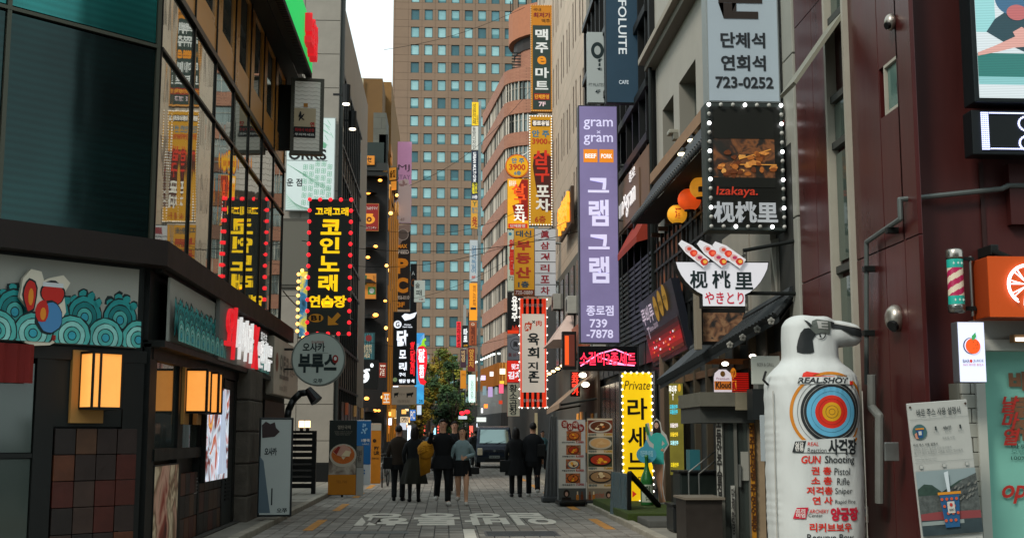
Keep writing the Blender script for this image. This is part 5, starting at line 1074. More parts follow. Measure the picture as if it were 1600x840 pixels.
# wooden roof with tile edge and lanterns
wr = thing('wooden_pub_roof', 'wooden roof edge with dark round tile ends jutting from the pale building', 'roof', (4.2, 22, 6))
q = M(); q.add([(4.3, 25.6, 6.78), (4.3, 18, 6.78), (4.3, 18, 7.0), (4.3, 25.6, 7.0), (4.5, 25.6, 6.78), (4.5, 18, 6.78), (4.5, 18, 7.0), (4.5, 25.6, 7.0)], [(0, 1, 2, 3), (3, 2, 6, 7), (0, 4, 5, 1), (1, 5, 6, 2), (0, 3, 7, 4)], mat('8a6c50', rough=.6, noise=.2, ns=4)); q.build('fascia_board', wr)
q = M(); q.add([(3.86, 25.2, 5.92), (3.86, 17.4, 5.92), (4.32, 17.4, 6.7), (4.32, 25.2, 6.7)], [(0, 1, 2, 3)], mat('22272a', rough=.6)); q.add([(3.9, 25.2, 5.86), (3.9, 17.4, 5.86), (4.4, 17.4, 5.86), (4.4, 25.2, 5.86)], [(3, 2, 1, 0)], mat('2a2520', rough=.8)); q.build('roof_slope', wr)
tm = None
for k in range(46):
    y = 17.5+k*.168
    if tm is None:
        q = M(); q.cyl((-.02, 0, -.03), (.1, 0, .14), .06, mat('25292b', rough=.5), n=8); q.ball((-.02, 0, -.03), (.035, .062, .062), mat('303538', rough=.5), 8, 6); o = q.build('tile_end', wr, raw=True); tm = o.data; o.matrix_basis = wm(wr).inverted() @ Matrix.Translation((3.86, y, 5.92))
    else: inst('tile_end', tm, wr, (3.86, y, 5.92))
q = M(TR2)
for k in range(9): q.box(1.0+k*.8, 1.08+k*.8, -.3, 0, 5.55, 5.63, mat('5a4030', rough=.6))
for z in (3.9, 4.4, 4.9, 5.3): q.box(.3, 5.6, -.14, -.1, z, z+.05, DARK)
for k in range(12): q.box(.3+k*.45, .34+k*.45, -.14, -.1, 3.4, 5.6, DARK)
q.build('rafters', wr)
q = M(TR2); q.box(0.4, 3.2, -.09, -.07, 4.2, 5.5, photo_mat('pub_glow', ('1a1614', '3a2418', '8a4a24', '1c1a18'), 1.5, .12, 5)); q.build('window_pane', wr)
for i, (px, py) in enumerate(((1067, 240), (1079, 223), (1090, 206))):
    X, Z = at(px, py, 21.2+.2*i); q = M(); q.cyl((X+.02, 21.2, Z+.1), (X, 21.2, Z), .04, BLK, .09, 10); q.cyl((X, 21.2, Z), (X-.0, 21.2, Z-.02), .09, mat('fff0c8', em=6), n=10); q.build('soffit_lamp', wr)
for nm, lab, px, py, r, c, Y_ in (('paper_lantern', 'round orange red glowing paper lantern beside the izakaya sign', 1077, 312, .2, 'e0501c', 21), ('paper_lantern', 'yellow glowing paper lantern with a red character, lowest of the three', 1058, 335, .175, 'e8a028', 21.6), ('paper_lantern', 'yellow lantern half hidden by the izakaya sign frame', 1095, 293, .19, 'e0942a', 20.6)):
    X, Z = at(px, py, Y_); t = thing(nm, lab, 'lantern', (X, Y_, Z-r), 0, 'paper lanterns under the wooden roof')
    q = M(); pr_ = []
    for i in range(17): a = PI*(.12+.76*i/16); pr_.append((r*math.sin(a)*(1+.012*(i % 2)), r*1.0*-math.cos(a)))
    q.lathe(pr_, (X, Y_, Z), mat(c, em=.5, noise=.12, ns=8), 24); q.build('lantern_shade', t, smooth=True)
    q = M(); q.cyl((X, Y_, Z+r*.86), (X, Y_, Z+r*1.0), r*.45, BLK, n=14); q.cyl((X, Y_, Z-r*1.0), (X, Y_, Z-r*.86), r*.45, BLK, n=14); q.cyl((X, Y_, Z+r), (X, Y_, 5.85), .008, BLK, n=4); q.build('lantern_cap', t)
    if 'red char' in lab: txt(t, frame(X, Y_, Z), '酒', -.07, .04, -.1, .09, -r*1.02, mat('b02418', em=.3), .03)
# izakaya lightbox, big white sign, bowl sign
iz = Sign.hang('izakaya_sign', 'black lightbox framed by round bulbs with grilled skewer photo and 枧桃里', (1100, 166, 1221, 363), 15.95, face=mat('141714', em=.1, rough=.3), body=mat('343c3a', rough=.5, metal=.3), depth=.3, fw=.05)
iz.r((1111, 200, 1206, 296), photo_mat('grill_photo', ('0d0f0c', '14150f', '2a1a10', '6a4020', '1a140e', '0d0f0c'), 4, .35, 6, 1.0), 1, 'photo_print'); iz.r((1111, 176, 1206, 222), mat('10140f', em=.03), 2); iz.r((1111, 282, 1206, 297), mat('10140f', em=.03), 2)
q = M(iz.T); rn = random.Random(17); CH = [mat(c, em=.28, noise=.3, ns=30) for c in ('9a5a24', '7a4218', 'b87838', '5a2e14', 'c89048')]
for k in range(34):
    r_ = rn.randrange(3); u = rn.random(); px = (1112, 1132, 1118)[r_]+u*(70, 60, 85)[r_]; py = (266, 246, 276)[r_]+u*(-8, 2, -6)[r_]+rn.uniform(-5, 5)
    a, b = iz.xz(px, py); q.disc(a, b, rn.uniform(.03, .06), rn.uniform(.02, .04), iz.y-.011-.0003*k, rn.choice(CH), 9, None, .5, k)
for (a, b) in (((1148, 262), (1208, 262)), ((1150, 254), (1200, 238))): ln(q, iz, a, b, .006, mat('c88a3c', em=.3), 4)
q.build('skewer_print', iz.root)
iz.t('Izakaya.', (1114, 296, 1178, 313), mat('a8301c', em=.4), .01, 3, shear=.1); iz.t('枧桃里', (1109, 319, 1208, 352), mat('9aa0a4', em=.35), .032, 3)
iz.bulbs(border(1104.5, 170.5, 1216.5, 358, 6, 13), .027, BULB_W, .05, mats=[mat('ffffff', em=3), mat('b0b2ac', rough=.4), mat('a8aaa4', rough=.4)])
iz.arms((200, 330), .5, .03, DKMET)
wt = Sign.hang('white_room_sign', 'large pale blue grey lightbox reading 단체석 연회석 723-0252', (1100, -75, 1212, 165), 16.05, face=mat('95a4ac', em=.13, noise=.04, ns=1), body=mat('7a8282', rough=.5), depth=.3, fw=.02)
for t_, r in (('운', (1119, -28, 1187, 37)), ('단체석', (1121, 58, 1190, 82)), ('연회석', (1121, 93, 1190, 117)), ('723-0252', (1112, 126, 1201, 144))): wt.t(t_, r, mat('2a2420' if t_ == '운' else '22282c'), .03 if len(t_) > 1 else .05)
BT = frame(*[0]*3); X0, Z0 = at(1127, 482, 15.6); kb_ = 15.6/1940*1.02
bw_ = thing('bowl_sign', 'white glowing bowl shaped sign with skewers and black letters 枧桃里 やきとり', 'sign', (X0, 15.6, Z0)); TB_ = frame(X0, 15.6, Z0)
def L_(px, py): return ((px-1127)*kb_, (482-py)*kb_)
pts = [(1055, 411), (1058, 421), (1063, 431), (1070, 441), (1079, 450), (1088, 457), (1096, 461), (1096, 479), (1162, 479), (1162, 461), (1170, 457), (1179, 450), (1187, 441), (1193, 431), (1198, 421), (1200, 411)]
q = M(TB_); q.prism([L_(*p) for p in pts], -.09, .09, mat('c8cad0', em=.42), BLK); q.build('bowl_cabinet', bw_)
pts2 = [(1127+(x-1127)*1.025, 445+(y-445)*1.05) for x, y in pts]; q = M(TB_); q.prism([L_(*p) for p in pts2], -.075, .1, BLK, BLK); q.build('bowl_rim', bw_)
for (ax, ay), (bx2, by2), w_ in (((1061, 380), (1102, 414), 10), ((1090, 380), (1131, 413), 11), ((1114, 382), (1159, 414), 11)):
    d = Vector((bx2-ax, by2-ay)).normalized(); n = Vector((-d.y, d.x)); q = M(TB_)
    P = [(ax-n.x*4, ay-n.y*4), (ax+n.x*4, ay+n.y*4), (ax+d.x*18+n.x*w_*.8, ay+d.y*18+n.y*w_*.8), (bx2+n.x*w_*.8, by2+n.y*w_*.8), (bx2-n.x*w_*.8, by2-n.y*w_*.8), (ax+d.x*18-n.x*w_*.8, ay+d.y*18-n.y*w_*.8)]
    q.prism([L_(*p) for p in P], -.13, -.05, mat('c8c9cc', em=.4), BLK); q.build('skewer_board', bw_)
    q = M(TB_)
    for k in range(4):
        c = (ax+d.x*(17+k*10.5), ay+d.y*(17+k*10.5)); a, b = L_(*c)
        q.disc(a, b, .05, .045, -.133-.001*k, mat(('b8a0a0', 'c03424', 'c09a94', 'b02a20')[k], em=.4), 14, None, .15, k); q.disc(a+.01, b, .028, .024, -.1345-.001*k, mat(('b8402c', 'd86040', 'a03050', 'd0a040')[k], em=.4), 10, None, .2, k)
    q.build('skewer_print', bw_)
for t_, r, c in (('枧', (1076, 424, 1104, 452), INK), ('桃', (1111, 424, 1140, 452), INK), ('里', (1147, 426, 1175, 453), INK), ('やきとり', (1099, 457, 1160, 476), mat('b01c34', em=.3))):
    a, b = L_(r[0], r[3]); c_, d = L_(r[2], r[1]); txt(bw_, TB_, t_, a, c_, b, d, -.096, c, .025 if c is INK else .015)
q = M(); q.cyl((X0+.3, 15.6, Z0+.75), (4.6, 15.6, Z0+.9), .025, DKMET); q.cyl((X0+.3, 15.6, Z0+.2), (4.6, 15.6, Z0+.2), .025, DKMET); q.build('bracket', bw_)
# red lit dark panel leaning out from the wall
lu = thing('red_glow_panel', 'dark wall panel leaning out, glowing red below, lettered 루비루', 'sign', (4.4, 24.5, 3))
TLu = Matrix(((0, 0, 0, 0),)*4)
A, B, C_, D_ = Vector((4.08, 26.05, 4.28)), Vector((4.08, 22.2, 4.36)), Vector((4.38, 22.3, 3.07)), Vector((4.38, 26.0, 2.95))
def bil(u, v, o=0): return A.lerp(B, u).lerp(D_.lerp(C_, u), v)+Vector((-.02*o-.01*o, 0, -.004*o))
def pq(q, u0, u1, v0, v1, o, m): q.add([bil(u0, v1, o), bil(u1, v1, o), bil(u1, v0, o), bil(u0, v0, o)], [(0, 1, 2, 3)], m)
q = M(); q.add([A, B, C_, D_]+[p+Vector((.15, 0, 0)) for p in (A, B, C_, D_)], [(3, 2, 1, 0), (4, 5, 6, 7), (0, 1, 5, 4), (1, 2, 6, 5), (2, 3, 7, 6), (3, 0, 4, 7)], mat('1c1f26', em=.12, rough=.3)); q.build('panel', lu)
q = M(); ms_ = ('2a1418', '4a1418', '6e1519', '96181c', 'a01a1e', '7a1a18', '4a1a16')
for k in range(7): pq(q, .03, .97, .52+k*.06, .52+(k+1)*.06, .4, mat(ms_[k], em=.5))
rr = random.Random(5)
for k in range(26): u = rr.uniform(.1, .9); v_ = rr.choice((.66, .74, .8, .87)); pq(q, u, u+.03, v_, v_+.03, .8, mat(rr.choice(('c8602c', 'e02838', '8a5a2a', 'd8d0e0')), em=.7))
q.build('glow_print', lu)
for k in range(3): q = M(); cu = .5+k*.14; n = 16; q.add([bil(cu+.055*math.cos(6.283*i/n), .25-.03*k+.19*math.sin(6.283*i/n), .8) for i in range(n)], [list(range(n))[::-1]], mat('9a7428', em=.35)); q.build('gold_oval', lu)
def btxt(t_, u0, u1, v0, v1, m, o=1):
    v, f, (a, b, c, d) = glyphs(t_, .02); q = M(); q.add([bil(u0+(p-a)/(b-a)*(u1-u0), v1+(r-c)/(d-c)*(v0-v1), o) for p, r in v], f, m); q.build('lettering', lu)
btxt('루비루', .06, .42, .12, .38, mat('b8a8b8', em=.5)); btxt('T', .12, .2, .42, .6, mat('a898a8', em=.4)); btxt('since 2010', .2, .46, .42, .5, mat('a898a8', em=.3))
for k in range(3): btxt('프리미엄', .46+k*.14, .55+k*.14, .22-.03*k, .29-.03*k, BLK, 1.4)
# tiled canopy over the pub entrance
cn = thing('tiled_canopy', 'dark grey tiled canopy with pale flower shaped tile ends over the right shops', 'canopy', (4, 16.5, 2.5))
E0, E1 = Vector((3.33, 19.2, 2.33)), Vector((4.27, 15.65, 3.06)); K0, K1 = Vector((4.04, 20.0, 2.9)), Vector((4.5, 15.7, 3.36))
TLm = mat('252a2c', rough=.55, noise=.2, ns=6)
q = M(); q.add([E0, E1, K1, K0], [(0, 1, 2, 3)], TLm); q.add([p-Vector((0, 0, .1)) for p in (E0, E1, K1, K0)], [(3, 2, 1, 0)], mat('1c1b1a')); q.add([E0, E1, E1-Vector((0, 0, .1)), E0-Vector((0, 0, .1))], [(3, 2, 1, 0)], TLm); q.build('roof_slope', cn)
n = 40; q = M()
for i in range(n):
    t = (i+.5)/n; a, b = E0.lerp(E1, t), K0.lerp(K1, t); q.cyl(a-Vector((.03, 0, .0)), b, .055, TLm, .05, 7)
q.build('tile_rows', cn, kind='stuff')
q = M()
for k in range(1, 4): t = k/4; a, b = E0.lerp(K0, t), E1.lerp(K1, t); q.cyl(a+Vector((0, 0, .03)), b+Vector((0, 0, .03)), .03, TLm, n=6)
q.cyl(K0, K1, .09, TLm, n=8); q.build('ridge', cn)
FLW = mat('8a8c86', rough=.6)
for px, py in ((1145, 554), (1165, 537), (1187, 519), (1208, 502)):
    # find point on eave below that pixel column
    best = min(range(101), key=lambda i: abs((lambda P: 695-0+0)(0)-0)+abs(E0.lerp(E1, i/100).x/E0.lerp(E1, i/100).y-ray(px, py).x/ray(px, py).y)); P = E0.lerp(E1, best/100)-Vector((.04, .02, .05))
    q = M()
    for k in range(5): a = k*2*PI/5+.3; q.ball((P.x+.028*math.cos(a), P.y-.02, P.z+.028*math.sin(a)), (.024, .015, .024), FLW, 8, 5)
    q.ball((P.x, P.y-.03, P.z), (.018, .015, .018), mat('5a5c56'), 8, 5); q.build('flower_tile_end', cn)
# board wall above the canopy
ub = thing('display_wall', 'cream framed shop display with bronze window and white lettered boards above the tiled canopy', 'shop front', (4.3, 17, 3.2))
def fb(q, px0, px1, py0, py1, Y, d, m): return lb(px0, px1, py0, py1, Y, d, m, q)
q = M(); fb(q, 1088, 1096, 440, 545, 17.3, .2, mat('7c7566', rough=.7)); fb(q, 1096, 1165, 478, 538, 17.5, .1, mat('1b1d1d', rough=.3)); q.build('frame', ub)
q = M(); fb(q, 1099, 1163, 488, 533, 17.45, .02, photo_mat('display_photo', ('15181a', '2c2622', '6a4a34', '8a6a4c', '1d2022'), 7, .12, 3)); q.build('window_pane', ub)
q = M(TR2)
for a, b, m_ in ((6.7, 8.4, '8f8c82'), (8.5, 9.6, '8c897f')): q.box(a, b, -.12, -.04, 3.1, 4.6, mat(m_, rough=.6, noise=.12))
q.build('white_board', ub)
for t_, z0, z1 in (('숯불꼬치', 3.95, 4.2), ('정통·야키도리', 3.25, 3.6)): txt(ub, TR2, t_, 6.85, 8.3, z0, z1, -.13, mat('3a3a36'), .02)
q = M(); P_ = [at(*p, 16.3) for p in ((1204, 376), (1231, 366), (1243, 474), (1216, 476))]; q.prism([(a, b) for a, b in P_][::-1], 16.3, 16.36, mat('9a9a90', rough=.6, noise=.08)); q.build('leaning_panel', ub)
q = M(); a, b = at(1213, 380, 16.3), at(1228, 473, 16.3); q.box(a[0]-.01, a[0]+.01, 16.28, 16.3, b[1], a[1], mat('6a6a62')); q.build('panel_rib', ub)
# pub front below the canopy
pf = thing('pub_front', 'dark pub front with red glowing lattice window under the tiled canopy', 'shop front', (4.5, 17.5, .1))
q = M(TR2)
for k in range(9): q.box(1.2+k*1.0, 1.3+k*1.0, -.12, 0, .1, 3.0, mat('3a3428', rough=.6, noise=.2))
q.box(1, 10, -.1, 0, 2.5, 2.62, mat('4a3320', rough=.6)); q.build('posts', pf)
q = M(); fb(q, 1138, 1172, 582, 612, 17.6, .05, mat('c01c14', em=.55)); 
q.build('red_glow_panel', pf); q = M()
for k in range(9): fb(q, 1138, 1172, 583+k*3.4, 584+k*3.4, 17.57, .02, mat('3a0a08'))
fb(q, 1136, 1139, 580, 614, 17.5, .05, BLK); fb(q, 1171, 1174, 575, 614, 17.5, .05, BLK); q.build('lattice', pf)
txt(pf, frame(0, 17.5, 0), 'の\n宿', *at(1141, 606, 17.5)[:1], at(1151, 606, 17.5)[0], at(1145, 609, 17.5)[1], at(1145, 574, 17.5)[1], 0, mat('c8781c', em=.5), .06)
q = M(); fb(q, 1095, 1240, 560, 568, 18.2, .1, mat('6a4020', em=.12)); q.build('lintel', pf)
for px, py in ((1176, 556), (1218, 542), (1133, 568)): X, Z = at(px, py, 17.4); q = M(); q.ball((X, 17.4, Z), (.05, .05, .03), mat('fff0d8', em=7), 10, 6); q.build('pub_lamp', pf)
kl = thing('beer_sign', 'small white and orange arched beer sign lettered Kloud under the canopy', 'sign', (at(1129, 612, 17.1)[0], 17.1, at(1129, 612, 17.1)[1])); X0, Z0 = at(1129, 612, 17.1); q = M(frame(X0, 17.1, Z0))
q.prism([(-.125, 0), (.125, 0), (.125, .2), (.11, .26), (.05, .31), (-.05, .31), (-.11, .26), (-.125, .2)], -.03, .03, mat('c8c0c8', em=.4), DKMET); q.build('cabinet', kl); q = M(frame(X0, 17.1, Z0)); q.rect(-.12, .12, .03, .15, -.034, mat('a85c1c', em=.4)); q.disc(0, .25, .035, .04, -.035, mat('6a4a1c'), 10); q.build('printed_band', kl)
TK = frame(X0, 17.1, Z0); txt(kl, TK, 'Kloud', -.1, .11, .05, .14, -.038, mat('2a1a10'), .03); txt(kl, TK, 'Premium', -.09, .09, .17, .2, -.038, mat('8a3a5a'), 0)
hx = Sign.hang('octagon_board', 'pale octagonal menu sign behind the inflatable bottle shoulder', (1174, 556, 1222, 600), 16.2, body=mat('9fa59c', em=.18, rough=.5), depth=.06); hx.t('BEER & GRILL', (1182, 567, 1208, 572), mat('5a5c58'), .0)
# ticket kiosk
ki = thing('door_kiosk', 'small beige kiosk with flat roof, aluminium glass door and yellow lettered edge strip', 'kiosk', (3.9, 17, .1))
ALU = mat('6d6f68', rough=.4, metal=.4, noise=.1)
q = M(); fb(q, 1177, 1196, 612, 930, 17.0, 1.2, mat('8f7f66', rough=.7, noise=.15)); q.build('wall', ki)
q = M(); fb(q, 1094, 1180, 634, 660, 16.9, 1.4, mat('3c3f3c', rough=.6)); fb(q, 1094, 1182, 612, 634, 16.75, 1.6, mat('5a5a50', rough=.7, noise=.2)); fb(q, 1150, 1192, 612, 640, 16.7, .05, mat('7a7562', rough=.7, noise=.2)); q.build('roof', ki)
q = M(); X0, X1, z0, z1 = fb(q, 1121, 1174, 640, 930, 17.05, .05, mat('0f1413', rough=.3)); q.build('interior', ki)
dk = M(); 
for a, b, c, d in ((1128, 1133, 640, 930), (1171, 1175, 640, 930), (1149, 1154, 645, 930), (1128, 1175, 636, 643), (1154, 1172, 852, 870)): fb(dk, a, b, c, d, 16.98, .06, ALU)
dd_ = dk.build('door', ki); q = M(); fb(q, 1133, 1149, 645, 930, 17.0, .02, GD); fb(q, 1154, 1171, 645, 850, 17.01, .02, GD); q.build('door_glass', dd_); WM[dd_.name] = wm(ki)
q = M(); fb(q, 1155, 1158, 725, 760, 16.93, .05, STEEL); q.build('handle', dd_)
q = M(); fb(q, 1158, 1170, 705, 750, 16.97, .02, mat('8a8c84', rough=.5)); fb(q, 1144, 1150, 758, 930, 16.96, .02, mat('9a9c94')); fb(q, 1174.5, 1181, 640, 930, 16.95, .03, mat('a8741c', rough=.6)); fb(q, 1120, 1129, 640, 780, 16.95, .03, mat('9a9c94', rough=.6)); q.build('sticker', ki)
for t_, r, c in (('모\n둠\n안\n주\n술\n집', (1122, 650, 1127.5, 775), '2a2a28'), ('노\n래\n주\n점\n생\n맥\n주\n영\n업\n중', (1175.6, 645, 1180, 830), '4a2a10'), ('단\n체\n환\n영', (1145, 762, 1149, 835), '3a3a38')):
    a, b = at(r[0], r[3], 16.9), at(r[2], r[1], 16.9); txt(ki, frame(0, 16.94, 0), t_, a[0], b[0], a[1], b[1], 0, mat(c), .03)
q = M(); fb(q, 1184, 1201, 570, 612, 16.4, .25, mat('8a8d86', rough=.5)); fb(q, 1176, 1200, 607, 655, 16.2, .3, mat('1b2021', rough=.5)); q.build('meter_box', ki)
pn_ = Sign.hang('wall_notice', 'pale blue paper notice beside the inflatable bottle', (1188, 648, 1206, 720), 16.1, body=mat('9aa6aa', rough=.6), depth=.02, cat='notice'); pn_.t('일\n07', (1196, 700, 1205, 714), mat('3a4a50'), .01)
cb_ = thing('counter_box', 'dark wooden counter box with pale top edge in front of the kiosk', 'counter', (3.2, 16.6, .1))
q = M(); X0, X1, _, z1 = fb(q, 1073, 1130, 780, 930, 16.4, .7, mat('2a2622', rough=.5, noise=.25)); q.build('body', cb_); q = M(); q.box(X0-.03, X1+.03, 16.35, 17.15, z1, z1+.03, mat('6a6458', rough=.5)); q.build('top', cb_)
for rc, lab, c in (((1059, 738, 1131, 778), 'dark green waste bin box behind the wooden counter', '1c2422'), ((1048, 790, 1072, 830), 'small black box on the pavement beside the yellow lit sign', '15191a')):
    t = thing('dark_box', lab, 'box', (at(rc[0], rc[3], 18.6)[0], 18.6, .1)); q = M(); X0 = at(rc[0], 780, 18.8)[0]; X1 = at(rc[2], 780, 18.8)[0]; q.bbox(X0, X1, 18.6, 19.2, .1, at(rc[0], rc[1], 18.7)[1], mat(c, rough=.35), .03); q.build('body', t)
    q = M(); q.box(X0-.02, X1+.02, 18.56, 19.24, at(rc[0], rc[1], 18.7)[1], at(rc[0], rc[1], 18.7)[1]+.03, BLK); q.build('lid', t)
hr = thing('hand_rail', 'pair of thin slanted steel rails beside the pub entrance', 'railing', (3.6, 18.4, .1)); q = M()
for a, b in (((1076, 737), (1120, 704)), ((1092, 740), (1122, 718))): A_, B_ = at(*a, 18.4), at(*b, 18.4); q.cyl((A_[0], 18.4, A_[1]), (B_[0], 18.5, B_[1]), .012, STEEL, n=6); q.cyl((A_[0], 18.4, A_[1]), (A_[0], 18.4, .1), .012, STEEL, n=6)
q.build('rails', hr)
cu_ = thing('blue_crate_stack', 'teal translucent stack standing behind the rails', 'crate', (3.6, 19.5, .1)); q = M(); fb(q, 1078, 1094, 702, 740, 19.4, .3, mat('2a6068', rough=.3, em=.05)); q.build('body', cu_)
# pub menu LED column
le = Sign.hang('led_menu_column', 'olive lit standing column with coloured menu lines and 루비루 letters', (1046, 598, 1069, 742), 22.6, rz=-.25, face=mat('6a6420', em=.35, noise=.3, ns=2), body=mat('1c1f1c'), depth=.18, fw=.01)
le.t('루비루\nT', (1047, 602, 1059, 625), mat('e0e0d8', em=.8), .03); le.e(1063, 606, 2.5, 6, mat('b8901c', em=.5)); le.e(1063, 624, 2.5, 6, mat('b8901c', em=.5))
for y, c in ((632, '3ab0c8'), (640, '3ab0c8'), (661, 'd8d0d0'), (675, 'e0c030'), (688, 'a0d8e0'), (722, 'd8c020')): le.t('모듬안주', (1048, y, 1060, y+7), mat(c, em=.8), .04)
q = M(); q.box(4.33, 4.5, 24.9, 25.0, .1, 3.2, mat('6a5a4c', rough=.6)); q.build('wood_post', le.root)
# private yellow sign
pv = Sign.hang('yellow_bulb_sign', 'bright yellow standing sign with white bulbs, black letters 라세느 and word Private', (969.5, 581, 1019, 783), 25, face=mat('e0b80c', em=.62, noise=.06, ns=1.5), body=mat('3a3c34', rough=.5), depth=.3, fw=.02)
pv.t('Private', (974, 595, 1015, 609), mat('5a4a14'), .0, shear=.25)
for c, r in (('라', (979, 622, 1010, 656)), ('세', (979, 667, 1007, 699)), ('느', (979, 707, 1005, 733))): pv.t(c, r, BLK, .02)
pv.t('LASEINE', (978, 744, 1014, 754), mat('6a5414'), .0); pv.poly([(985, 765), (985, 776), (992, 770.5)], mat('c8301c', em=.4), 1, 'arrow'); pv.poly([(1000, 765), (1000, 776), (1007, 770.5)], mat('c8301c', em=.4), 1, 'arrow')
pv.bulbs([(971 if x == 0 else 1017.5, 588+k*10.5) for x in (0, 1) for k in range(18)]+[(976+k*9.2, 582.5) for k in range(5)]+[(996, 782)], .021, BULB_W, .03)
# green mat platform, cardboard figure, bottle, mirror board
gm = thing('green_mat_platform', 'low platform covered with green artificial turf in front of the yellow sign', 'platform', (3.7, 22.5, .09))
q = M(); q.bbox(3.05, 4.45, 20.9, 25.8, .09, .24, mat('3a4a1c', rough=.95, noise=.35, ns=30, bump=.8, bs=120), .02); q.build('turf_deck', gm)
q = M(); q.bbox(3.2, 4.4, 19.7, 20.85, .09, .2, mat('4a4c48', rough=.8, noise=.2), .02); q.build('stone_step', gm)
cf = thing('cardboard_cutout', 'life size cardboard cutout of a woman in a turquoise dress holding a green bottle', 'cutout', (at(1030, 790, 23.6)[0], 23.6, .24))
kc = 23.6/1940*1.0; X0, Z0 = at(1028, 796, 23.6); Z0 = max(Z0, .24); TF = frame(X0, 23.6, Z0, -.1)
def c_(pts): return [((x-1028)*kc, (796-y)*kc) for x, y in pts]
q = M(TF); q.prism(c_([(1022, 670), (1028, 664), (1034, 670), (1036, 682), (1043, 690), (1047, 704), (1041, 714), (1037, 720), (1040, 735), (1038, 748), (1036, 765), (1038, 782), (1041, 795), (1028, 796), (1029, 780), (1027, 760), (1024, 745), (1018, 730), (1020, 715), (1012, 700), (1011, 672), (1016, 671), (1018, 684), (1021, 684)])[::-1], -.015, .0, mat('b4b6b0'), mat('8a8a84')); q.build('card', cf)
SK = mat('b08468', rough=.6); TQ = mat('3aa8a0', rough=.6, noise=.08, ns=10); HR = mat('1c1412', rough=.5)
q = M(TF)
q.flat(c_([(1023, 672), (1026, 667), (1031, 668), (1033, 674), (1035, 690), (1032, 696), (1030, 688), (1024, 690), (1021, 694), (1022, 684)])[::-1], -.018, HR)
q.disc(*c_([(1027.5, 675)])[0], 3.2*kc, 4.6*kc, -.02, mat('c4a08a'), 14)
q.flat(c_([(1022, 688), (1028, 686), (1034, 687), (1041, 694), (1045, 704), (1038, 712), (1035, 707), (1040, 703), (1036, 698), (1035, 706), (1038, 718), (1038, 735), (1021, 734), (1022, 716), (1023, 704), (1016, 698), (1013, 686), (1016, 684), (1019, 692)])[::-1], -.021, TQ)
q.flat(c_([(1023, 735), (1030, 735), (1031, 752), (1032, 768), (1033, 784), (1036, 793), (1030, 793), (1028, 770), (1025, 752)])[::-1], -.022, SK); q.flat(c_([(1030, 735), (1037, 735), (1036, 752), (1035, 768), (1037, 784), (1040, 792), (1035, 793), (1033, 770), (1031, 750)])[::-1], -.0235, SK)
q.disc(*c_([(1014, 683)])[0], 2*kc, 2.5*kc, -.022, SK, 8); q.disc(*c_([(1036, 713)])[0], 2.5*kc, 2*kc, -.024, SK, 8)
q.flat(c_([(1010, 673), (1012, 672), (1015, 680), (1016, 690), (1013, 690), (1010, 682)])[::-1], -.024, mat('3a7a40')); q.disc(*c_([(1026.3, 674.5)])[0], .5*kc, .4*kc, -.024, HR, 6); q.disc(*c_([(1029, 674.5)])[0], .5*kc, .4*kc, -.024, HR, 6); q.disc(*c_([(1027.7, 677.6)])[0], 1*kc, .4*kc, -.024, mat('8a2a2a'), 6)
q.build('printed_figure', cf)
dr = thing('blue_drop_board', 'pale blue drop shaped card in front of the yellow sign', 'sign', (at(1010, 720, 23.4)[0], 23.4, .8)); X0, Z0 = at(1010, 708, 23.4); q = M(frame(X0, 23.4, Z0))
q.prism([(.19*math.sin(a)*(1-.0), -.12-.16*math.cos(a)*-1 if False else .16*math.cos(a)-.02+(.12 if abs(a) < .2 else 0)) for a in [2*PI*i/20-PI for i in range(20)]], -.015, .0, mat('4a9ab0', rough=.5, em=.05)); q.build('card', dr)
txt(dr, frame(X0, 23.4, Z0), '깨끗한 아침', -.12, .12, -.06, .06, -.02, mat('9ad0dc'), .03)
so_ = thing('soju_bottle_cutout', 'large green soju bottle standing prop with white label', 'bottle', (at(1011, 790, 23.3)[0], 23.3, .24)); X0 = at(1011, 780, 23.3)[0]
q = M(); q.lathe([(.115, 0), (.12, .02), (.12, .42), (.115, .5), (.06, .62), (.035, .72), (.033, .86), (.038, .87), (.038, .92), (.0, .925)], (X0, 23.3, .24), mat('2c6a34', rough=.15, metal=.1), 20); q.build('glass_body', so_, smooth=True)
q = M(); n = 9; vs_ = [(X0+.1215*math.sin(a), 23.3-.1215*math.cos(a), z) for z in (.3, .62) for a in [-1.1+2.2*i/n for i in range(n+1)]]; q.add(vs_, [(i, i+1, i+n+2, i+n+1) for i in range(n)], mat('b0bca8', rough=.6)); q.build('label', so_)
txt(so_, frame(X0, 23.3, .24), '참\n이\n슬', -.05, .05, .09, .36, 0, mat('1c3a24'), .02, warp=lambda x, z: -math.sqrt(max(.1225**2-x*x, 0))-.002)
mb = thing('foil_board', 'crinkled silver blue board leaning before the yellow sign', 'board', (at(966, 797, 22.9)[0], 22.9, .1))
A1, B1, C1, D1 = at(953, 797, 22.9), at(982, 806, 21.6), at(982, 740, 21.9), at(955, 736, 23.0); q = M(); q.add([(A1[0], 22.9, .1), (B1[0], 21.8, .1), (C1[0], 21.9, C1[1]), (D1[0], 23.0, D1[1])]+[(A1[0]+.05, 22.95, .1), (B1[0]+.05, 21.85, .1), (C1[0]+.05, 21.95, C1[1]), (D1[0]+.05, 23.05, D1[1])], [(0, 1, 2, 3), (7, 6, 5, 4), (0, 4, 5, 1), (1, 5, 6, 2), (2, 6, 7, 3), (3, 7, 4, 0)], glassy('foil', '6a8a94', .7, .2, 1.0, (3, 3, 1.2))); q.build('panel', mb)
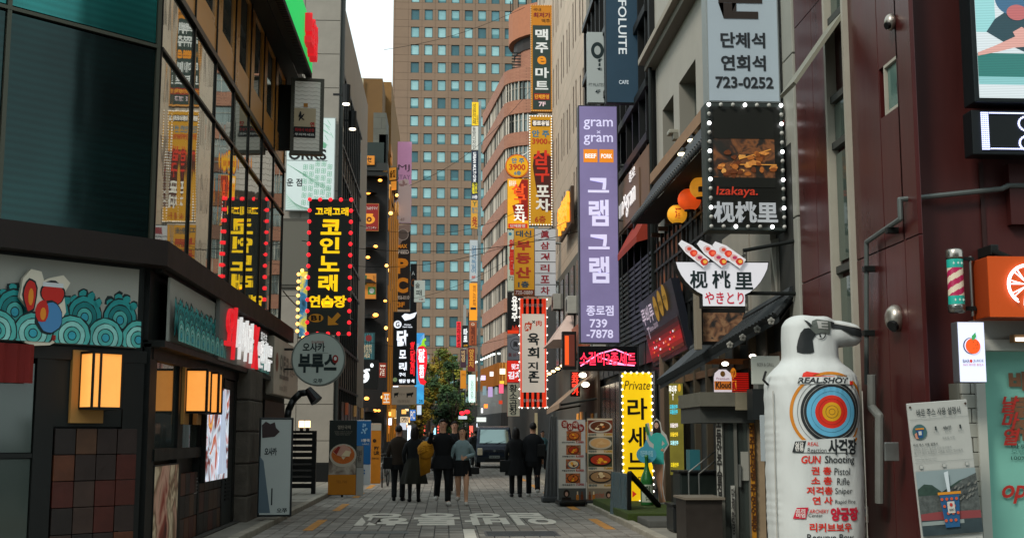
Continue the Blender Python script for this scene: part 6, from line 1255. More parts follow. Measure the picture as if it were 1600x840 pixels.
bm_ = thing('black_beam', 'black slanted timber prop leaning across the yellow sign', 'beam', (3.2, 21.8, .2)); q = M(); a, b, c = at(983, 738, 21.8), at(1030, 795, 22.6), at(983, 806, 21.8); q.cyl((a[0], 21.8, a[1]), (b[0], 22.6, max(b[1], .26)), .05, BLK, n=4); q.cyl((a[0], 21.8, a[1]), (c[0], 21.8, .1), .05, BLK, n=4); q.build('timber', bm_)
# menu boards
wood = mat('8a7a68')
mA = Sign.hang('menu_board', 'tall white menu board with four dish photos and red title discs 점심메뉴', (871, 655, 915, 788), 26.9, rz=.08, face=mat('c6c6c2', rough=.55, dirt=.06), body=mat('7a7c7c'), depth=.1, fw=.01, cat='board', group='menu boards in front of the restaurant')
for i, c in enumerate('점심메뉴'): x = 881.5+i*8.6; y = (662, 667, 663, 668)[i]; mA.e(x, y, 5.2, 6, mat('8e2a24'), 2); mA.t(c, (x-3, y-4, x+3, y+4), mat('d8c8c0'), .02, 4)
for k in range(4):
    y = 673+k*22; x = 884.5-k*.6; mA.r((x, y, x+23, y+15), photo_mat('dish_photo', ('3a2018', '8a4424', 'b8683a', '5a3a24', 'c8a070'), 9, 0, k*3), 1, 'dish_photo'); bowl_print(mA, x+11.5, y+8, 9, 6.5, (BRN_, BRN_, mat('2a5a7a'), BLK)[k], (ORG_, RED_, CRM, ORG_)[k], (ORG_, RED_, BRN_, YLK), k, 2)
    mA.t(('돼지고기김치찌개', '고추장불고기정식', '해물순두부찌개', '제육볶음정식')[k], (877, y+16.5, 897, y+19), INK, .03); mA.t(('7,000', '6,000', '6,000', '7,000')[k], (899, y+15.5, 911.5, y+19.5), mat('a82a2a'), .03)
mA.r((871.5, 762, 914.5, 787), mat('4c5050', rough=.4), 1); mA.e(884, 770, 5, 6, HR, 2); mA.e(884, 771, 2.3, 3.4, mat('b89484'), 3); mA.r((877, 776, 891, 782), HR, 2)
for x in (899, 906): mA.r((x, 772, x+4.4, 784), mat('b8742a' if x < 900 else '6a3418'), 2, 'bottle_print'); mA.r((x+1.2, 767, x+3.2, 772), mat('d8c8a8' if x < 900 else '6a3418'), 3, 'bottle_print')
mB = Sign.hang('menu_board', 'tall beige menu board with four round bowls and yellow prices, right of the pair', (917.5, 653, 958, 788), 26.6, rz=-.05, face=mat('bdb4a4', rough=.55, dirt=.06), body=mat('7a6a50'), depth=.1, fw=.01, cat='board', group='menu boards in front of the restaurant')
for k in range(4):
    y = 656+k*26.3; mB.r((919, y, 957-k*.5, y+20), (mat('6a2a1c'), mat('4a4a40'), mat('3a4434'), mat('8a7a68'))[k], 1, 'dish_photo'); bowl_print(mB, 938, y+10, 18, 9.5, (mat('b0b0ac'), mat('a8a498'), BLK, mat('2e2a26'))[k], (BRN_, mat('c09a6a'), RED_, mat('9a7a58'))[k], ((CRM, BRN_, ORG_), (mat('c8a87c'), mat('c09a6a')), (ORG_, GRN_, YLK, RED_), (CRM, BRN_, mat('6a4a34')))[k], k+20, 2)
    if k >= 2: mB.e(938, y+(9 if k == 2 else 5), 3.6, 2.8, YLK if k == 2 else CRM, 6)
    mB.t(('순대국', '떡만두국', '비빔밥정식', '물냉면')[k], (919.5, y+20.8, 932, y+24.4), mat('5a6a6c'), .05); mB.t(('7,000', '7,000', '7,000', '6,000')[k], (943, y+20.8, 956.5, y+24.6), mat('b08a2c'), .05)
mB.r((918, 762, 957, 787), mat('7c7468', rough=.5), 1); mB.e(950, 772, 4.5, 5.5, HR, 2); mB.e(950, 773, 2.3, 3, mat('b89484'), 3); mB.r((945, 779, 956, 787), HR, 2); mB.t('Terra fresh', (926, 768, 943, 776), mat('a84a34'), .0, 2, shear=.3)
for x in (919, 925): mB.r((x, 772, x+4, 784), mat('6a3418' if x < 920 else 'b8742a'), 2, 'bottle_print'); mB.r((x+1, 767, x+3, 772), mat('6a3418' if x < 920 else 'd8c8a8'), 3, 'bottle_print')
for s in (mA, mB):
    q = M(s.T); q.bbox(-.32, .28, -.3, .3, -.0, .11, mat('101415', rough=.35), .04); q.build('rubber_base', s.root)
cl_ = thing('cloth_banner', 'grey draped cloth banner hanging on a stand behind the menu boards', 'banner', (2.45, 28.4, .05)); q = M()
n = 14; vs_ = []
for j in range(9):
    for i in range(n+1): z = .15+j*.225; wd = .36-.012*j*2; vs_.append((2.42+(i/n-.5)*wd+.05*(j/8), 28.4+.05*math.sin(i*1.7+j*.3)*(1-j*.08), z))
q.add(vs_, [(j*(n+1)+i, j*(n+1)+i+1, (j+1)*(n+1)+i+1, (j+1)*(n+1)+i) for j in range(8) for i in range(n)], mat('5a5c5c', rough=.9, noise=.15)); q.build('cloth', cl_, smooth=True)
q = M(); q.cyl((2.42, 28.5, .05), (2.46, 28.5, 2.0), .02, STEEL); q.bbox(2.2, 2.6, 28.2, 28.7, .03, .16, mat('3a3c3c'), .04); q.build('stand', cl_)

# ================================================================== RED BUILDING AND JUICE BAR
R1 = thing('maroon_panel_building', 'dark maroon metal panelled building with a tall white framed window strip at the right', 'building', (4.5, 13, 0))
RD_ = mat('491c1b', rough=.3, metal=.25, noise=.32, ns=1.8, bump=.2, bs=3, stretch=(1, 1, .22)); RD2 = mat('3d1816', rough=.5, noise=.35, ns=1.6, stretch=(1, 1, .25))
q = M(); q.box(4.56, 14, 11.86, 15.5, 0, 14, RD2); q.build('core_wall', R1)
TR1 = FR(4.5, 15.38)     # local x = 15.38 - Y
yy = [15.38, onx(1277, 300, 4.5)[0], onx(1300, 300, 4.5)[0]]
def lx(px, py): return 15.38-onx(px, py, 4.5)[0]
g1, g2 = lx(1300, 250), lx(1333, 250)
segs = [0, lx(1274, 250), g1]; segs2 = [g2, lx(1378, 250), lx(1409, 250), lx(1431, 250), 15.38-11.8]
w0, w1 = lx(1381, 130), lx(1409, 130); wz0, wz1 = onx(1383, 178, 4.5)[1]-.02, onx(1381, 103, 4.5)[1]
zs_ = [0, 3.42, 6.75, 10.1, 13.4]
for a, b in list(zip(segs, segs[1:]))+list(zip(segs2, segs2[1:])):
    for c, d in zip(zs_, zs_[1:]):
        q = M(TR1)
        if abs(a-segs2[1]) < .01 and c < wz0 < d: q.holed(a+.008, b-.008, c+.008, d-.008, [(a+.02, b-.02, wz0, wz1)], RD_, .05)
        elif b-a > .02: q.bbox(a+.004, b-.004, -.003, .04, c+.006, d-.006, RD_, .006)
        q.build('metal_panel', R1)
fr_ = mat('9a978a', rough=.5, noise=.08)
q = M(TR1); q.box(g1, g1+.07, -.06, .1, 0, 13, fr_); q.box(g2-.07, g2, -.06, .1, 0, 13, fr_); q.box(g1, g2, .1, .12, 0, 13, mat('6a6a5c', rough=.6))
for z in (1.0, 3.4, 4.85, 5.4, 6.35, 8.5): q.box(g1+.07, g2-.07, -.02, .06, z-.04, z+.04, mat('3a3c38'))
q.build('window_frame', R1)
for c, d in ((1.1, 3.3), (3.5, 4.75), (4.9, 5.35), (6.4, 8.4), (8.6, 10.5)): q = M(TR1); q.box(g1+.09, g2-.09, .02, .04, c, d, glassy('strip_glass', '54645c', .45, .06, .1)); q.build('window_pane', R1)
vt = M(TR1); z0, z1 = 5.45, 6.3; gx0, gx1 = g1+.07, g2-.07
vt.add([(gx0, -.62, z0), (gx1, -.62, z0), (gx1, -.02, z1), (gx0, -.02, z1), (gx0, -.59, z0-.03), (gx1, -.59, z0-.03), (gx1, .01, z1-.03), (gx0, .01, z1-.03)], [(0, 1, 2, 3), (7, 6, 5, 4), (0, 4, 5, 1), (1, 5, 6, 2), (3, 2, 6, 7), (0, 3, 7, 4)], mat('7a7a6c', rough=.4))
o = vt.build('open_vent_sash', R1)
q = M(TR1); q.holed(w0, w1, wz0, wz1, [(w0+.025, w1-.025, wz0+.03, wz1-.03)], fr_, .04); q.box(w0+.04, w1-.04, .03, .05, wz0+.04, wz1-.04, mat('5f8078', rough=.1, metal=.4, noise=.05)); q.build('small_window', R1)
v, f, (a, b, c, d) = glyphs('P\n3', .02); q = M(TR1); q.add([(w1-.08-(p-a)/(b-a)*.16, .026, wz0+.15+(r-c)/(d-c)*(wz1-wz0-.4)) for p, r in v], f, mat('2a3c3a')); q.build('window_lettering', R1)
# cowls and pipes
for px, py in ((1388, 35), (1395, 497)):
    Y_, Z_ = onx(px, py, 4.44); t = thing('vent_cowl', 'small chrome hooded vent cowl %s on the maroon wall' % ('near the top' if py < 100 else 'low, beside the inflatable barrel'), 'vent', (4.44, Y_, Z_)); r = .075 if py < 100 else .12
    q = M(); q.ball((4.46, Y_, Z_), (r*.8, r, r*1.15), mat('a09a90', rough=.3, metal=.8), 14, 10); q.build('hood', t, smooth=True); q = M(); q.cyl((4.43, Y_-r*.5, Z_-r*.6), (4.40, Y_-r*.6, Z_-r*.75), r*.5, BLK, n=10); q.build('opening', t)
pp = thing('wall_pipe', 'grey conduit pipe running down and stepping along the maroon wall', 'pipe', (4.4, 13, 2)); q = M(); PGR = mat('5a6260', rough=.4, metal=.3, noise=.1)
def P3_(px, py, X=4.42): a, b = onx(px, py, X); return (X, a, b)
L = [P3_(1354, 600), P3_(1354, 378), (4.42, 11.71, at(1428, 342, 11.71)[1]), (4.42, 11.71, at(1427, 312, 11.71)[1])]; last_ = at(1565, 295, 11.7); q.tube(L+[(last_[0], 11.7, last_[1]), (at(1575, 290, 11.7)[0], 11.7, at(1575, 290, 11.7)[1]), (7.5, 11.7, at(1600, 289, 11.7)[1])], .026, PGR, 8); q.build('pipe', pp)
for (px, py) in ((1354, 420), (1354, 520), (1390, 360)): q = M(); c = P3_(px, py); q.bbox(c[0]-.035, c[0]+.08, c[1]-.04, c[1]+.04, c[2]-.03, c[2]+.03, DKMET, .005); q.build('clamp', pp)
p2 = thing('gas_pipe', 'thick grey gas pipe with valve below the meter box on the maroon wall', 'pipe', (4.3, 13.2, .1)); q = M(); q.tube([P3_(1362, 585, 4.35), P3_(1362, 636, 4.35), P3_(1374, 650, 4.35), P3_(1374, 785, 4.35)], .045, mat('6a6e6a', rough=.45, noise=.2), 10); q.build('pipe', p2); q = M(); c = P3_(1388, 700, 4.3); q.bbox(c[0]-.04, c[0]+.1, c[1]-.02, c[1]+.02, c[2]-.12, c[2]+.06, STEEL, .008); q.build('valve_handle', p2)
mx_ = thing('meter_box', 'dark green utility meter box fixed beside the inflatable bottle', 'box', (4.3, 13.6, 1.5)); q = M(); a, b = P3_(1347, 595, 4.3), P3_(1366, 645, 4.3); q.bbox(4.25, 4.5, 13.3, 13.75, b[2], a[2], mat('26322f', rough=.5, noise=.15), .02); q.build('cabinet', mx_)
st_ = Sign('sticker_notice', 'small white sticker with red phone number on the gas pipe column', frame(4.38, 12.95, .63, -PI/2), .19, .16, (0, 0, 10, 8), depth=.01, body=mat('b8b4ac'), cat='sticker'); st_.t('연락', (1, 1, 9, 4), mat('2a3a6a'), .04); st_.t('87-0805', (1, 5, 9, 7), mat('a83228'), .04)
# white column between buildings
wc = thing('white_column', 'tall pale grey metal clad column between the izakaya sign and maroon building', 'pillar', (4.5, 15.5, 0)); CW = mat('8f9188', rough=.55, noise=.1, ns=1.5)
xa, xb = at(1240, 250, 15.5)[0], at(1264, 250, 15.5)[0]
for k in range(6): q = M(); q.bbox(xa, xb, 15.42, 15.9, k*2.15+.01, k*2.15+2.14, CW, .01); q.build('cladding_panel', wc)
q = M(); q.box(xa+.05, xa+.062, 15.4, 15.42, 0, 12.9, mat('6a6a60')); q.build('seam', wc)
dkw = thing('service_gap', 'dark service gap with grey cabinets between the izakaya sign and white column', 'wall', (4.1, 15.8, 3)); q = M(); a, b = at(1223, 10, 16.0), at(1240, 520, 16.0); q.box(a[0], b[0]+.05, 15.98, 16.02, b[1], a[1]+1, BLK); q.build('back_panel', dkw); q = M(); fb(q, 1223, 1236, 52, 122, 15.94, .04, mat('8a887c', rough=.6)); fb(q, 1223, 1234, 140, 168, 15.94, .04, mat('3a4040')); fb(q, 1222, 1239, 10, 40, 15.92, .05, DKMET); q.build('cabinet', dkw)
q = M(); fb(q, 1224, 1239, 188, 195, 15.94, .03, mat('8a2414', em=.5)); q.build('red_glow', dkw)
# front of the maroon building facing the viewer
TJ = frame(0, 11.8, 0)
zl = at(1515, 165, 11.8)[1]
q = M(TJ); q.box(4.5, 5.3, -.0, .06, 0, 14, RD2); q.box(5.305, 14, -.0, .06, 2.55, 14, RD2); q.box(5.26, 5.3, -.02, 0, 3.0, at(1570, 255, 11.8)[1], mat('2a1412')); q.build('front_wall', R1)
q = M(); fb(q, 1578, 1700, 256, 350, 11.7, .1, mat('381412', rough=.5)); q.build('front_box', R1)
ls = Sign.hang('led_screen', 'large bright LED screen showing a person lining up a shot over a teal pool table', (1508, -90, 1720, 166), 11.45, body=mat('10181a', rough=.4), depth=.25, face=None)
def scr_mat(name, cols, lines=130):
    m = bpy.data.materials.new(name); m.use_nodes = True; n = m.node_tree; b = n.nodes['Principled BSDF']; b.inputs['Base Color'].default_value = (.01, .01, .01, 1); b.inputs['Roughness'].default_value = .3
    tc = n.nodes.new('ShaderNodeTexCoord'); wv = n.nodes.new('ShaderNodeTexWave'); wv.bands_direction = 'Z'; wv.inputs['Scale'].default_value = lines/6.283*2; 
    mr = n.nodes.new('ShaderNodeMapRange'); mr.inputs[3].default_value = .72; mr.inputs[4].default_value = 1.1; vm = n.nodes.new('ShaderNodeVectorMath'); vm.operation = 'SCALE'; vm.inputs[0].default_value = lin(cols)
    n.links.new(tc.outputs['Object'], wv.inputs[0]); n.links.new(wv.outputs[0], mr.inputs[0]); n.links.new(mr.outputs[0], vm.inputs['Scale']); n.links.new(vm.outputs[0], b.inputs['Emission Color']); b.inputs['Emission Strength'].default_value = .7
    return m
SM = {c: scr_mat('screen_'+c, c, 60) for c in ('dce8ea', '5fb8ac', '2c7a72', '3a6a8a', 'e0a89c', '22454e', '8ac8c8', 'c06a6a', '9ad8d8')}
ls.r((1515, -84, 1714, 160), SM['dce8ea'], 1, 'screen_picture'); ls.r((1515, 92, 1714, 135), SM['2c7a72'], 2, 'screen_picture'); ls.r((1515, 128, 1714, 140), SM['8ac8c8'], 3, 'screen_picture')
ls.poly([(1515, 92), (1540, 82), (1562, 72), (1575, 66), (1596, 76), (1590, 82), (1570, 84), (1548, 90), (1515, 97)], SM['e0a89c'], 5, 'screen_picture')
ls.poly([(1530, 60), (1544, 40), (1562, 28), (1600, 36), (1625, 70), (1600, 96), (1560, 78), (1540, 66)], SM['22454e'], 4, 'screen_picture'); ls.e(1572, 8, 27, 26, SM['3a6a8a'], 5, 'screen_picture'); ls.e(1578, 30, 16, 12, SM['c06a6a'], 6, 'screen_picture'); ls.poly([(1570, 60), (1584, 52), (1600, 62), (1602, 78), (1578, 78)], SM['e0a89c'], 6, 'screen_picture'); ls.r((1515, -84, 1545, 60), SM['9ad8d8'], 2, 'screen_picture')
lt = Sign.hang('led_dot_board', 'black LED dot board with white dotted border and numerals', (1512, 177, 1700, 246), 11.5, body=mat('0e1416', rough=.4), depth=.2)
q = M(lt.T); DM = mat('c8d0ff', em=1.4)
def dots(px0, px1, py0, py1, st=3.1):
    y = py0
    while y <= py1:
        x = px0
        while x <= px1: a, b = lt.xz(x, y); q.box(a-.006, a+.006, lt.y-.012, lt.y, b-.006, b+.006, DM); x += st
        y += st
dots(1527, 1537, 182, 240); dots(1540, 1690, 182, 184); dots(1540, 1690, 237, 240)
for cy in (198, 228):
    for k in range(22): t_ = 2*PI*k/22; a, b = lt.xz(1597+13*math.cos(t_), cy+11*math.sin(t_)); q.box(a-.008, a+.008, lt.y-.012, lt.y, b-.008, b+.008, DM)
q.build('led_dots', lt.root, kind='stuff')
# barber pole
X0, Z0 = at(1495.5, 489, 11.3); ba = thing('barber_pole', 'barber pole with chrome cap and pink and cream spiral stripes', 'barber pole', (X0, 11.3, Z0)); H_ = at(1495, 389, 11.3)[1]-Z0; r = .078
q = M(); q.lathe([(r*.7, -.0), (r, .01), (r*1.05, .07), (r, .08)], (X0, 11.3, Z0), mat('8a8c88', rough=.25, metal=.9), 24); q.build('chrome_base', ba, smooth=True); q = M(); q.lathe([(r, H_-.09), (r*1.02, H_-.08), (r*1.02, H_-.02), (r*.85, H_), (0, H_+.005)], (X0, 11.3, Z0), mat('a09c94', rough=.25, metal=.9), 24); q.build('chrome_cap', ba, smooth=True)
q = M(); TE = mat('1f9a8a', rough=.3, em=.08); q.cyl((X0, 11.3, Z0+.08), (X0, 11.3, Z0+.16), r*.95, TE, n=24, cap=False); q.build('teal_band', ba); q = M(); q.cyl((X0, 11.3, Z0+H_-.18), (X0, 11.3, Z0+H_-.1), r*.95, TE, n=24, cap=False); q.build('teal_band', ba)
q = M(); n, mrows = 40, 36; z0, z1 = Z0+.16, Z0+H_-.18; PK = mat('a0204c', rough=.3, em=.08); CR = mat('c8bca4', rough=.3, em=.08)
for j in range(mrows):
    for i in range(n):
        a0, a1 = 2*PI*i/n, 2*PI*(i+1)/n; za, zb = z0+(z1-z0)*j/mrows, z0+(z1-z0)*(j+1)/mrows
        ph = ((i/n)*1.0-(j/mrows)*1.15) % .5; mm_ = PK if ph < .25 else CR
        q.add([(X0+r*.93*math.cos(a0), 11.3+r*.93*math.sin(a0), za), (X0+r*.93*math.cos(a1), 11.3+r*.93*math.sin(a1), za), (X0+r*.93*math.cos(a1), 11.3+r*.93*math.sin(a1), zb), (X0+r*.93*math.cos(a0), 11.3+r*.93*math.sin(a0), zb)], [(0, 1, 2, 3)], mm_)
q.build('striped_tube', ba, smooth=True)
q = M()
for z in (Z0+.12, Z0+H_-.14): 
    for k in (-.5, 0, .5):
        c = (X0+r*math.sin(k), 11.3-r*math.cos(k), z); q.add([(c[0], c[1], z+.016), (c[0]+.005, c[1], z+.004), (c[0]+.014, c[1], z), (c[0]+.005, c[1], z-.004), (c[0], c[1], z-.016), (c[0]-.005, c[1], z-.004), (c[0]-.014, c[1], z), (c[0]-.005, c[1], z+.004)], [list(range(8))[::-1]], mat('c8dcd4'))
q.build('star_print', ba); q = M(); q.cyl((X0+.17, 11.35, Z0-.02), (X0+.17, 11.35, Z0+H_-.06), .014, STEEL, n=8); q.box(X0, X0+.2, 11.33, 11.37, Z0+.03, Z0+.07, DKMET); q.box(X0, X0+.2, 11.33, 11.37, Z0+H_-.1, Z0+H_-.07, DKMET); q.build('bracket', ba)
# juice bar
jb = thing('juice_bar_front', 'white framed juice bar front with mint glass and red script letters', 'shop front', (5.4, 11.5, .05)); WF = mat('a3a69e', rough=.5, noise=.05)
q = M(); fb(q, 1532, 1546, 500, 960, 11.45, .3, WF); fb(q, 1533, 1720, 499, 530, 11.44, .3, mat('8f928a', rough=.5)); fb(q, 1540, 1720, 530, 547, 11.42, .3, WF); q.build('frame', jb)
q = M(); fb(q, 1546, 1720, 546, 960, 11.6, .02, mat('6fa89a', rough=.12, em=.07, noise=.08, ns=1.0)); q.build('mint_glass', jb)
q = M(); fb(q, 1585, 1720, 522, 534, 11.3, .1, mat('8a6a48')); fb(q, 1588, 1720, 527, 532, 11.28, .06, mat('fffaf0', em=2.5)); q.build('tube_light', jb)
TJb = frame(0, 11.58, 0)
def jt(t_, r, c, bd=.02, sh=0, dy=0): a, b = at(r[0], r[3], 11.58), at(r[2], r[1], 11.58); txt(jb, TJb, t_, a[0], b[0], a[1], b[1], dy, mat(c, rough=.5), bd, shear=sh)
jt('바', (1577, 580, 1608, 610), '6a4a34', .06); jt('로', (1577, 620, 1612, 652), '6a4a34', .06, dy=-.002); jt('쥬', (1577, 655, 1612, 688), '6a4a34', .06, dy=-.002)
jt('날\n마\n열', (1566, 618, 1592, 695), 'a02a22', .03, .3, -.006); jt('open', (1566, 757, 1640, 786), 'a02a22', .02, .3, -.006)
jt('바로 쥬스', (1580, 693, 1640, 700), '2a4a44', .02); jt('오렌지 착즙', (1580, 702, 1640, 709), '3a6a60', .0); jt('100% 생과일', (1580, 711, 1640, 718), '2a4a44', .01)
# brick strip of white tiles
wtm = None; q = M(); fb(q, 1504, 1533, 598, 960, 11.5, .2, mat('5a5c54', rough=.8)); q.build('tile_backing', jb)
for j in range(15):
    z = .02+j*.135
    if z > 1.95: break
    for i in range(2):
        x = at(1505, 700, 11.5)[0]+(.0 if j % 2 else -.08)+i*.17; w_ = .165
        x0 = max(x, at(1504, 700, 11.5)[0]); x1 = min(x+w_, at(1532, 700, 11.5)[0])
        if x1-x0 > .02: q = M(); q.bbox(x0, x1-.005, 11.47, 11.52, z, z+.128, mat('8b8d84', rough=.35, noise=.12, ns=5), .005); q.build('white_tile', jb)
og = Sign.hang('orange_citrus_sign', 'orange box sign with glowing white neon citrus slice', (1532, 405, 1700, 498), 11.25, body=mat('8a3410', rough=.5), face=mat('b0450f', em=.16, rough=.5), depth=.35, fw=.0)
q = M(og.T); NW = mat('fff2f8', em=2.0); kx = og.W/168; 
def P2_(x, y): a, b = og.xz(x, y); return (a, og.y-.03, b)
ring = [P2_(1591+31.5*math.cos(t), 450-31.5*math.sin(t)) for t in [2*PI*(i/36)+0 for i in range(30)]]; 
q.tube([P2_(1590+31*math.cos(t), 449-31*math.sin(t)) for t in [math.radians(d) for d in range(-50, 245, 10)]], .007, NW, 6)
q.tube([P2_(1590+28*math.cos(t), 449-28*math.sin(t)) for t in [math.radians(d) for d in range(-45, 240, 10)]], .004, NW, 6)
for k in range(8):
    t0 = math.radians(22+k*42-60); 
    if 225 < math.degrees(t0) % 360 < 315: continue
    for s in (-.1, .1): q.cyl(P2_(1590+7*math.cos(t0), 449-7*math.sin(t0)), P2_(1590+27*math.cos(t0+s), 449-27*math.sin(t0+s)), .005, NW, n=6)
q.tube([P2_(1590, 455), P2_(1584, 470), P2_(1583, 480), P2_(1590, 488), P2_(1597, 480), P2_(1596, 470), P2_(1590, 455)], .006, NW, 6); q.build('neon_tube', og.root)
q = M(); a, b = at(1548, 388, 11.5), at(1578, 403, 11.2); q.bbox(a[0], a[0]+.08, 11.5, 11.8, a[1]-.06, a[1]+.04, DKMET, .01); q.cyl((a[0]+.04, 11.6, a[1]), (b[0], 11.2, b[1]), .03, DKMET, n=8); q.build('bracket', og.root)
jl = Sign.hang('juice_lightbox', 'small white lightbox with an orange fruit drawing and BARO JUICE lettering', (1492, 503, 1535, 598), 11.2, face=mat('c4cbe6', em=.75), body=mat('5a5c60', rough=.4, metal=.4), depth=.14, fw=.008)
jl.e(1512, 541, 12.2, 12.8, mat('2a3a5a'), 1); jl.e(1513, 541, 11.5, 12, mat('c4cbe6', em=.75), 2); jl.e(1514.5, 541.5, 11.5, 12, mat('d8501c', em=.6), 3); jl.poly([(1513, 532), (1513, 526), (1519, 520), (1520, 527), (1516, 532)], mat('3a9a5a', em=.3), 4, 'leaf_print')
rr = random.Random(1)
for k in range(7): jl.e(1517+rr.uniform(-3, 6), 541+rr.uniform(-6, 6), .5, .6, mat('7a2a1c'), 5)
jl.t('BAR', (1498, 562, 1508.5, 567), mat('3a4a6a'), .01); jl.e(1511, 564.5, 2.1, 2.6, mat('c8301c', em=.3)); jl.t('JUICE', (1514, 562, 1530, 567), mat('3a4a6a'), .01); jl.t('24시 바이탄 충전소', (1498, 568.5, 1530, 572), mat('c8505a'), .01)
# leaning juice banner (tilted about 4 degrees in its own plane)
X0, Z0 = at(1476, 960, 10.9); TBn = frame(at(1476, 740, 10.9)[0], 10.9, at(1476, 740, 10.9)[1], 0) @ Matrix.Rotation(math.radians(4.2), 4, 'Y').inverted()
bn = Sign('leaning_banner', 'white leaning poster banner with cup photo headed 바로 주스 사용 설명서', TBn @ Matrix.Translation((0, 0, -.98)), .545, 1.62, (1400, 626, 1500, 917), depth=.03, body=mat('a2a5a0', rough=.6, dirt=.05), cat='banner')
TB2 = mat('2c3434', rough=.6); TG_ = mat('6f7674', rough=.6)
bn.t('바로 주스 사용 설명서', (1413, 636, 1486, 648), TB2, .012)
for x in (1403.5, 1496): bn.e(x, 632.5, 2, 2, mat('3a2a20'), 2, 'eyelet')
bn.r((1400.5, 652, 1499.5, 652.5), TG_); bn.e(1415, 672, 12, 12, mat('3a5c5e'), 1); bn.poly([(1409, 668), (1421, 668), (1419, 681), (1411, 681)], mat('1c4a7a'), 2, 'cup_print'); bn.r((1408, 666, 1422, 668.5), mat('b8781c'), 3); bn.r((1412.5, 671, 1417.5, 677), mat('b0b4b0'), 3); bn.poly([(1406, 675), (1411, 672), (1412, 683), (1407, 682)], mat('b07a64'), 2, 'hand_print')
for t_, x, w_ in (('1', 1442, 3), ('486만', 1461, 14), ('1', 1483, 3)): bn.t(t_, (x-w_/2, 665, x+w_/2, 671), TB2, .02)
for t_, x in (('게시물', 1442), ('팔로워', 1461), ('팔로잉', 1483)): bn.t(t_, (x-4.5, 673, x+4.5, 676), TG_, 0)
bn.t('프로필 수정', (1451, 682, 1471, 686), TG_, 0); bn.t('바로 주스 사용 설명서', (1402, 690, 1442, 694.5), TB2, .015); bn.t('비타민 충전이 필요한 지친 친구에게', (1402, 697, 1464, 701), TG_, 0); bn.t('용기가 없어 망설였던 고백을 하려는 친구에게', (1402, 702.5, 1482, 707), TG_, 0); bn.t('www.barojuice.com/', (1402, 713, 1438, 717), TG_, 0)
bn.r((1400.5, 720, 1499.5, 720.4), TG_); bn.r((1400.5, 709.5, 1482, 709.8), TG_); bn.r((1400.5, 733, 1499.5, 733.4), TG_)
for x in (1411, 1449, 1487): bn.r((x-3, 724, x+3, 730), TG_, 1); bn.r((x-2.5, 724.5, x+2.5, 729.5), mat('a2a5a0'), 2)
bn.r((1400.5, 734, 1499.5, 834), mat('7c8c8e', rough=.6), 1, 'photo_print'); bn.poly([(1400.5, 762), (1412, 754), (1425, 756), (1440, 768), (1470, 752), (1499.5, 744), (1499.5, 765), (1400.5, 800)], mat('2c4038', noise=.3, ns=20), 2, 'photo_print'); bn.poly([(1400.5, 772), (1440, 772), (1478, 750), (1499.5, 742), (1499.5, 810), (1400.5, 806)], mat('4c5250', rough=.6, noise=.5, ns=26), 3, 'photo_print'); bn.poly([(1400.5, 800), (1430, 798), (1499.5, 800), (1499.5, 814), (1400.5, 812)], mat('7a3a3c'), 4, 'photo_print'); bn.poly([(1400.5, 810), (1499.5, 812), (1499.5, 834), (1400.5, 834)], mat('2e3c40', noise=.3, ns=9), 5, 'photo_print'); bn.r((1400.5, 812, 1470, 818), mat('7c8886'), 6, 'photo_print')
for k in range(26):
    rx_, ry_ = 1452+(k % 9)*5.4+rr.uniform(-1, 1), 766+(k//9)*9+rr.uniform(-2, 2)-(k % 9)*1.2; bn.poly([(rx_-3, ry_+2), (rx_+1, ry_-2.5), (rx_+3, ry_-1.5), (rx_-.5, ry_+3)], mat(rr.choice(('5c605c', '3a4040', '6a6c66'))), 6, 'roof_tile_print')
bn.poly([(1433, 771), (1466, 771), (1461, 823), (1438, 823)], mat('1f5078'), 9, 'cup_print'); bn.r((1430.5, 768, 1468.5, 772), mat('c08020'), 10); bn.poly([(1445, 738), (1452, 736), (1452, 768), (1447.5, 768)], mat('b8c4c8'), 8, 'straw_print')
for k in range(16):
    cx_, cy_ = 1437+(k % 4)*8+(k//4 % 2)*3-1, 779+(k//4)*11; 
    if 1434+(cy_-771)*.1 < cx_ < 1464-(cy_-771)*.1: bn.e(cx_, cy_, 2.4, 2.4, mat('b8502c'), 11, n=10)
bn.r((1443.5, 783, 1455.5, 801), mat('b4b4ac'), 12); bn.e(1449.5, 788, 2.6, 2.8, mat('a82c24'), 13, n=12); bn.t('BARO', (1445.5, 794, 1453.5, 797), TB2, .03, 14)
bn.poly([(1405, 843), (1408, 841), (1410, 843), (1412, 841), (1415, 843), (1410, 850)], mat('a0242a'), 2, 'heart_print')
for x in (1421, 1430, 1490): bn.r((x-2.4, 842, x+2.4, 848), TG_, 1); bn.r((x-2, 842.5, x+2, 847.5), mat('a2a5a0'), 2)
bn.t('4805 likes', (1411, 853, 1427, 856), TB2, .01); bn.t('바로 주스 사용 설명서', (1404, 859, 1441, 863), TB2, .02); bn.t('바로 주스로 행사한 마음을 전하자', (1443, 859, 1496, 863), TG_, 0)
BL_ = mat('245a78'); bn.t('#바로주스 먹고 힘내서', (1404, 868, 1482, 878), BL_, .02); bn.t('고백에 성공하자 친구야', (1410, 881, 1484, 891), BL_, .02)

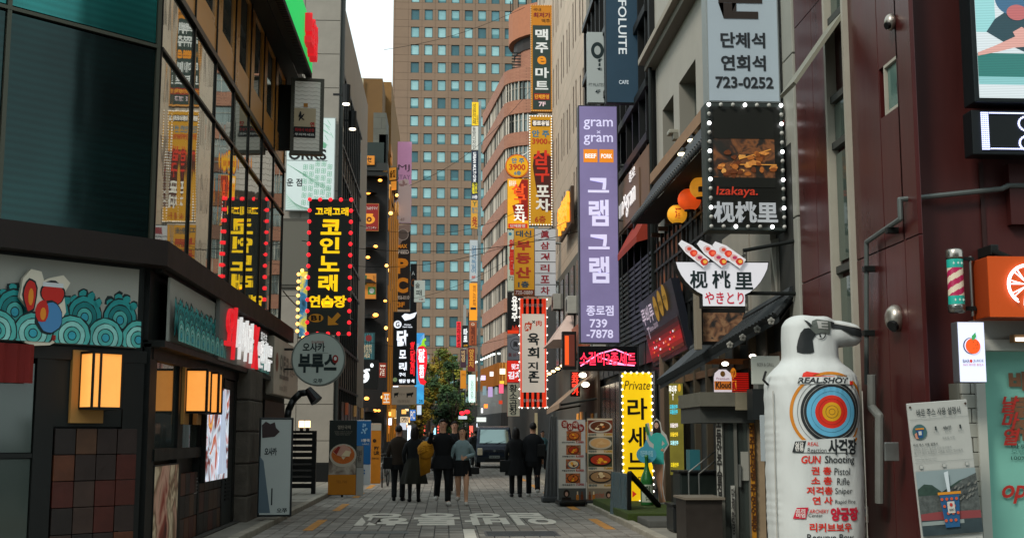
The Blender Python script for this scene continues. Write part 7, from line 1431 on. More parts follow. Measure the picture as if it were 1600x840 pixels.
# ================================================================== INFLATABLE ADVERTISING BOTTLE (white cloth, revolver on top)
IY = 12.55; IX = at(1271, 720, IY)[0]
inf = thing('inflatable_ad_bottle', 'white inflatable bottle shaped shooting range advert with revolver picture on top', 'inflatable', (IX, IY, .1))
ki_ = IY/1940*1.005
def izc(px, py):
    x, z = at(px, py, IY-.3); return x, z
bm = bmesh.new(); pcs = []
def srings(rs, m, n=48, e=2.7):
    vs = []; fs = []
    for (z, cx_, rx, ry) in rs:
        for i in range(n):
            t = 2*PI*i/n; c, s_ = math.cos(t), math.sin(t)
            vs.append((cx_+rx*math.copysign(abs(c)**(2/e), c), IY+ry*math.copysign(abs(s_)**(2/e), s_), z))
    for j in range(len(rs)-1):
        for i in range(n): fs.append((j*n+i, j*n+(i+1) % n, (j+1)*n+(i+1) % n, (j+1)*n+i))
    fs += [list(range(n))[::-1], list(range((len(rs)-1)*n, len(rs)*n))]; m.add(vs, fs, CLO)
CLO = mat('bcc2c0', rough=.62, noise=.05, ns=1.6, bump=.7, bs=4, stretch=(1.8, 1.8, .45))
def zz(py): return at(1271, py, IY-.3)[1]
q = M(); RX = .468; RY = .40
rs = [(.1, IX, RX*.94, RY*.94), (.3, IX, RX, RY), (zz(720), IX, RX, RY), (zz(640), IX, RX*.995, RY), (zz(600), IX, RX*.985, RY*.98), (zz(585), IX, RX*.93, RY*.93), (zz(574), IX, RX*.8, RY*.85), (zz(565), IX-.01, RX*.66, RY*.72), (zz(558), IX-.01, RX*.6, RY*.66), (zz(530), IX-.01, RX*.585, RY*.62), (zz(505), IX-.01, RX*.56, RY*.6), (zz(495), IX-.0, RX*.5, RY*.54), (zz(490), IX, RX*.38, RY*.42)]
srings(rs, q)
# barrel-like arm to the right
n = 28; vs_ = []; prof = [(1255, 517, 23, .22), (1290, 518, 24, .22), (1320, 518, 21, .2), (1342, 519, 18, .18), (1352, 520, 15, .15), (1358, 521, 9, .09)]
for px, py, hh, ry in prof:
    x, z = izc(px, py); 
    for i in range(n): t = 2*PI*i/n; c, s_ = math.cos(t), math.sin(t); vs_.append((x, IY+ry*math.copysign(abs(c)**.8, c), z+hh*ki_*math.copysign(abs(s_)**.8, s_)))
q.add(vs_, [(j*n+i, (j+1)*n+i, (j+1)*n+(i+1) % n, j*n+(i+1) % n) for j in range(len(prof)-1) for i in range(n)]+[list(range(n)), list(range((len(prof)-1)*n, len(prof)*n))[::-1]], CLO)
ib = q.build('inflated_body', inf, smooth=True)
md = ib.modifiers.new('r', 'REMESH'); md.mode = 'VOXEL'; md.voxel_size = .016; md.use_smooth_shade = True
sm = ib.modifiers.new('s', 'SMOOTH'); sm.factor = .5; sm.iterations = 7
dg = bpy.context.evaluated_depsgraph_get(); dg.update(); me = bpy.data.meshes.new_from_object(ib.evaluated_get(dg), depsgraph=dg)
ib.modifiers.clear(); ib.data = me; me.materials.clear(); me.materials.append(CLO)
for p in me.polygons: p.use_smooth = True; p.material_index = 0
# vertical puckers of the cloth near the seams
import numpy as np
co = np.empty(len(me.vertices)*3); me.vertices.foreach_get('co', co); co = co.reshape(-1, 3); nor = np.empty(len(me.vertices)*3); me.vertices.foreach_get('normal', nor); nor = nor.reshape(-1, 3)
lx_ = co[:, 0]; lz_ = co[:, 2]; zs0 = zz(600)-.1
am = .003*np.exp(-((lz_-zs0)/.09)**2)*np.sin(lx_*95+co[:, 1]*60)+.0022*np.exp(-((abs(lx_)-RX*.95)/.035)**2)*np.sin(lz_*61+3*np.sin(lz_*9))*(lz_ > 0)
am += .007*np.sin(lx_*9+1)*np.sin(lz_*4.2+lx_*3)+.004*np.sin(lx_*23+lz_*5)*np.sin(lz_*11-lx_*7)
co += nor*am[:, None]; me.vertices.foreach_set('co', co.ravel()); me.update()
from mathutils.bvhtree import BVHTree
bvh = BVHTree.FromPolygons([v.co[:] for v in me.vertices], [p.vertices[:] for p in me.polygons])
IW = wm(inf)
def skin_y(x, z, o=.006):
    P = IW.inverted() @ Vector((x, IY-2, z)); hit = bvh.ray_cast(P, Vector((0, 1, 0)))
    return (IW @ hit[0]).y-o if hit[0] is not None else IY-.1
TI = Matrix.Identity(4)
def it(t_, r, m, bd=.02, o=.006, sh=0):
    a, b = izc(r[0], r[3]); c, d = izc(r[2], r[1]); txt(inf, TI, t_, a, c, b, d, 0, m, bd, warp=lambda x, z: skin_y(x, z, o), shear=sh, name='printed_lettering')
def ip(q, pts, m, o=.006, sub=True):
    P = [izc(*p) for p in pts]
    if sub:
        P2 = []
        for i in range(len(P)):
            a, b = Vector(P[i]), Vector(P[(i+1) % len(P)]); k_ = max(1, int((b-a).length/.03))
            P2 += [a.lerp(b, t/k_) for t in range(k_)]
        P = [(p.x, p.y) for p in P2]
    b_ = bmesh.new(); f_ = b_.faces.new([b_.verts.new((x, 0, z)) for x, z in P]); bmesh.ops.triangulate(b_, faces=[f_]); bmesh.ops.subdivide_edges(b_, edges=[e for e in b_.edges if e.calc_length() > .035], cuts=3, use_grid_fill=True); bmesh.ops.triangulate(b_, faces=b_.faces[:]); b_.verts.index_update()
    q.add([(v.co.x, skin_y(v.co.x, v.co.z, o), v.co.z) for v in b_.verts], [[v.index for v in f.verts] for f in b_.faces], m); b_.free()
def iring(cx_, cy_, r0, r1, m, o, a0=0, a1=360, ex=1.0):
    q = M(); n = 72; k_ = 3; vs = []; 
    ang = [math.radians(a0+(a1-a0)*i/n) for i in range(n+1)]
    for j in range(k_+1):
        r = r0+(r1-r0)*j/k_
        for t in ang: x, z = izc(cx_+r*ex*math.cos(t), cy_-r*math.sin(t)); vs.append((x, skin_y(x, z, o), z))
    q.add(vs, [(j*(n+1)+i, (j+1)*(n+1)+i, (j+1)*(n+1)+i+1, j*(n+1)+i+1) for j in range(k_) for i in range(n)], m); q.build('target_ring', inf)
cx_, cy_ = 1294.5, 643
OR_ = mat('b8741a', rough=.6); RB = mat('c62c1c', rough=.6); SB = mat('58a0c0', rough=.6); YT = mat('c8961a', rough=.6); IK = mat('22282a', rough=.6)
iring(cx_-1, cy_, 59, 63.5, OR_, .006, 28, 320, .98) if False else iring(cx_-1, cy_, 58, 62.5, OR_, .005, 20, 318, .99)
iring(cx_-1, cy_, 57, 61, OR_, .005, 318, 335, .86)
for r in (53, 46): iring(cx_, cy_, r-.3, r+.3, IK, .006, 0, 360, .98)
iring(cx_, cy_, 38.5, 47.5, IK, .007); iring(cx_, cy_, 42.6, 43.1, mat('a8aaa4'), .009); iring(cx_, cy_, 25.5, 38.5, SB, .0075); iring(cx_, cy_, 31.5, 31.9, IK, .009); iring(cx_, cy_, 14.5, 25.7, RB, .008); iring(cx_, cy_, 19.8, 20.1, IK, .0095); iring(cx_, cy_, .2, 14.7, YT, .0085)
for r in (9.5, 4.5): iring(cx_, cy_, r-.25, r+.25, IK, .0105)
WH_ = mat('bcc2c0', rough=.62)
q = M(); ip(q, [(1243, 589), (1331, 588), (1331, 600), (1243, 600)], WH_, .0115); q.build('printed_ground', inf); q = M(); ip(q, [(1236, 688), (1334, 682), (1334, 706), (1236, 706)], WH_, .0115); q.build('printed_ground', inf)
it('REAL.SHOT', (1243, 590, 1323, 599), IK, .04, .014, .25); q = M(); ip(q, [(1250, 589), (1252, 583), (1258, 580), (1262, 581), (1277, 583), (1268, 586), (1262, 589)], RB, .014); q.build('printed_marksman', inf); q = M(); ip(q, [(1325, 595), (1331, 595), (1331, 601), (1325, 601)], RB, .014); ip(q, [(1262, 587.5), (1300, 587.8), (1300, 588.6), (1262, 588.8)], RB, .013); q.build('printed_tag', inf)
it('실탄사격장', (1303, 585, 1322, 590), mat('5a5c5a'), .01, .014)
q = M(); ip(q, [(1239, 689), (1255, 688), (1251, 706), (1235, 706)], IK, .014); q.build('printed_badge', inf); it('실감\n반동', (1239, 690, 1251, 704), mat('c8c8c2'), .03, .017)
it('REAL', (1257, 690, 1274, 696), RB, .01, .014, .15); it('Reaction', (1257, 699, 1286, 706), IK, .0, .014, .1); it('사격장', (1289, 685, 1336, 710), IK, .04, .015)
it('GUN', (1248, 711, 1278, 723), RB, .025, .008, .15); it('Shooting', (1284, 711, 1332, 726), IK, .012, .008, .1)
for i, (k_, e_, x0, x1, ex0, ex1) in enumerate((('권 총', 'Pistol', 1263, 1294, 1299, 1324), ('소 총', 'Rifle', 1263, 1295, 1303, 1323), ('저격총', 'Sniper', 1256, 1296, 1300, 1328), ('연 사', 'Rapid Fire', 1265, 1296, 1300, 1333))):
    y = 728+i*15.4; it(k_, (x0, y, x1, y+12.5), RB, .03, .008); it(e_, (ex0, y+(2 if i < 3 else 5), ex1, y+(13 if i != 2 else 14)), IK, .0, .008, .08)
q = M(); ip(q, [(1242, 792), (1259, 791), (1255, 809), (1237, 809)], mat('b41c34'), .012); q.build('printed_badge', inf); it('프리\n미엄', (1241, 793.5, 1254, 807), mat('d0c8c4'), .03, .015)
it('ARCHERY', (1260, 794, 1290, 800), RB, .01, .008, .15); it('Center', (1259, 800.5, 1280, 806), IK, .0, .008, .1); it('양궁장', (1293, 791, 1338, 812), mat('b41c34'), .05, .009)
it('리커브보우', (1261, 815, 1327, 829), RB, .03, .008); it('Recurve Bow', (1257, 832, 1330, 843), IK, .01, .008, .05); it('컴파운드보우', (1258, 850, 1330, 864), RB, .03, .008)
# revolver picture
GM_ = mat('535a55', rough=.5); GS_ = mat('9a9c98', rough=.4); GR2 = mat('1c2122', rough=.5)
q = M()
ip(q, [(1259, 512), (1266, 511), (1275, 516), (1279, 520), (1274, 526), (1270.5, 533), (1269.5, 540), (1271, 545), (1273.5, 549), (1268, 551), (1256, 551), (1248.5, 549), (1248, 541), (1250, 530), (1253.5, 519)], GR2, .010)
ip(q, [(1272, 500), (1279, 497), (1303, 500), (1303, 504), (1300, 520), (1285, 519), (1277, 521), (1268, 512)], GM_, .012)
ip(q, [(1259, 498), (1264, 500), (1269, 504), (1272, 509), (1269, 511), (1264, 505)], GR2, .012)
ip(q, [(1279, 500), (1297, 501), (1297, 513), (1281, 512)], GS_, .016); ip(q, [(1286, 503), (1297, 503.5), (1297, 505), (1286, 505)], GM_, .019); ip(q, [(1286, 508), (1297, 508.5), (1297, 510), (1286, 510)], GM_, .019)
ip(q, [(1303, 500), (1320, 504), (1354, 511), (1355.5, 521), (1352, 525), (1336, 522), (1318, 512), (1303, 511)], GR2, .012)
ip(q, [(1309, 502), (1330, 506), (1352, 510), (1352, 511.5), (1330, 508), (1309, 504)], GS_, .018)
q.build('revolver_print', inf)
q = M(); pts_ = [izc(1284.5+8.5*math.cos(t), 521+8.5*math.sin(t)) for t in [PI*i/14 for i in range(15)]]; 
for i in range(14): (a, b), (c, d) = pts_[i], pts_[i+1]; q.add([(a, skin_y(a, b, .012), b), (c, skin_y(c, d, .012), d), (c*.998, skin_y(c, d, .012), d+.007), (a*.998, skin_y(a, b, .012), b+.007)], [(0, 1, 2, 3)], GR2)
ip(q, [(1282, 520), (1284, 520), (1286, 527), (1283, 525)], GR2, .012); q.build('trigger_print', inf)
for sx in (-1, 1): q = M(); q.tube([(IX+sx*RX*.97, IY-.22, z) for z in (.4, .9, 1.4, zz(610))], .006, mat('a2a29a', rough=.7), 6); q.build('seam', inf)
q = M(); q.tube([(IX-RX-.0, IY-.1, zz(600)), (IX-RX-.05, IY-.1, zz(592)), (IX-RX-.02, IY-.1, zz(578))], .012, BLK, 6); q.build('tie_strap', inf)
fan = M(); fan.cyl((IX, IY+.1, .09), (IX, IY+.1, .14), .4, mat('3a3a38'), n=24); fan.build('base_ring', inf)
# ================================================================== PEOPLE
SKQ = []
def skinned(parent, T, joints, edges, mt, name, root='pelvis', sub=1):
    names = list(joints); me = bpy.data.meshes.new(name); me.from_pydata([wm(parent).inverted() @ T @ Vector(joints[n][:3]) for n in names], [(names.index(a), names.index(b)) for a, b in edges], [])
    o = bpy.data.objects.new(name, me); COL.objects.link(o); o.parent = parent
    md = o.modifiers.new('k', 'SKIN'); md.branch_smoothing = .6
    for i, n in enumerate(names):
        r = joints[n][3]; r = r if isinstance(r, tuple) else (r, r); r = (r[0]*1.12, r[1]*1.12); me.skin_vertices[0].data[i].radius = r; me.skin_vertices[0].data[i].use_root = (n == root)
    s = o.modifiers.new('s', 'SUBSURF'); s.levels = sub
    SKQ.append((o, mt)); return o
def flush():
    dg = bpy.context.evaluated_depsgraph_get(); dg.update()
    res = [(o, mt, bpy.data.meshes.new_from_object(o.evaluated_get(dg), depsgraph=dg)) for o, mt in SKQ]
    for o, mt, me in res:
        o.modifiers.clear(); o.data = me; me.materials.clear(); me.materials.append(mt)
        for p in me.polygons: p.use_smooth = True; p.material_index = 0
    SKQ.clear()
def sweep(q, P, R, m, n=12, sub=3):
    P = [Vector(p) for p in P]; L = len(P); pts = []
    for i in range(L-1):
        p0, p1, p2, p3 = P[max(i-1, 0)], P[i], P[i+1], P[min(i+2, L-1)]
        for k in range(sub): t = k/sub; pts.append((.5*((2*p1)+(p2-p0)*t+(2*p0-5*p1+4*p2-p3)*t*t+(3*p1-p0-3*p2+p3)*t**3), R[i]+(R[i+1]-R[i])*t))
    pts.append((P[-1], R[-1])); vs = []; ref = Vector((0, 1, 0))
    for i, (p, r) in enumerate(pts):
        d = (pts[min(i+1, len(pts)-1)][0]-pts[max(i-1, 0)][0]).normalized(); a = (ref-d*ref.dot(d)).normalized() if abs(ref.dot(d)) < .95 else d.orthogonal().normalized(); ref = a; b = d.cross(a)
        vs += [p+a*r*math.cos(2*PI*k/n)+b*r*math.sin(2*PI*k/n) for k in range(n)]
    q.add(vs, [(j*n+i, j*n+(i+1) % n, (j+1)*n+(i+1) % n, (j+1)*n+i) for j in range(len(pts)-1) for i in range(n)]+[list(range(n))[::-1], list(range((len(pts)-1)*n, len(pts)*n))], m)
def person(label, X, Y, h, rz, top='1c1f22', bottom='15181a', hair='15100e', skin='c8967a', kind='trousers', coat=0, stride=.0, arms=None, long_hair=False, shoe='b8b4ac', face=True, legs_bare=False, group=None, bulk=1.0, sleeves=True, near=True, collar=None):
    t = thing('person', label, 'person', (X, Y, .03), rz, group)
    T = wm(t); s = h/1.75
    J = {'pelvis': (0, 0, .96, .125*bulk), 'waist': (0, 0, 1.08, .115*bulk), 'chest': (0, .0, 1.28, .135*bulk), 'collar': (0, .01, 1.40, .07), 'neck': (0, .0, 1.5, .052), 'jaw': (0, -.02, 1.575, .066), 'head': (0, .0, 1.66, .082), 'crown': (0, .01, 1.72, .055)}
    A = {'L': dict(sh=(.175, 0, 1.40), el=(.24, .03, 1.13), wr=(.23, -.06, .9)), 'R': dict(sh=(-.175, 0, 1.40), el=(-.24, .03, 1.13), wr=(-.23, -.06, .9))}
    for k in (arms or {}): A[k].update(arms[k])
    hipz = .9
    Lg = {'L': (.095, 0, stride), 'R': (-.095, 0, -stride)}
    E_ = [('pelvis', 'waist'), ('waist', 'chest'), ('chest', 'collar'), ('collar', 'neck'), ('neck', 'jaw'), ('jaw', 'head'), ('head', 'crown')]
    for k in 'LR':
        sx = 1 if k == 'L' else -1
        sh_ = A[k]['sh']; J['sh'+k] = (sh_[0]*.9, sh_[1], sh_[2]-.03, .036); J['el'+k] = (*A[k]['el'], .034); J['wr'+k] = (*A[k]['wr'], .026)
        w_ = Vector(A[k]['wr']); e_ = Vector(A[k]['el']); d = (w_-e_).normalized(); hd = w_+d*.07; J['ha'+k] = (*hd, (.036, .02))
        E_ += [('collar', 'sh'+k), ('sh'+k, 'el'+k), ('el'+k, 'wr'+k), ('wr'+k, 'ha'+k)]
        if near:
            side = d.cross(Vector((0, 1, 0))); side = side.normalized() if side.length > .1 else Vector((1, 0, 0)); cur = side.cross(d)
            for fi in range(4):
                o1 = hd+side*(fi-1.5)*.018+d*.045; o2 = o1+d*(.03+.006*(fi in (1, 2)))+cur*-.012; J['f%s%d' % (k, fi)] = (*o1, .009); J['g%s%d' % (k, fi)] = (*o2, .0075); E_ += [('ha'+k, 'f%s%d' % (k, fi)), ('f%s%d' % (k, fi), 'g%s%d' % (k, fi))]
            th = hd-d*.03+side*-sx*.03-Vector((0, .02, 0)); J['th'+k] = (*th, .0095); J['tu'+k] = (*(th+d*.035), .008); E_ += [('wr'+k, 'th'+k), ('th'+k, 'tu'+k)]
        hx, _, st = Lg[k]; kn = (hx*1.05, -.02-st*.55, .5+.02*abs(st)); an = (hx*1.05, st*-1.0+.02, .09+(.1 if st < -.1 else 0))
        if st < -.05: kn = (hx*1.05, -.03+abs(st)*.2, .5)
        J['hp'+k] = (hx, 0, hipz, .092); J['kn'+k] = (*kn, .06); J['an'+k] = (*an, .038); J['to'+k] = (an[0]+.02*sx, an[1]-.13, an[2]-.055, .032)
        E_ += [('pelvis', 'hp'+k), ('hp'+k, 'kn'+k), ('kn'+k, 'an'+k), ('an'+k, 'to'+k)]
    sc = lambda D: {k: (v[0]*s, v[1]*s, v[2]*s, v[3] if isinstance(v[3], tuple) else v[3]*s) for k, v in D.items()}
    SKM = mat(skin, rough=.55); TP = mat(top, rough=.85, noise=.15, ns=6); BT = mat(bottom, rough=.85, noise=.15, ns=6); HM = mat(hair, rough=.5, noise=.2, ns=30)
    skinned(t, T, sc(J), E_, SKM, 'body')
    Q = T @ Matrix.Scale(s, 4)
    q = M(Q); hem = .8 if kind == 'trousers' else .93
    if not coat and kind == 'trousers': hem = .84
    rings = [(hem, .178, .125), (.95, .17, .12), (1.08, .158, .112), (1.22, .178, .122), (1.34, .19, .12), (1.41, .175, .105), (1.455, .12, .085), (1.485, .068, .066), (1.5, .06, .06)]
    n = 20; vs = []
    for z, rx, ry in rings:
        for i in range(n): a_ = 2*PI*i/n; c_, s_ = math.cos(a_), math.sin(a_); vs.append((bulk*rx*math.copysign(abs(c_)**.85, c_)*(1+.02*math.sin(i*3+z*20)), bulk*ry*math.copysign(abs(s_)**.85, s_)+.01, z))
    q.add(vs, [(j*n+i, j*n+(i+1) % n, (j+1)*n+(i+1) % n, (j+1)*n+i) for j in range(len(rings)-1) for i in range(n)], TP)
    for k in 'LR':
        S_, e_, w_ = [Vector(J[x+k][:3]) for x in ('sh', 'el', 'wr')]; S_.x *= .93*bulk
        sweep(q, [S_*.98+Vector((0, 0, .03)), S_+Vector(((1 if k == 'L' else -1)*.02, 0, -.06)), S_.lerp(e_, .6), e_, e_.lerp(w_, .5), e_.lerp(w_, .96)], [.045, .075, .062, .055, .048, .042], TP)
    q.build('coat' if coat else 'jacket', t, smooth=True)
    if kind == 'trousers':
        q = M(Q)
        vs = []
        for z, rx, ry in ((.72, .15, .105), (.8, .172, .118), (.9, .17, .118), (1.0, .155, .11)):
            for i in range(n): a_ = 2*PI*i/n; vs.append((bulk*rx*math.cos(a_), bulk*ry*math.sin(a_)+.005, z))
        q.add(vs, [(j*n+i, j*n+(i+1) % n, (j+1)*n+(i+1) % n, (j+1)*n+i) for j in range(3) for i in range(n)], BT)
        for k in 'LR': a = Vector(J['an'+k][:3]); h_ = Vector(J['hp'+k][:3]); kn_ = Vector(J['kn'+k][:3]); sweep(q, [h_+Vector((0, 0, .02)), h_.lerp(kn_, .35), kn_, kn_.lerp(a, .45), a+Vector((0, 0, -.0))], [.09*bulk, .092*bulk, .07, .066, .062], BT)
        q.build('trousers', t, smooth=True)
    if kind in ('skirt', 'shorts') or coat:
        q = M(Q); zb = coat if coat else {'skirt': .42, 'shorts': .66}[kind]; fl = .235 if coat else {'skirt': .3, 'shorts': .215}[kind]
        n = 36; vs = []; rows = 8; isk = kind == 'skirt'
        for j in range(rows+1):
            z = 1.02-(1.02-zb)*j/rows; r = (.158+(fl-.158)*(j/rows)**.8)*bulk; am = .035*(j/rows) if isk else .01*(j/rows)
            for i in range(n): a_ = 2*PI*i/n; rr_ = r+am*math.sin(a_*7+j*.15); vs.append((rr_*1.05*math.cos(a_), rr_*.76*math.sin(a_)+.005, z))
        q.add(vs, [(j*n+i, (j+1)*n+i, (j+1)*n+(i+1) % n, j*n+(i+1) % n) for j in range(rows) for i in range(n)], TP if coat and not isk else BT); q.build('coat_hem' if coat and not isk else kind, t, smooth=True)
    for k in 'LR':
        a = Vector(J['an'+k][:3]); b = Vector(J['to'+k][:3]); q = M(Q); up = Vector((0, 0, -.025))
        sweep(q, [a+Vector((0, .045, -.05)), a+Vector((0, .02, -.045)), a.lerp(b, .5)+Vector((0, 0, -.012)), b+Vector((0, .0, .002)), b+Vector((0, -.03, -.004))], [.03, .046, .046, .042, .022], mat(shoe, rough=.6)); q.cyl(a+Vector((0, 0, .0)), a+Vector((0, 0, -.05)), .042, mat(shoe, rough=.6)); q.build('shoe', t, smooth=True)
    hy = .012
    q = M(Q); nu, nv = 20, 9; vs = []
    for j in range(nv+1):
        for i in range(nu):
            b_ = 2*PI*i/nu; bkk = .5+.5*math.sin(b_); amx = .95+1.25*bkk**.7 if bkk > .12 else .78
            a_ = amx*j/nv; k_ = 1+.035*math.sin(i*5+j*3)
            vs.append((.088*k_*math.sin(a_)*math.cos(b_), .012+.104*k_*math.sin(a_)*math.sin(b_), 1.66+.108*k_*math.cos(a_)))
    q.add(vs, [(j*nu+i, (j+1)*nu+i, (j+1)*nu+(i+1) % nu, j*nu+(i+1) % nu) for j in range(nv) for i in range(nu)], HM)
    if long_hair:
        n = 14; vs = []
        for j in range(8):
            z = 1.7-j*.055; r = .085+.012*math.sin(j*.9)+.004*j
            for i in range(n): a_ = -.35+(PI+.7)*i/(n-1); vs.append((r*(1+.05*math.sin(i*4+j))*math.cos(a_), .02+r*math.sin(a_), z))
        q.add(vs, [(j*n+i, (j+1)*n+i, (j+1)*n+i+1, j*n+i+1) for j in range(7) for i in range(n-1)], HM)
    q.build('hair', t, smooth=True)
    if face:
        q = M(T @ Matrix.Scale(s, 4)); q.add([(0, -.1, 1.668), (.013, -.088, 1.632), (-.013, -.088, 1.632), (0, -.118, 1.635)], [(0, 3, 1), (0, 2, 3), (1, 3, 2)], SKM)
        for sx in (-1, 1): q.ball((sx*.03, -.082, 1.668), (.013, .008, .007), HM, 8, 5); q.box(sx*.03-.018, sx*.03+.018, -.092, -.084, 1.688, 1.694, HM); q.ball((sx*.083, .0, 1.655), (.012, .02, .03), SKM, 8, 5)
        q.ball((0, -.086, 1.602), (.022, .008, .006), mat('8a3c38'), 8, 5); q.build('face', t)
    return t, T @ Matrix.Scale(s, 4)
def gx(px, py_feet): X, Y = gp(px, py_feet); return X, Y
def bag(t, T, c, w_, h_, d, m, strap=None):
    q = M(T); q.bbox(c[0]-w_/2, c[0]+w_/2, c[1]-d/2, c[1]+d/2, c[2]-h_/2, c[2]+h_/2, m, .02); q.build('bag', t)
    if strap: q = M(T); q.tube(strap, .009, m, 6); q.build('bag_strap', t)
# group on the left, seen from behind
X, Y = gx(622, 782); p, T_ = person('person in brown jacket and dark trousers seen from behind, leftmost of the group', X, Y, 1.72, PI-.1, top='2e251c', bottom='16181a', shoe='15161a', face=False, stride=.03, bulk=1.08); bag(p, T_, (.24, .05, .88), .22, .28, .12, BLK)
X, Y = gx(647, 783); p, T_ = person('person in black top and long dark skirt with a cream shoulder bag', X, Y-.15, 1.70, PI, top='15181a', bottom='1f2018', kind='skirt', long_hair=True, shoe='121214', face=False, skin='1a1a1c'); bag(p, T_, (-.27, .02, .95), .3, .3, .1, mat('a89c86', rough=.8, noise=.1), [(-.27+.1, .02, 1.08), (-.2, .02, 1.42), (-.3, .02, 1.08)])
# black coated man with mustard coat
X, Y = gx(691, 789); p, T_ = person('tall person in black carrying a mustard yellow coat over one arm', X, Y, 1.83, .12, top='0e1013', bottom='0f1215', shoe='b4b2ac', stride=.14, bulk=1.12, arms={'R': dict(el=(-.3, -.1, 1.22), wr=(-.25, -.26, 1.5)), 'L': dict(el=(.26, .02, 1.15), wr=(.3, -.05, .93))}, coat=.75)
MU = mat('b9801a', rough=.85, noise=.25, ns=9)
q = M(T_); q.ball((-.36, -.1, 1.12), (.17, .13, .19), MU, 18, 12, .14, 3); q.add([(-.5, -.12, 1.1), (-.24, -.14, 1.1), (-.27, -.12, .68), (-.46, -.1, .6), (-.5, -.02, 1.1), (-.24, -.02, 1.1), (-.27, -.04, .7), (-.46, -.04, .62)], [(0, 1, 2, 3), (7, 6, 5, 4), (0, 3, 7, 4), (1, 5, 6, 2), (3, 2, 6, 7)], MU)
for k in range(4): q.tube([(-.5+.03*k, -.17-.02*(k % 2), 1.05+.05*k), (-.38, -.24, 1.13+.03*k), (-.24, -.16, 1.08+.045*k)], .028, MU, 8)
q.build('mustard_coat', p, smooth=True)
X, Y = gx(722, 789); p, T_ = person('person in pale blue shirt and black shorts with a small black shoulder bag', X, Y, 1.66, -.1, top='7f9599', bottom='101214', hair='2e2018', kind='shorts', shoe='bdbab2', stride=.15, long_hair=True, bulk=.95, skin='cf9f80', arms={'L': dict(el=(.25, .02, 1.15), wr=(.1, -.17, 1.08)), 'R': dict(el=(-.25, .03, 1.14), wr=(-.3, -.05, .88))}); bag(p, T_, (.29, .0, .78), .2, .16, .1, BLK, [(.25, 0, .86), (.16, .0, 1.42), (.2, .06, .9)])
X, Y = gx(716, 772); p, T_ = person('person in black behind the pale blue shirt, arm round a friend', X-.1, Y, 1.84, -.1, top='14171b', bottom='14171a', shoe='b8b4ac', stride=.05, arms={'R': dict(el=(-.26, -.05, 1.2), wr=(-.26, -.25, 1.38))}); bag(p, T_, (.28, .1, .7), .22, .3, .08, mat('7a8688'))
# couple on the right from behind
X, Y = gx(806, 776); p, T_ = person('person with long hair in long black coat seen from behind beside a walking companion', X, Y, 1.68, PI-.05, top='0f1113', bottom='101214', coat=.55, long_hair=True, face=False, shoe='2a2a2c', bulk=1.12, stride=.06); bag(p, T_, (.28, .06, .78), .26, .3, .14, BLK)
X, Y = gx(833, 776); p, T_ = person('person in black jacket and trousers walking away beside the long coat', X, Y, 1.80, PI-.05, top='101317', bottom='101215', face=False, shoe='c0beb8', stride=.16, bulk=1.15); bag(p, T_, (-.2, .14, 1.1), .2, .3, .14, BLK)
# farther people
far = [(742, 729, 1.74, PI, '16191c', 0, 'lone person in black walking away beside the blue van'), (672, 735, 1.7, 0, '5a6a78', 1, 'distant person in blue jacket on the left side of the street'),
 (664, 722, 1.7, PI, '30343a', 0, 'distant person in dark grey walking away'), (690, 722, 1.68, 0, '3a2e2a', 1, 'distant person in brown coming up the street'), (737, 716, 1.7, 0, '6a6e72', 1, 'distant person in light grey left of the van'), (866, 762, 1.75, PI/2, '14171a', 0, 'person in black half hidden by the grey cloth banner'), (848, 735, 1.68, .3, '6a98a0', 1, 'person in pale turquoise top by the right shopfronts')]
for px, py, h, rz, top, fc, lab in far:
    X, Y = gx(px, py); person(lab, X, Y, h, rz, top=top, bottom='15181a', face=bool(fc), shoe='3a3a3c' if px != 742 else 'a8a6a0', stride=.07, near=False, bulk=1.05)
flush()

# ================================================================== BLUE VAN
VX, VY = gp(772, 731); VX = (at(748, 700, VY)[0]+at(797, 700, VY)[0])/2
van = thing('blue_van', 'dark blue cab-over delivery van facing the camera in the middle of the street', 'van', (VX, VY, .03))
NB = mat('0f2033', rough=.25, metal=.3, noise=.05); TV = frame(VX, VY, .03); W2 = .83
q = M(TV)
prof = [(-.0, .35), (-.02, .75), (.02, 1.0), (.12, 1.12), (.5, 1.78), (.62, 1.88), (1.6, 1.93), (4.2, 1.93), (4.3, 1.8), (4.32, .4)]   # (y, z)
secs = []
for sx, sh in ((-1, 1), (-.96, 1.0), (.96, 1.0), (1, 1)): secs.append((sx, sh))
n = len(prof); vs = []
for sx, ins in ((-W2, .05), (-W2+.07, 0), (W2-.07, 0), (W2, .05)):
    for (y, z) in prof:
        tz = max(0, (z-1.05)/.9)*.1; vs.append((sx*(1-tz), y+ins*(1 if y < 2 else -1), z-(ins*.8 if z > 1.5 else 0)))
q.add(vs, [(a*n+i, a*n+(i+1) % n, (a+1)*n+(i+1) % n, (a+1)*n+i) for a in range(3) for i in range(n)]+[list(range(n))[::-1], list(range(3*n, 4*n))], NB); q.build('body', van, smooth=False)
GV = glassy('windscreen', '8aa09e', .6, .05, .05)
q = M(TV); q.add([(-.68, .125, 1.14), (.68, .125, 1.14), (.63, .49, 1.76), (-.63, .49, 1.76)], [(0, 1, 2, 3)], GV); q.v = [v+Vector((0, -.02, .01)) for v in q.v]; q.build('windscreen', van)
q = M(TV)
for sx in (-1, 1): q.add([(sx*.82, .5, 1.15), (sx*.82, 1.25, 1.15), (sx*.765, 1.3, 1.72), (sx*.775, .72, 1.72)], [(0, 1, 2, 3) if sx > 0 else (3, 2, 1, 0)], glassy('cab_glass', '4a5654', .5, .05, .05) if sx < 0 else GV)
q.build('side_window', van)
q = M(TV); q.box(-.83, .83, -.09, .0, .28, .52, mat('1b2228', rough=.6)); q.box(-.45, .45, -.1, -.03, .3, .42, BLK); q.build('bumper', van)
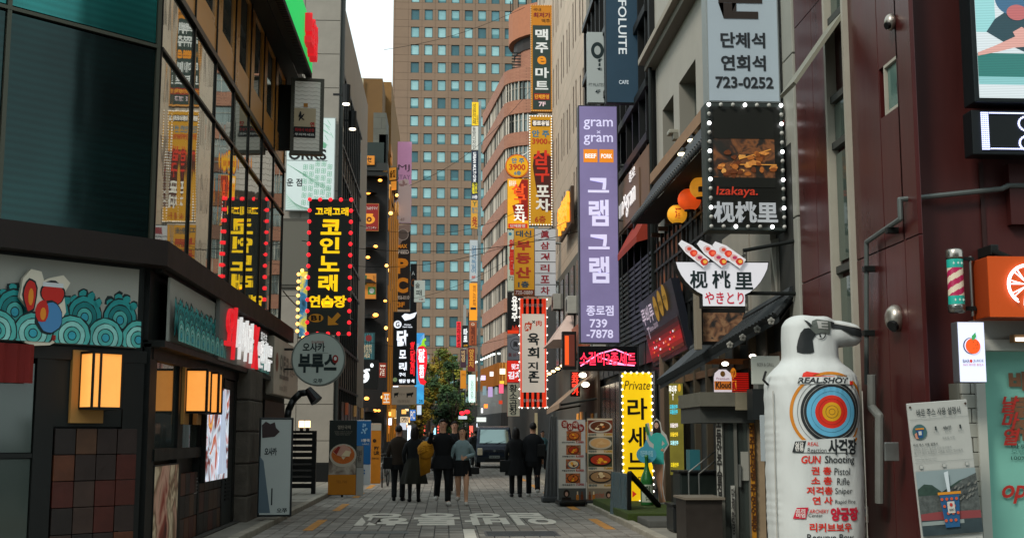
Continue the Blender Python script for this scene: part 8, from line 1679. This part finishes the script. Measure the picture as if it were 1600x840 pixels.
q = M(TV); q.box(-.5, .5, -.045, -.02, .74, .84, mat('0e1a26', rough=.3)); q.build('grille', van)
q = M(TV); q.box(-.24, .24, -.115, -.09, .46, .58, mat('8f9690', rough=.5)); pl_ = q.build('number_plate', van); txt(pl_, TV, '85버 2846', -.2, .2, .48, .56, -.12, mat('2a3430'), .02) if False else None
txt(van, TV, '서울 85 2846', -.2, .2, .485, .555, -.12, mat('2a3430'), .02)
q = M(TV); q.disc(0, .79, .06, .045, -.05, STEEL, 12); q.build('badge', van)
for sx in (-1, 1):
    q = M(TV); q.bbox(sx*.67-.12, sx*.67+.12, -.06, .0, .6, .92, mat('b4ac94', rough=.15, metal=.3, em=.12), .03); q.build('headlight', van)
    q = M(TV); q.bbox(sx*1.0-.07, sx*1.0+.07, .2, .26, 1.1, 1.42, BLK, .02); q.cyl((sx*.8, .3, 1.35), (sx*.97, .24, 1.3), .015, BLK, n=6); q.build('wing_mirror', van)
    for y in (.85, 3.4):
        q = M(TV); x0 = sx*.82; q.cyl((x0-.2*sx, y, .31), (x0, y, .31), .31, mat('121314', rough=.8), n=20); o = q.build('wheel', van); q = M(TV); q.cyl((x0, y, .31), (x0+.012*sx, y, .31), .17, STEEL, n=14); q.build('rim', o)
q = M(TV); q.cyl((-.5, .08, 1.12), (-.1, .16, 1.24), .012, BLK, n=5); q.cyl((.1, .08, 1.12), (.5, .16, 1.24), .012, BLK, n=5); q.build('wipers', van)
# small red car roof farther back
# ================================================================== BUILDINGS BEHIND THE VIEWER (seen in the mirror glass) AND WIRES
bk = thing('rear_street_block', 'plain grey building across the junction behind the viewer, only seen in reflections', 'building', (0, -22, 0))
q = M(); q.box(-30, 30, -34, -22, 0, 17, mat('6a665e', rough=.8, noise=.15, ns=.4)); q.build('wall', bk); q = M()
for k in range(5): q.box(-29, 29, -22, -21.95, 2.2+k*3.1, 3.8+k*3.1, mat('2c3638', rough=.15, metal=.4))
q.build('window_strip', bk)
wi = thing('overhead_wire', 'thin overhead wire strung across the tower view', 'wire', (0, 60, 20)); q = M(); pr_ = []
for i in range(13): t = i/12; px, py = 640+t*190, 290-t*150+math.sin(t*PI)*22; X, Z = at(px, py, 58); pr_.append((X, 58, Z))
q.tube(pr_, .012, BLK, 4); pr_ = []
for i in range(13): t = i/12; px, py = 600+t*220, 78-t*66+math.sin(t*PI)*10; X, Z = at(px, py, 62); pr_.append((X, 62, Z))
q.tube(pr_, .012, BLK, 4); q.build('cable', wi)

# ================================================================== cables, air conditioners, street level clutter
rr = random.Random(77)
for k, (x0, y0, z0, x1, y1, z1, sag) in enumerate(((-3.5, 30, 6.2, 4.5, 34, 7.4, .5), (-3.4, 44, 7.5, 4.5, 42, 9.0, .6), (-3.4, 52, 5.4, 4.5, 58, 6.6, .6), (-3.6, 70, 9, 4.9, 66, 12, .8), (-3.5, 47, 9.5, 4.5, 60, 13, .9), (-3.5, 26.8, 4.6, -3.45, 39, 5.2, .3), (4.45, 26, 4.9, 4.5, 38, 5.3, .25), (4.4, 38.5, 6.4, 4.8, 60, 6.0, .4))):
    t = thing('overhead_cable', ('thin black cable sagging across the street %s' % ('before the purple banner', 'over the beige stone building side', 'low between the white stripe sign and pub', 'high beyond the pub roof', 'high between grey building and beer sign')[k]) if k < 5 else 'thin black cable running along the wall %s' % ('past the grey stone front', 'above the pink neon box', 'under the glowing script sign')[k-5], 'cable', (x0, y0, z0))
    q = M(); P = [(x0+(x1-x0)*i/12, y0+(y1-y0)*i/12, z0+(z1-z0)*i/12-sag*4*(i/12)*(1-i/12)) for i in range(13)]; q.tube(P, .011 if k < 5 else .014, BLK, 4); q.build('wire', t)
for k, (Y, Z, lab) in enumerate(((41.5, 5.6, 'white air conditioner unit on the stone wall left of the purple banner'), (47, 6.3, 'weathered air conditioner unit beside the six cell sign'), (34.2, 3.9, 'air conditioner unit above the pink neon box'))):
    t = thing('air_conditioner', lab, 'air conditioner', (4.2, Y, Z), 0, 'air conditioner units on the right walls'); m_ = mat('9a9a92', rough=.5, noise=.15, ns=4)
    q = M(); q.bbox(4.1, 4.5, Y, Y+.85, Z, Z+.6, m_, .02); q.build('casing', t); q = M(); q.cyl((4.09, Y+.35, Z+.3), (4.11, Y+.35, Z+.3), .22, DARK, n=18); q.build('fan_grille', t)
    q = M(); q.box(4.1, 4.5, Y+.05, Y+.1, Z-.05, Z, DKMET); q.build('bracket', t)
# more warm windows and glowing pipes on the pub side and shops beyond
q = M()
for k in range(46):
    Y = 67+rr.random()*14; Z = rr.uniform(1.5, 17); wv = rr.uniform(.3, 1.2); hh = rr.uniform(.2, .9)
    q.box(-3.18, -3.1, Y, Y+wv, Z, Z+hh, mat(rr.choice(('8a5a28', 'c07a30', '5a3a1c', '3a3026', 'e0a050')), em=rr.choice((.15, .4, .8))))
q.build('lit_side_windows', L3, kind='stuff')
q = M()
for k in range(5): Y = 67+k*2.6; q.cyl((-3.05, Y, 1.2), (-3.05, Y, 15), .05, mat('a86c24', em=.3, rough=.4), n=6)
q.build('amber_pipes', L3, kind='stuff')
for k, (px, py, w_, h_, c, e, tx, lab) in enumerate(((604, 622, 7, 10, 'c8741c', .5, '포', 'small amber lit sign low on the pub corner'), (598, 578, 6, 12, '7a2a1c', .3, '酒', 'small dark red lantern sign on the pub corner'), (632, 655, 7, 5, 'd8c0a0', .5, 'OPEN', 'small cream lit OPEN sign behind the people'), (645, 648, 5, 9, '3a6ab0', .7, 'PC', 'small blue lit sign behind the tall black figure'), (655, 640, 4, 8, 'c8d8e8', .8, '', 'small white lit panel under the chili sign'), (613, 645, 6, 7, 'e0a040', .7, '', 'small orange lit panel behind the leftmost person'), (851, 615, 5, 12, 'c83020', .7, '갈비', 'small red lit sign behind the white awning people'), (858, 590, 5, 8, 'e8d8b0', .7, '족발', 'small cream lit sign right of the striped sign'), (870, 570, 4, 14, '3a5a7a', .4, '호프', 'small blue sign between striped sign and red box'), (752, 655, 8, 4, 'e8f0e8', .9, '', 'white lit shop strip above the van'))):
    s = Sign.hang('small_lit_sign', lab, (px-w_, py-h_, px+w_, py+h_), 62+k*1.7, face=mat(c, em=e), body=DKMET, depth=.15, fw=.02)
    if tx: s.t(tx, (px-w_*.7, py-h_*.7, px+w_*.7, py+h_*.7), mat('f0e8d8' if c[0] < 'd' else '2a2018', em=.2), .02)
# litter and drain
for k in range(14):
    X, Y = rr.uniform(-2.4, 2.6), rr.uniform(19, 40); t = thing('litter', 'tiny pale scrap of litter lying on the grey paving', 'litter', (X, Y, .03), 0, 'litter on the paving'); q = M(); a_ = rr.random()*3; c_, s_ = math.cos(a_)*.035, math.sin(a_)*.035
    q.add([(X-c_, Y-s_, .034), (X+s_, Y-c_, .045), (X+c_, Y+s_, .036), (X-s_, Y+c_, .05)], [(0, 1, 2, 3)], mat('b8b4aa', rough=.7)); q.build('scrap', t)
# goods and fronts under the left ledge end and beyond
for k in range(9):
    Y = 40.2+k*1.3; q = M(); q.box(-3.42, -3.3, Y, Y+1.0, .2, 2.6, mat(rr.choice(('1c2020', '2a2620', '241d18')), rough=.3)); q.build('shop_panel', L2)
    if k % 3 == 1: q = M(); q.box(-3.3, -3.22, Y+.1, Y+.5, 2.2, 2.6, mat(rr.choice(('8a6a40', '6a7a84', '7a4028')), em=.3)); q.build('lit_sign_box', L2)
bpy.data.curves.remove(GCU.data)
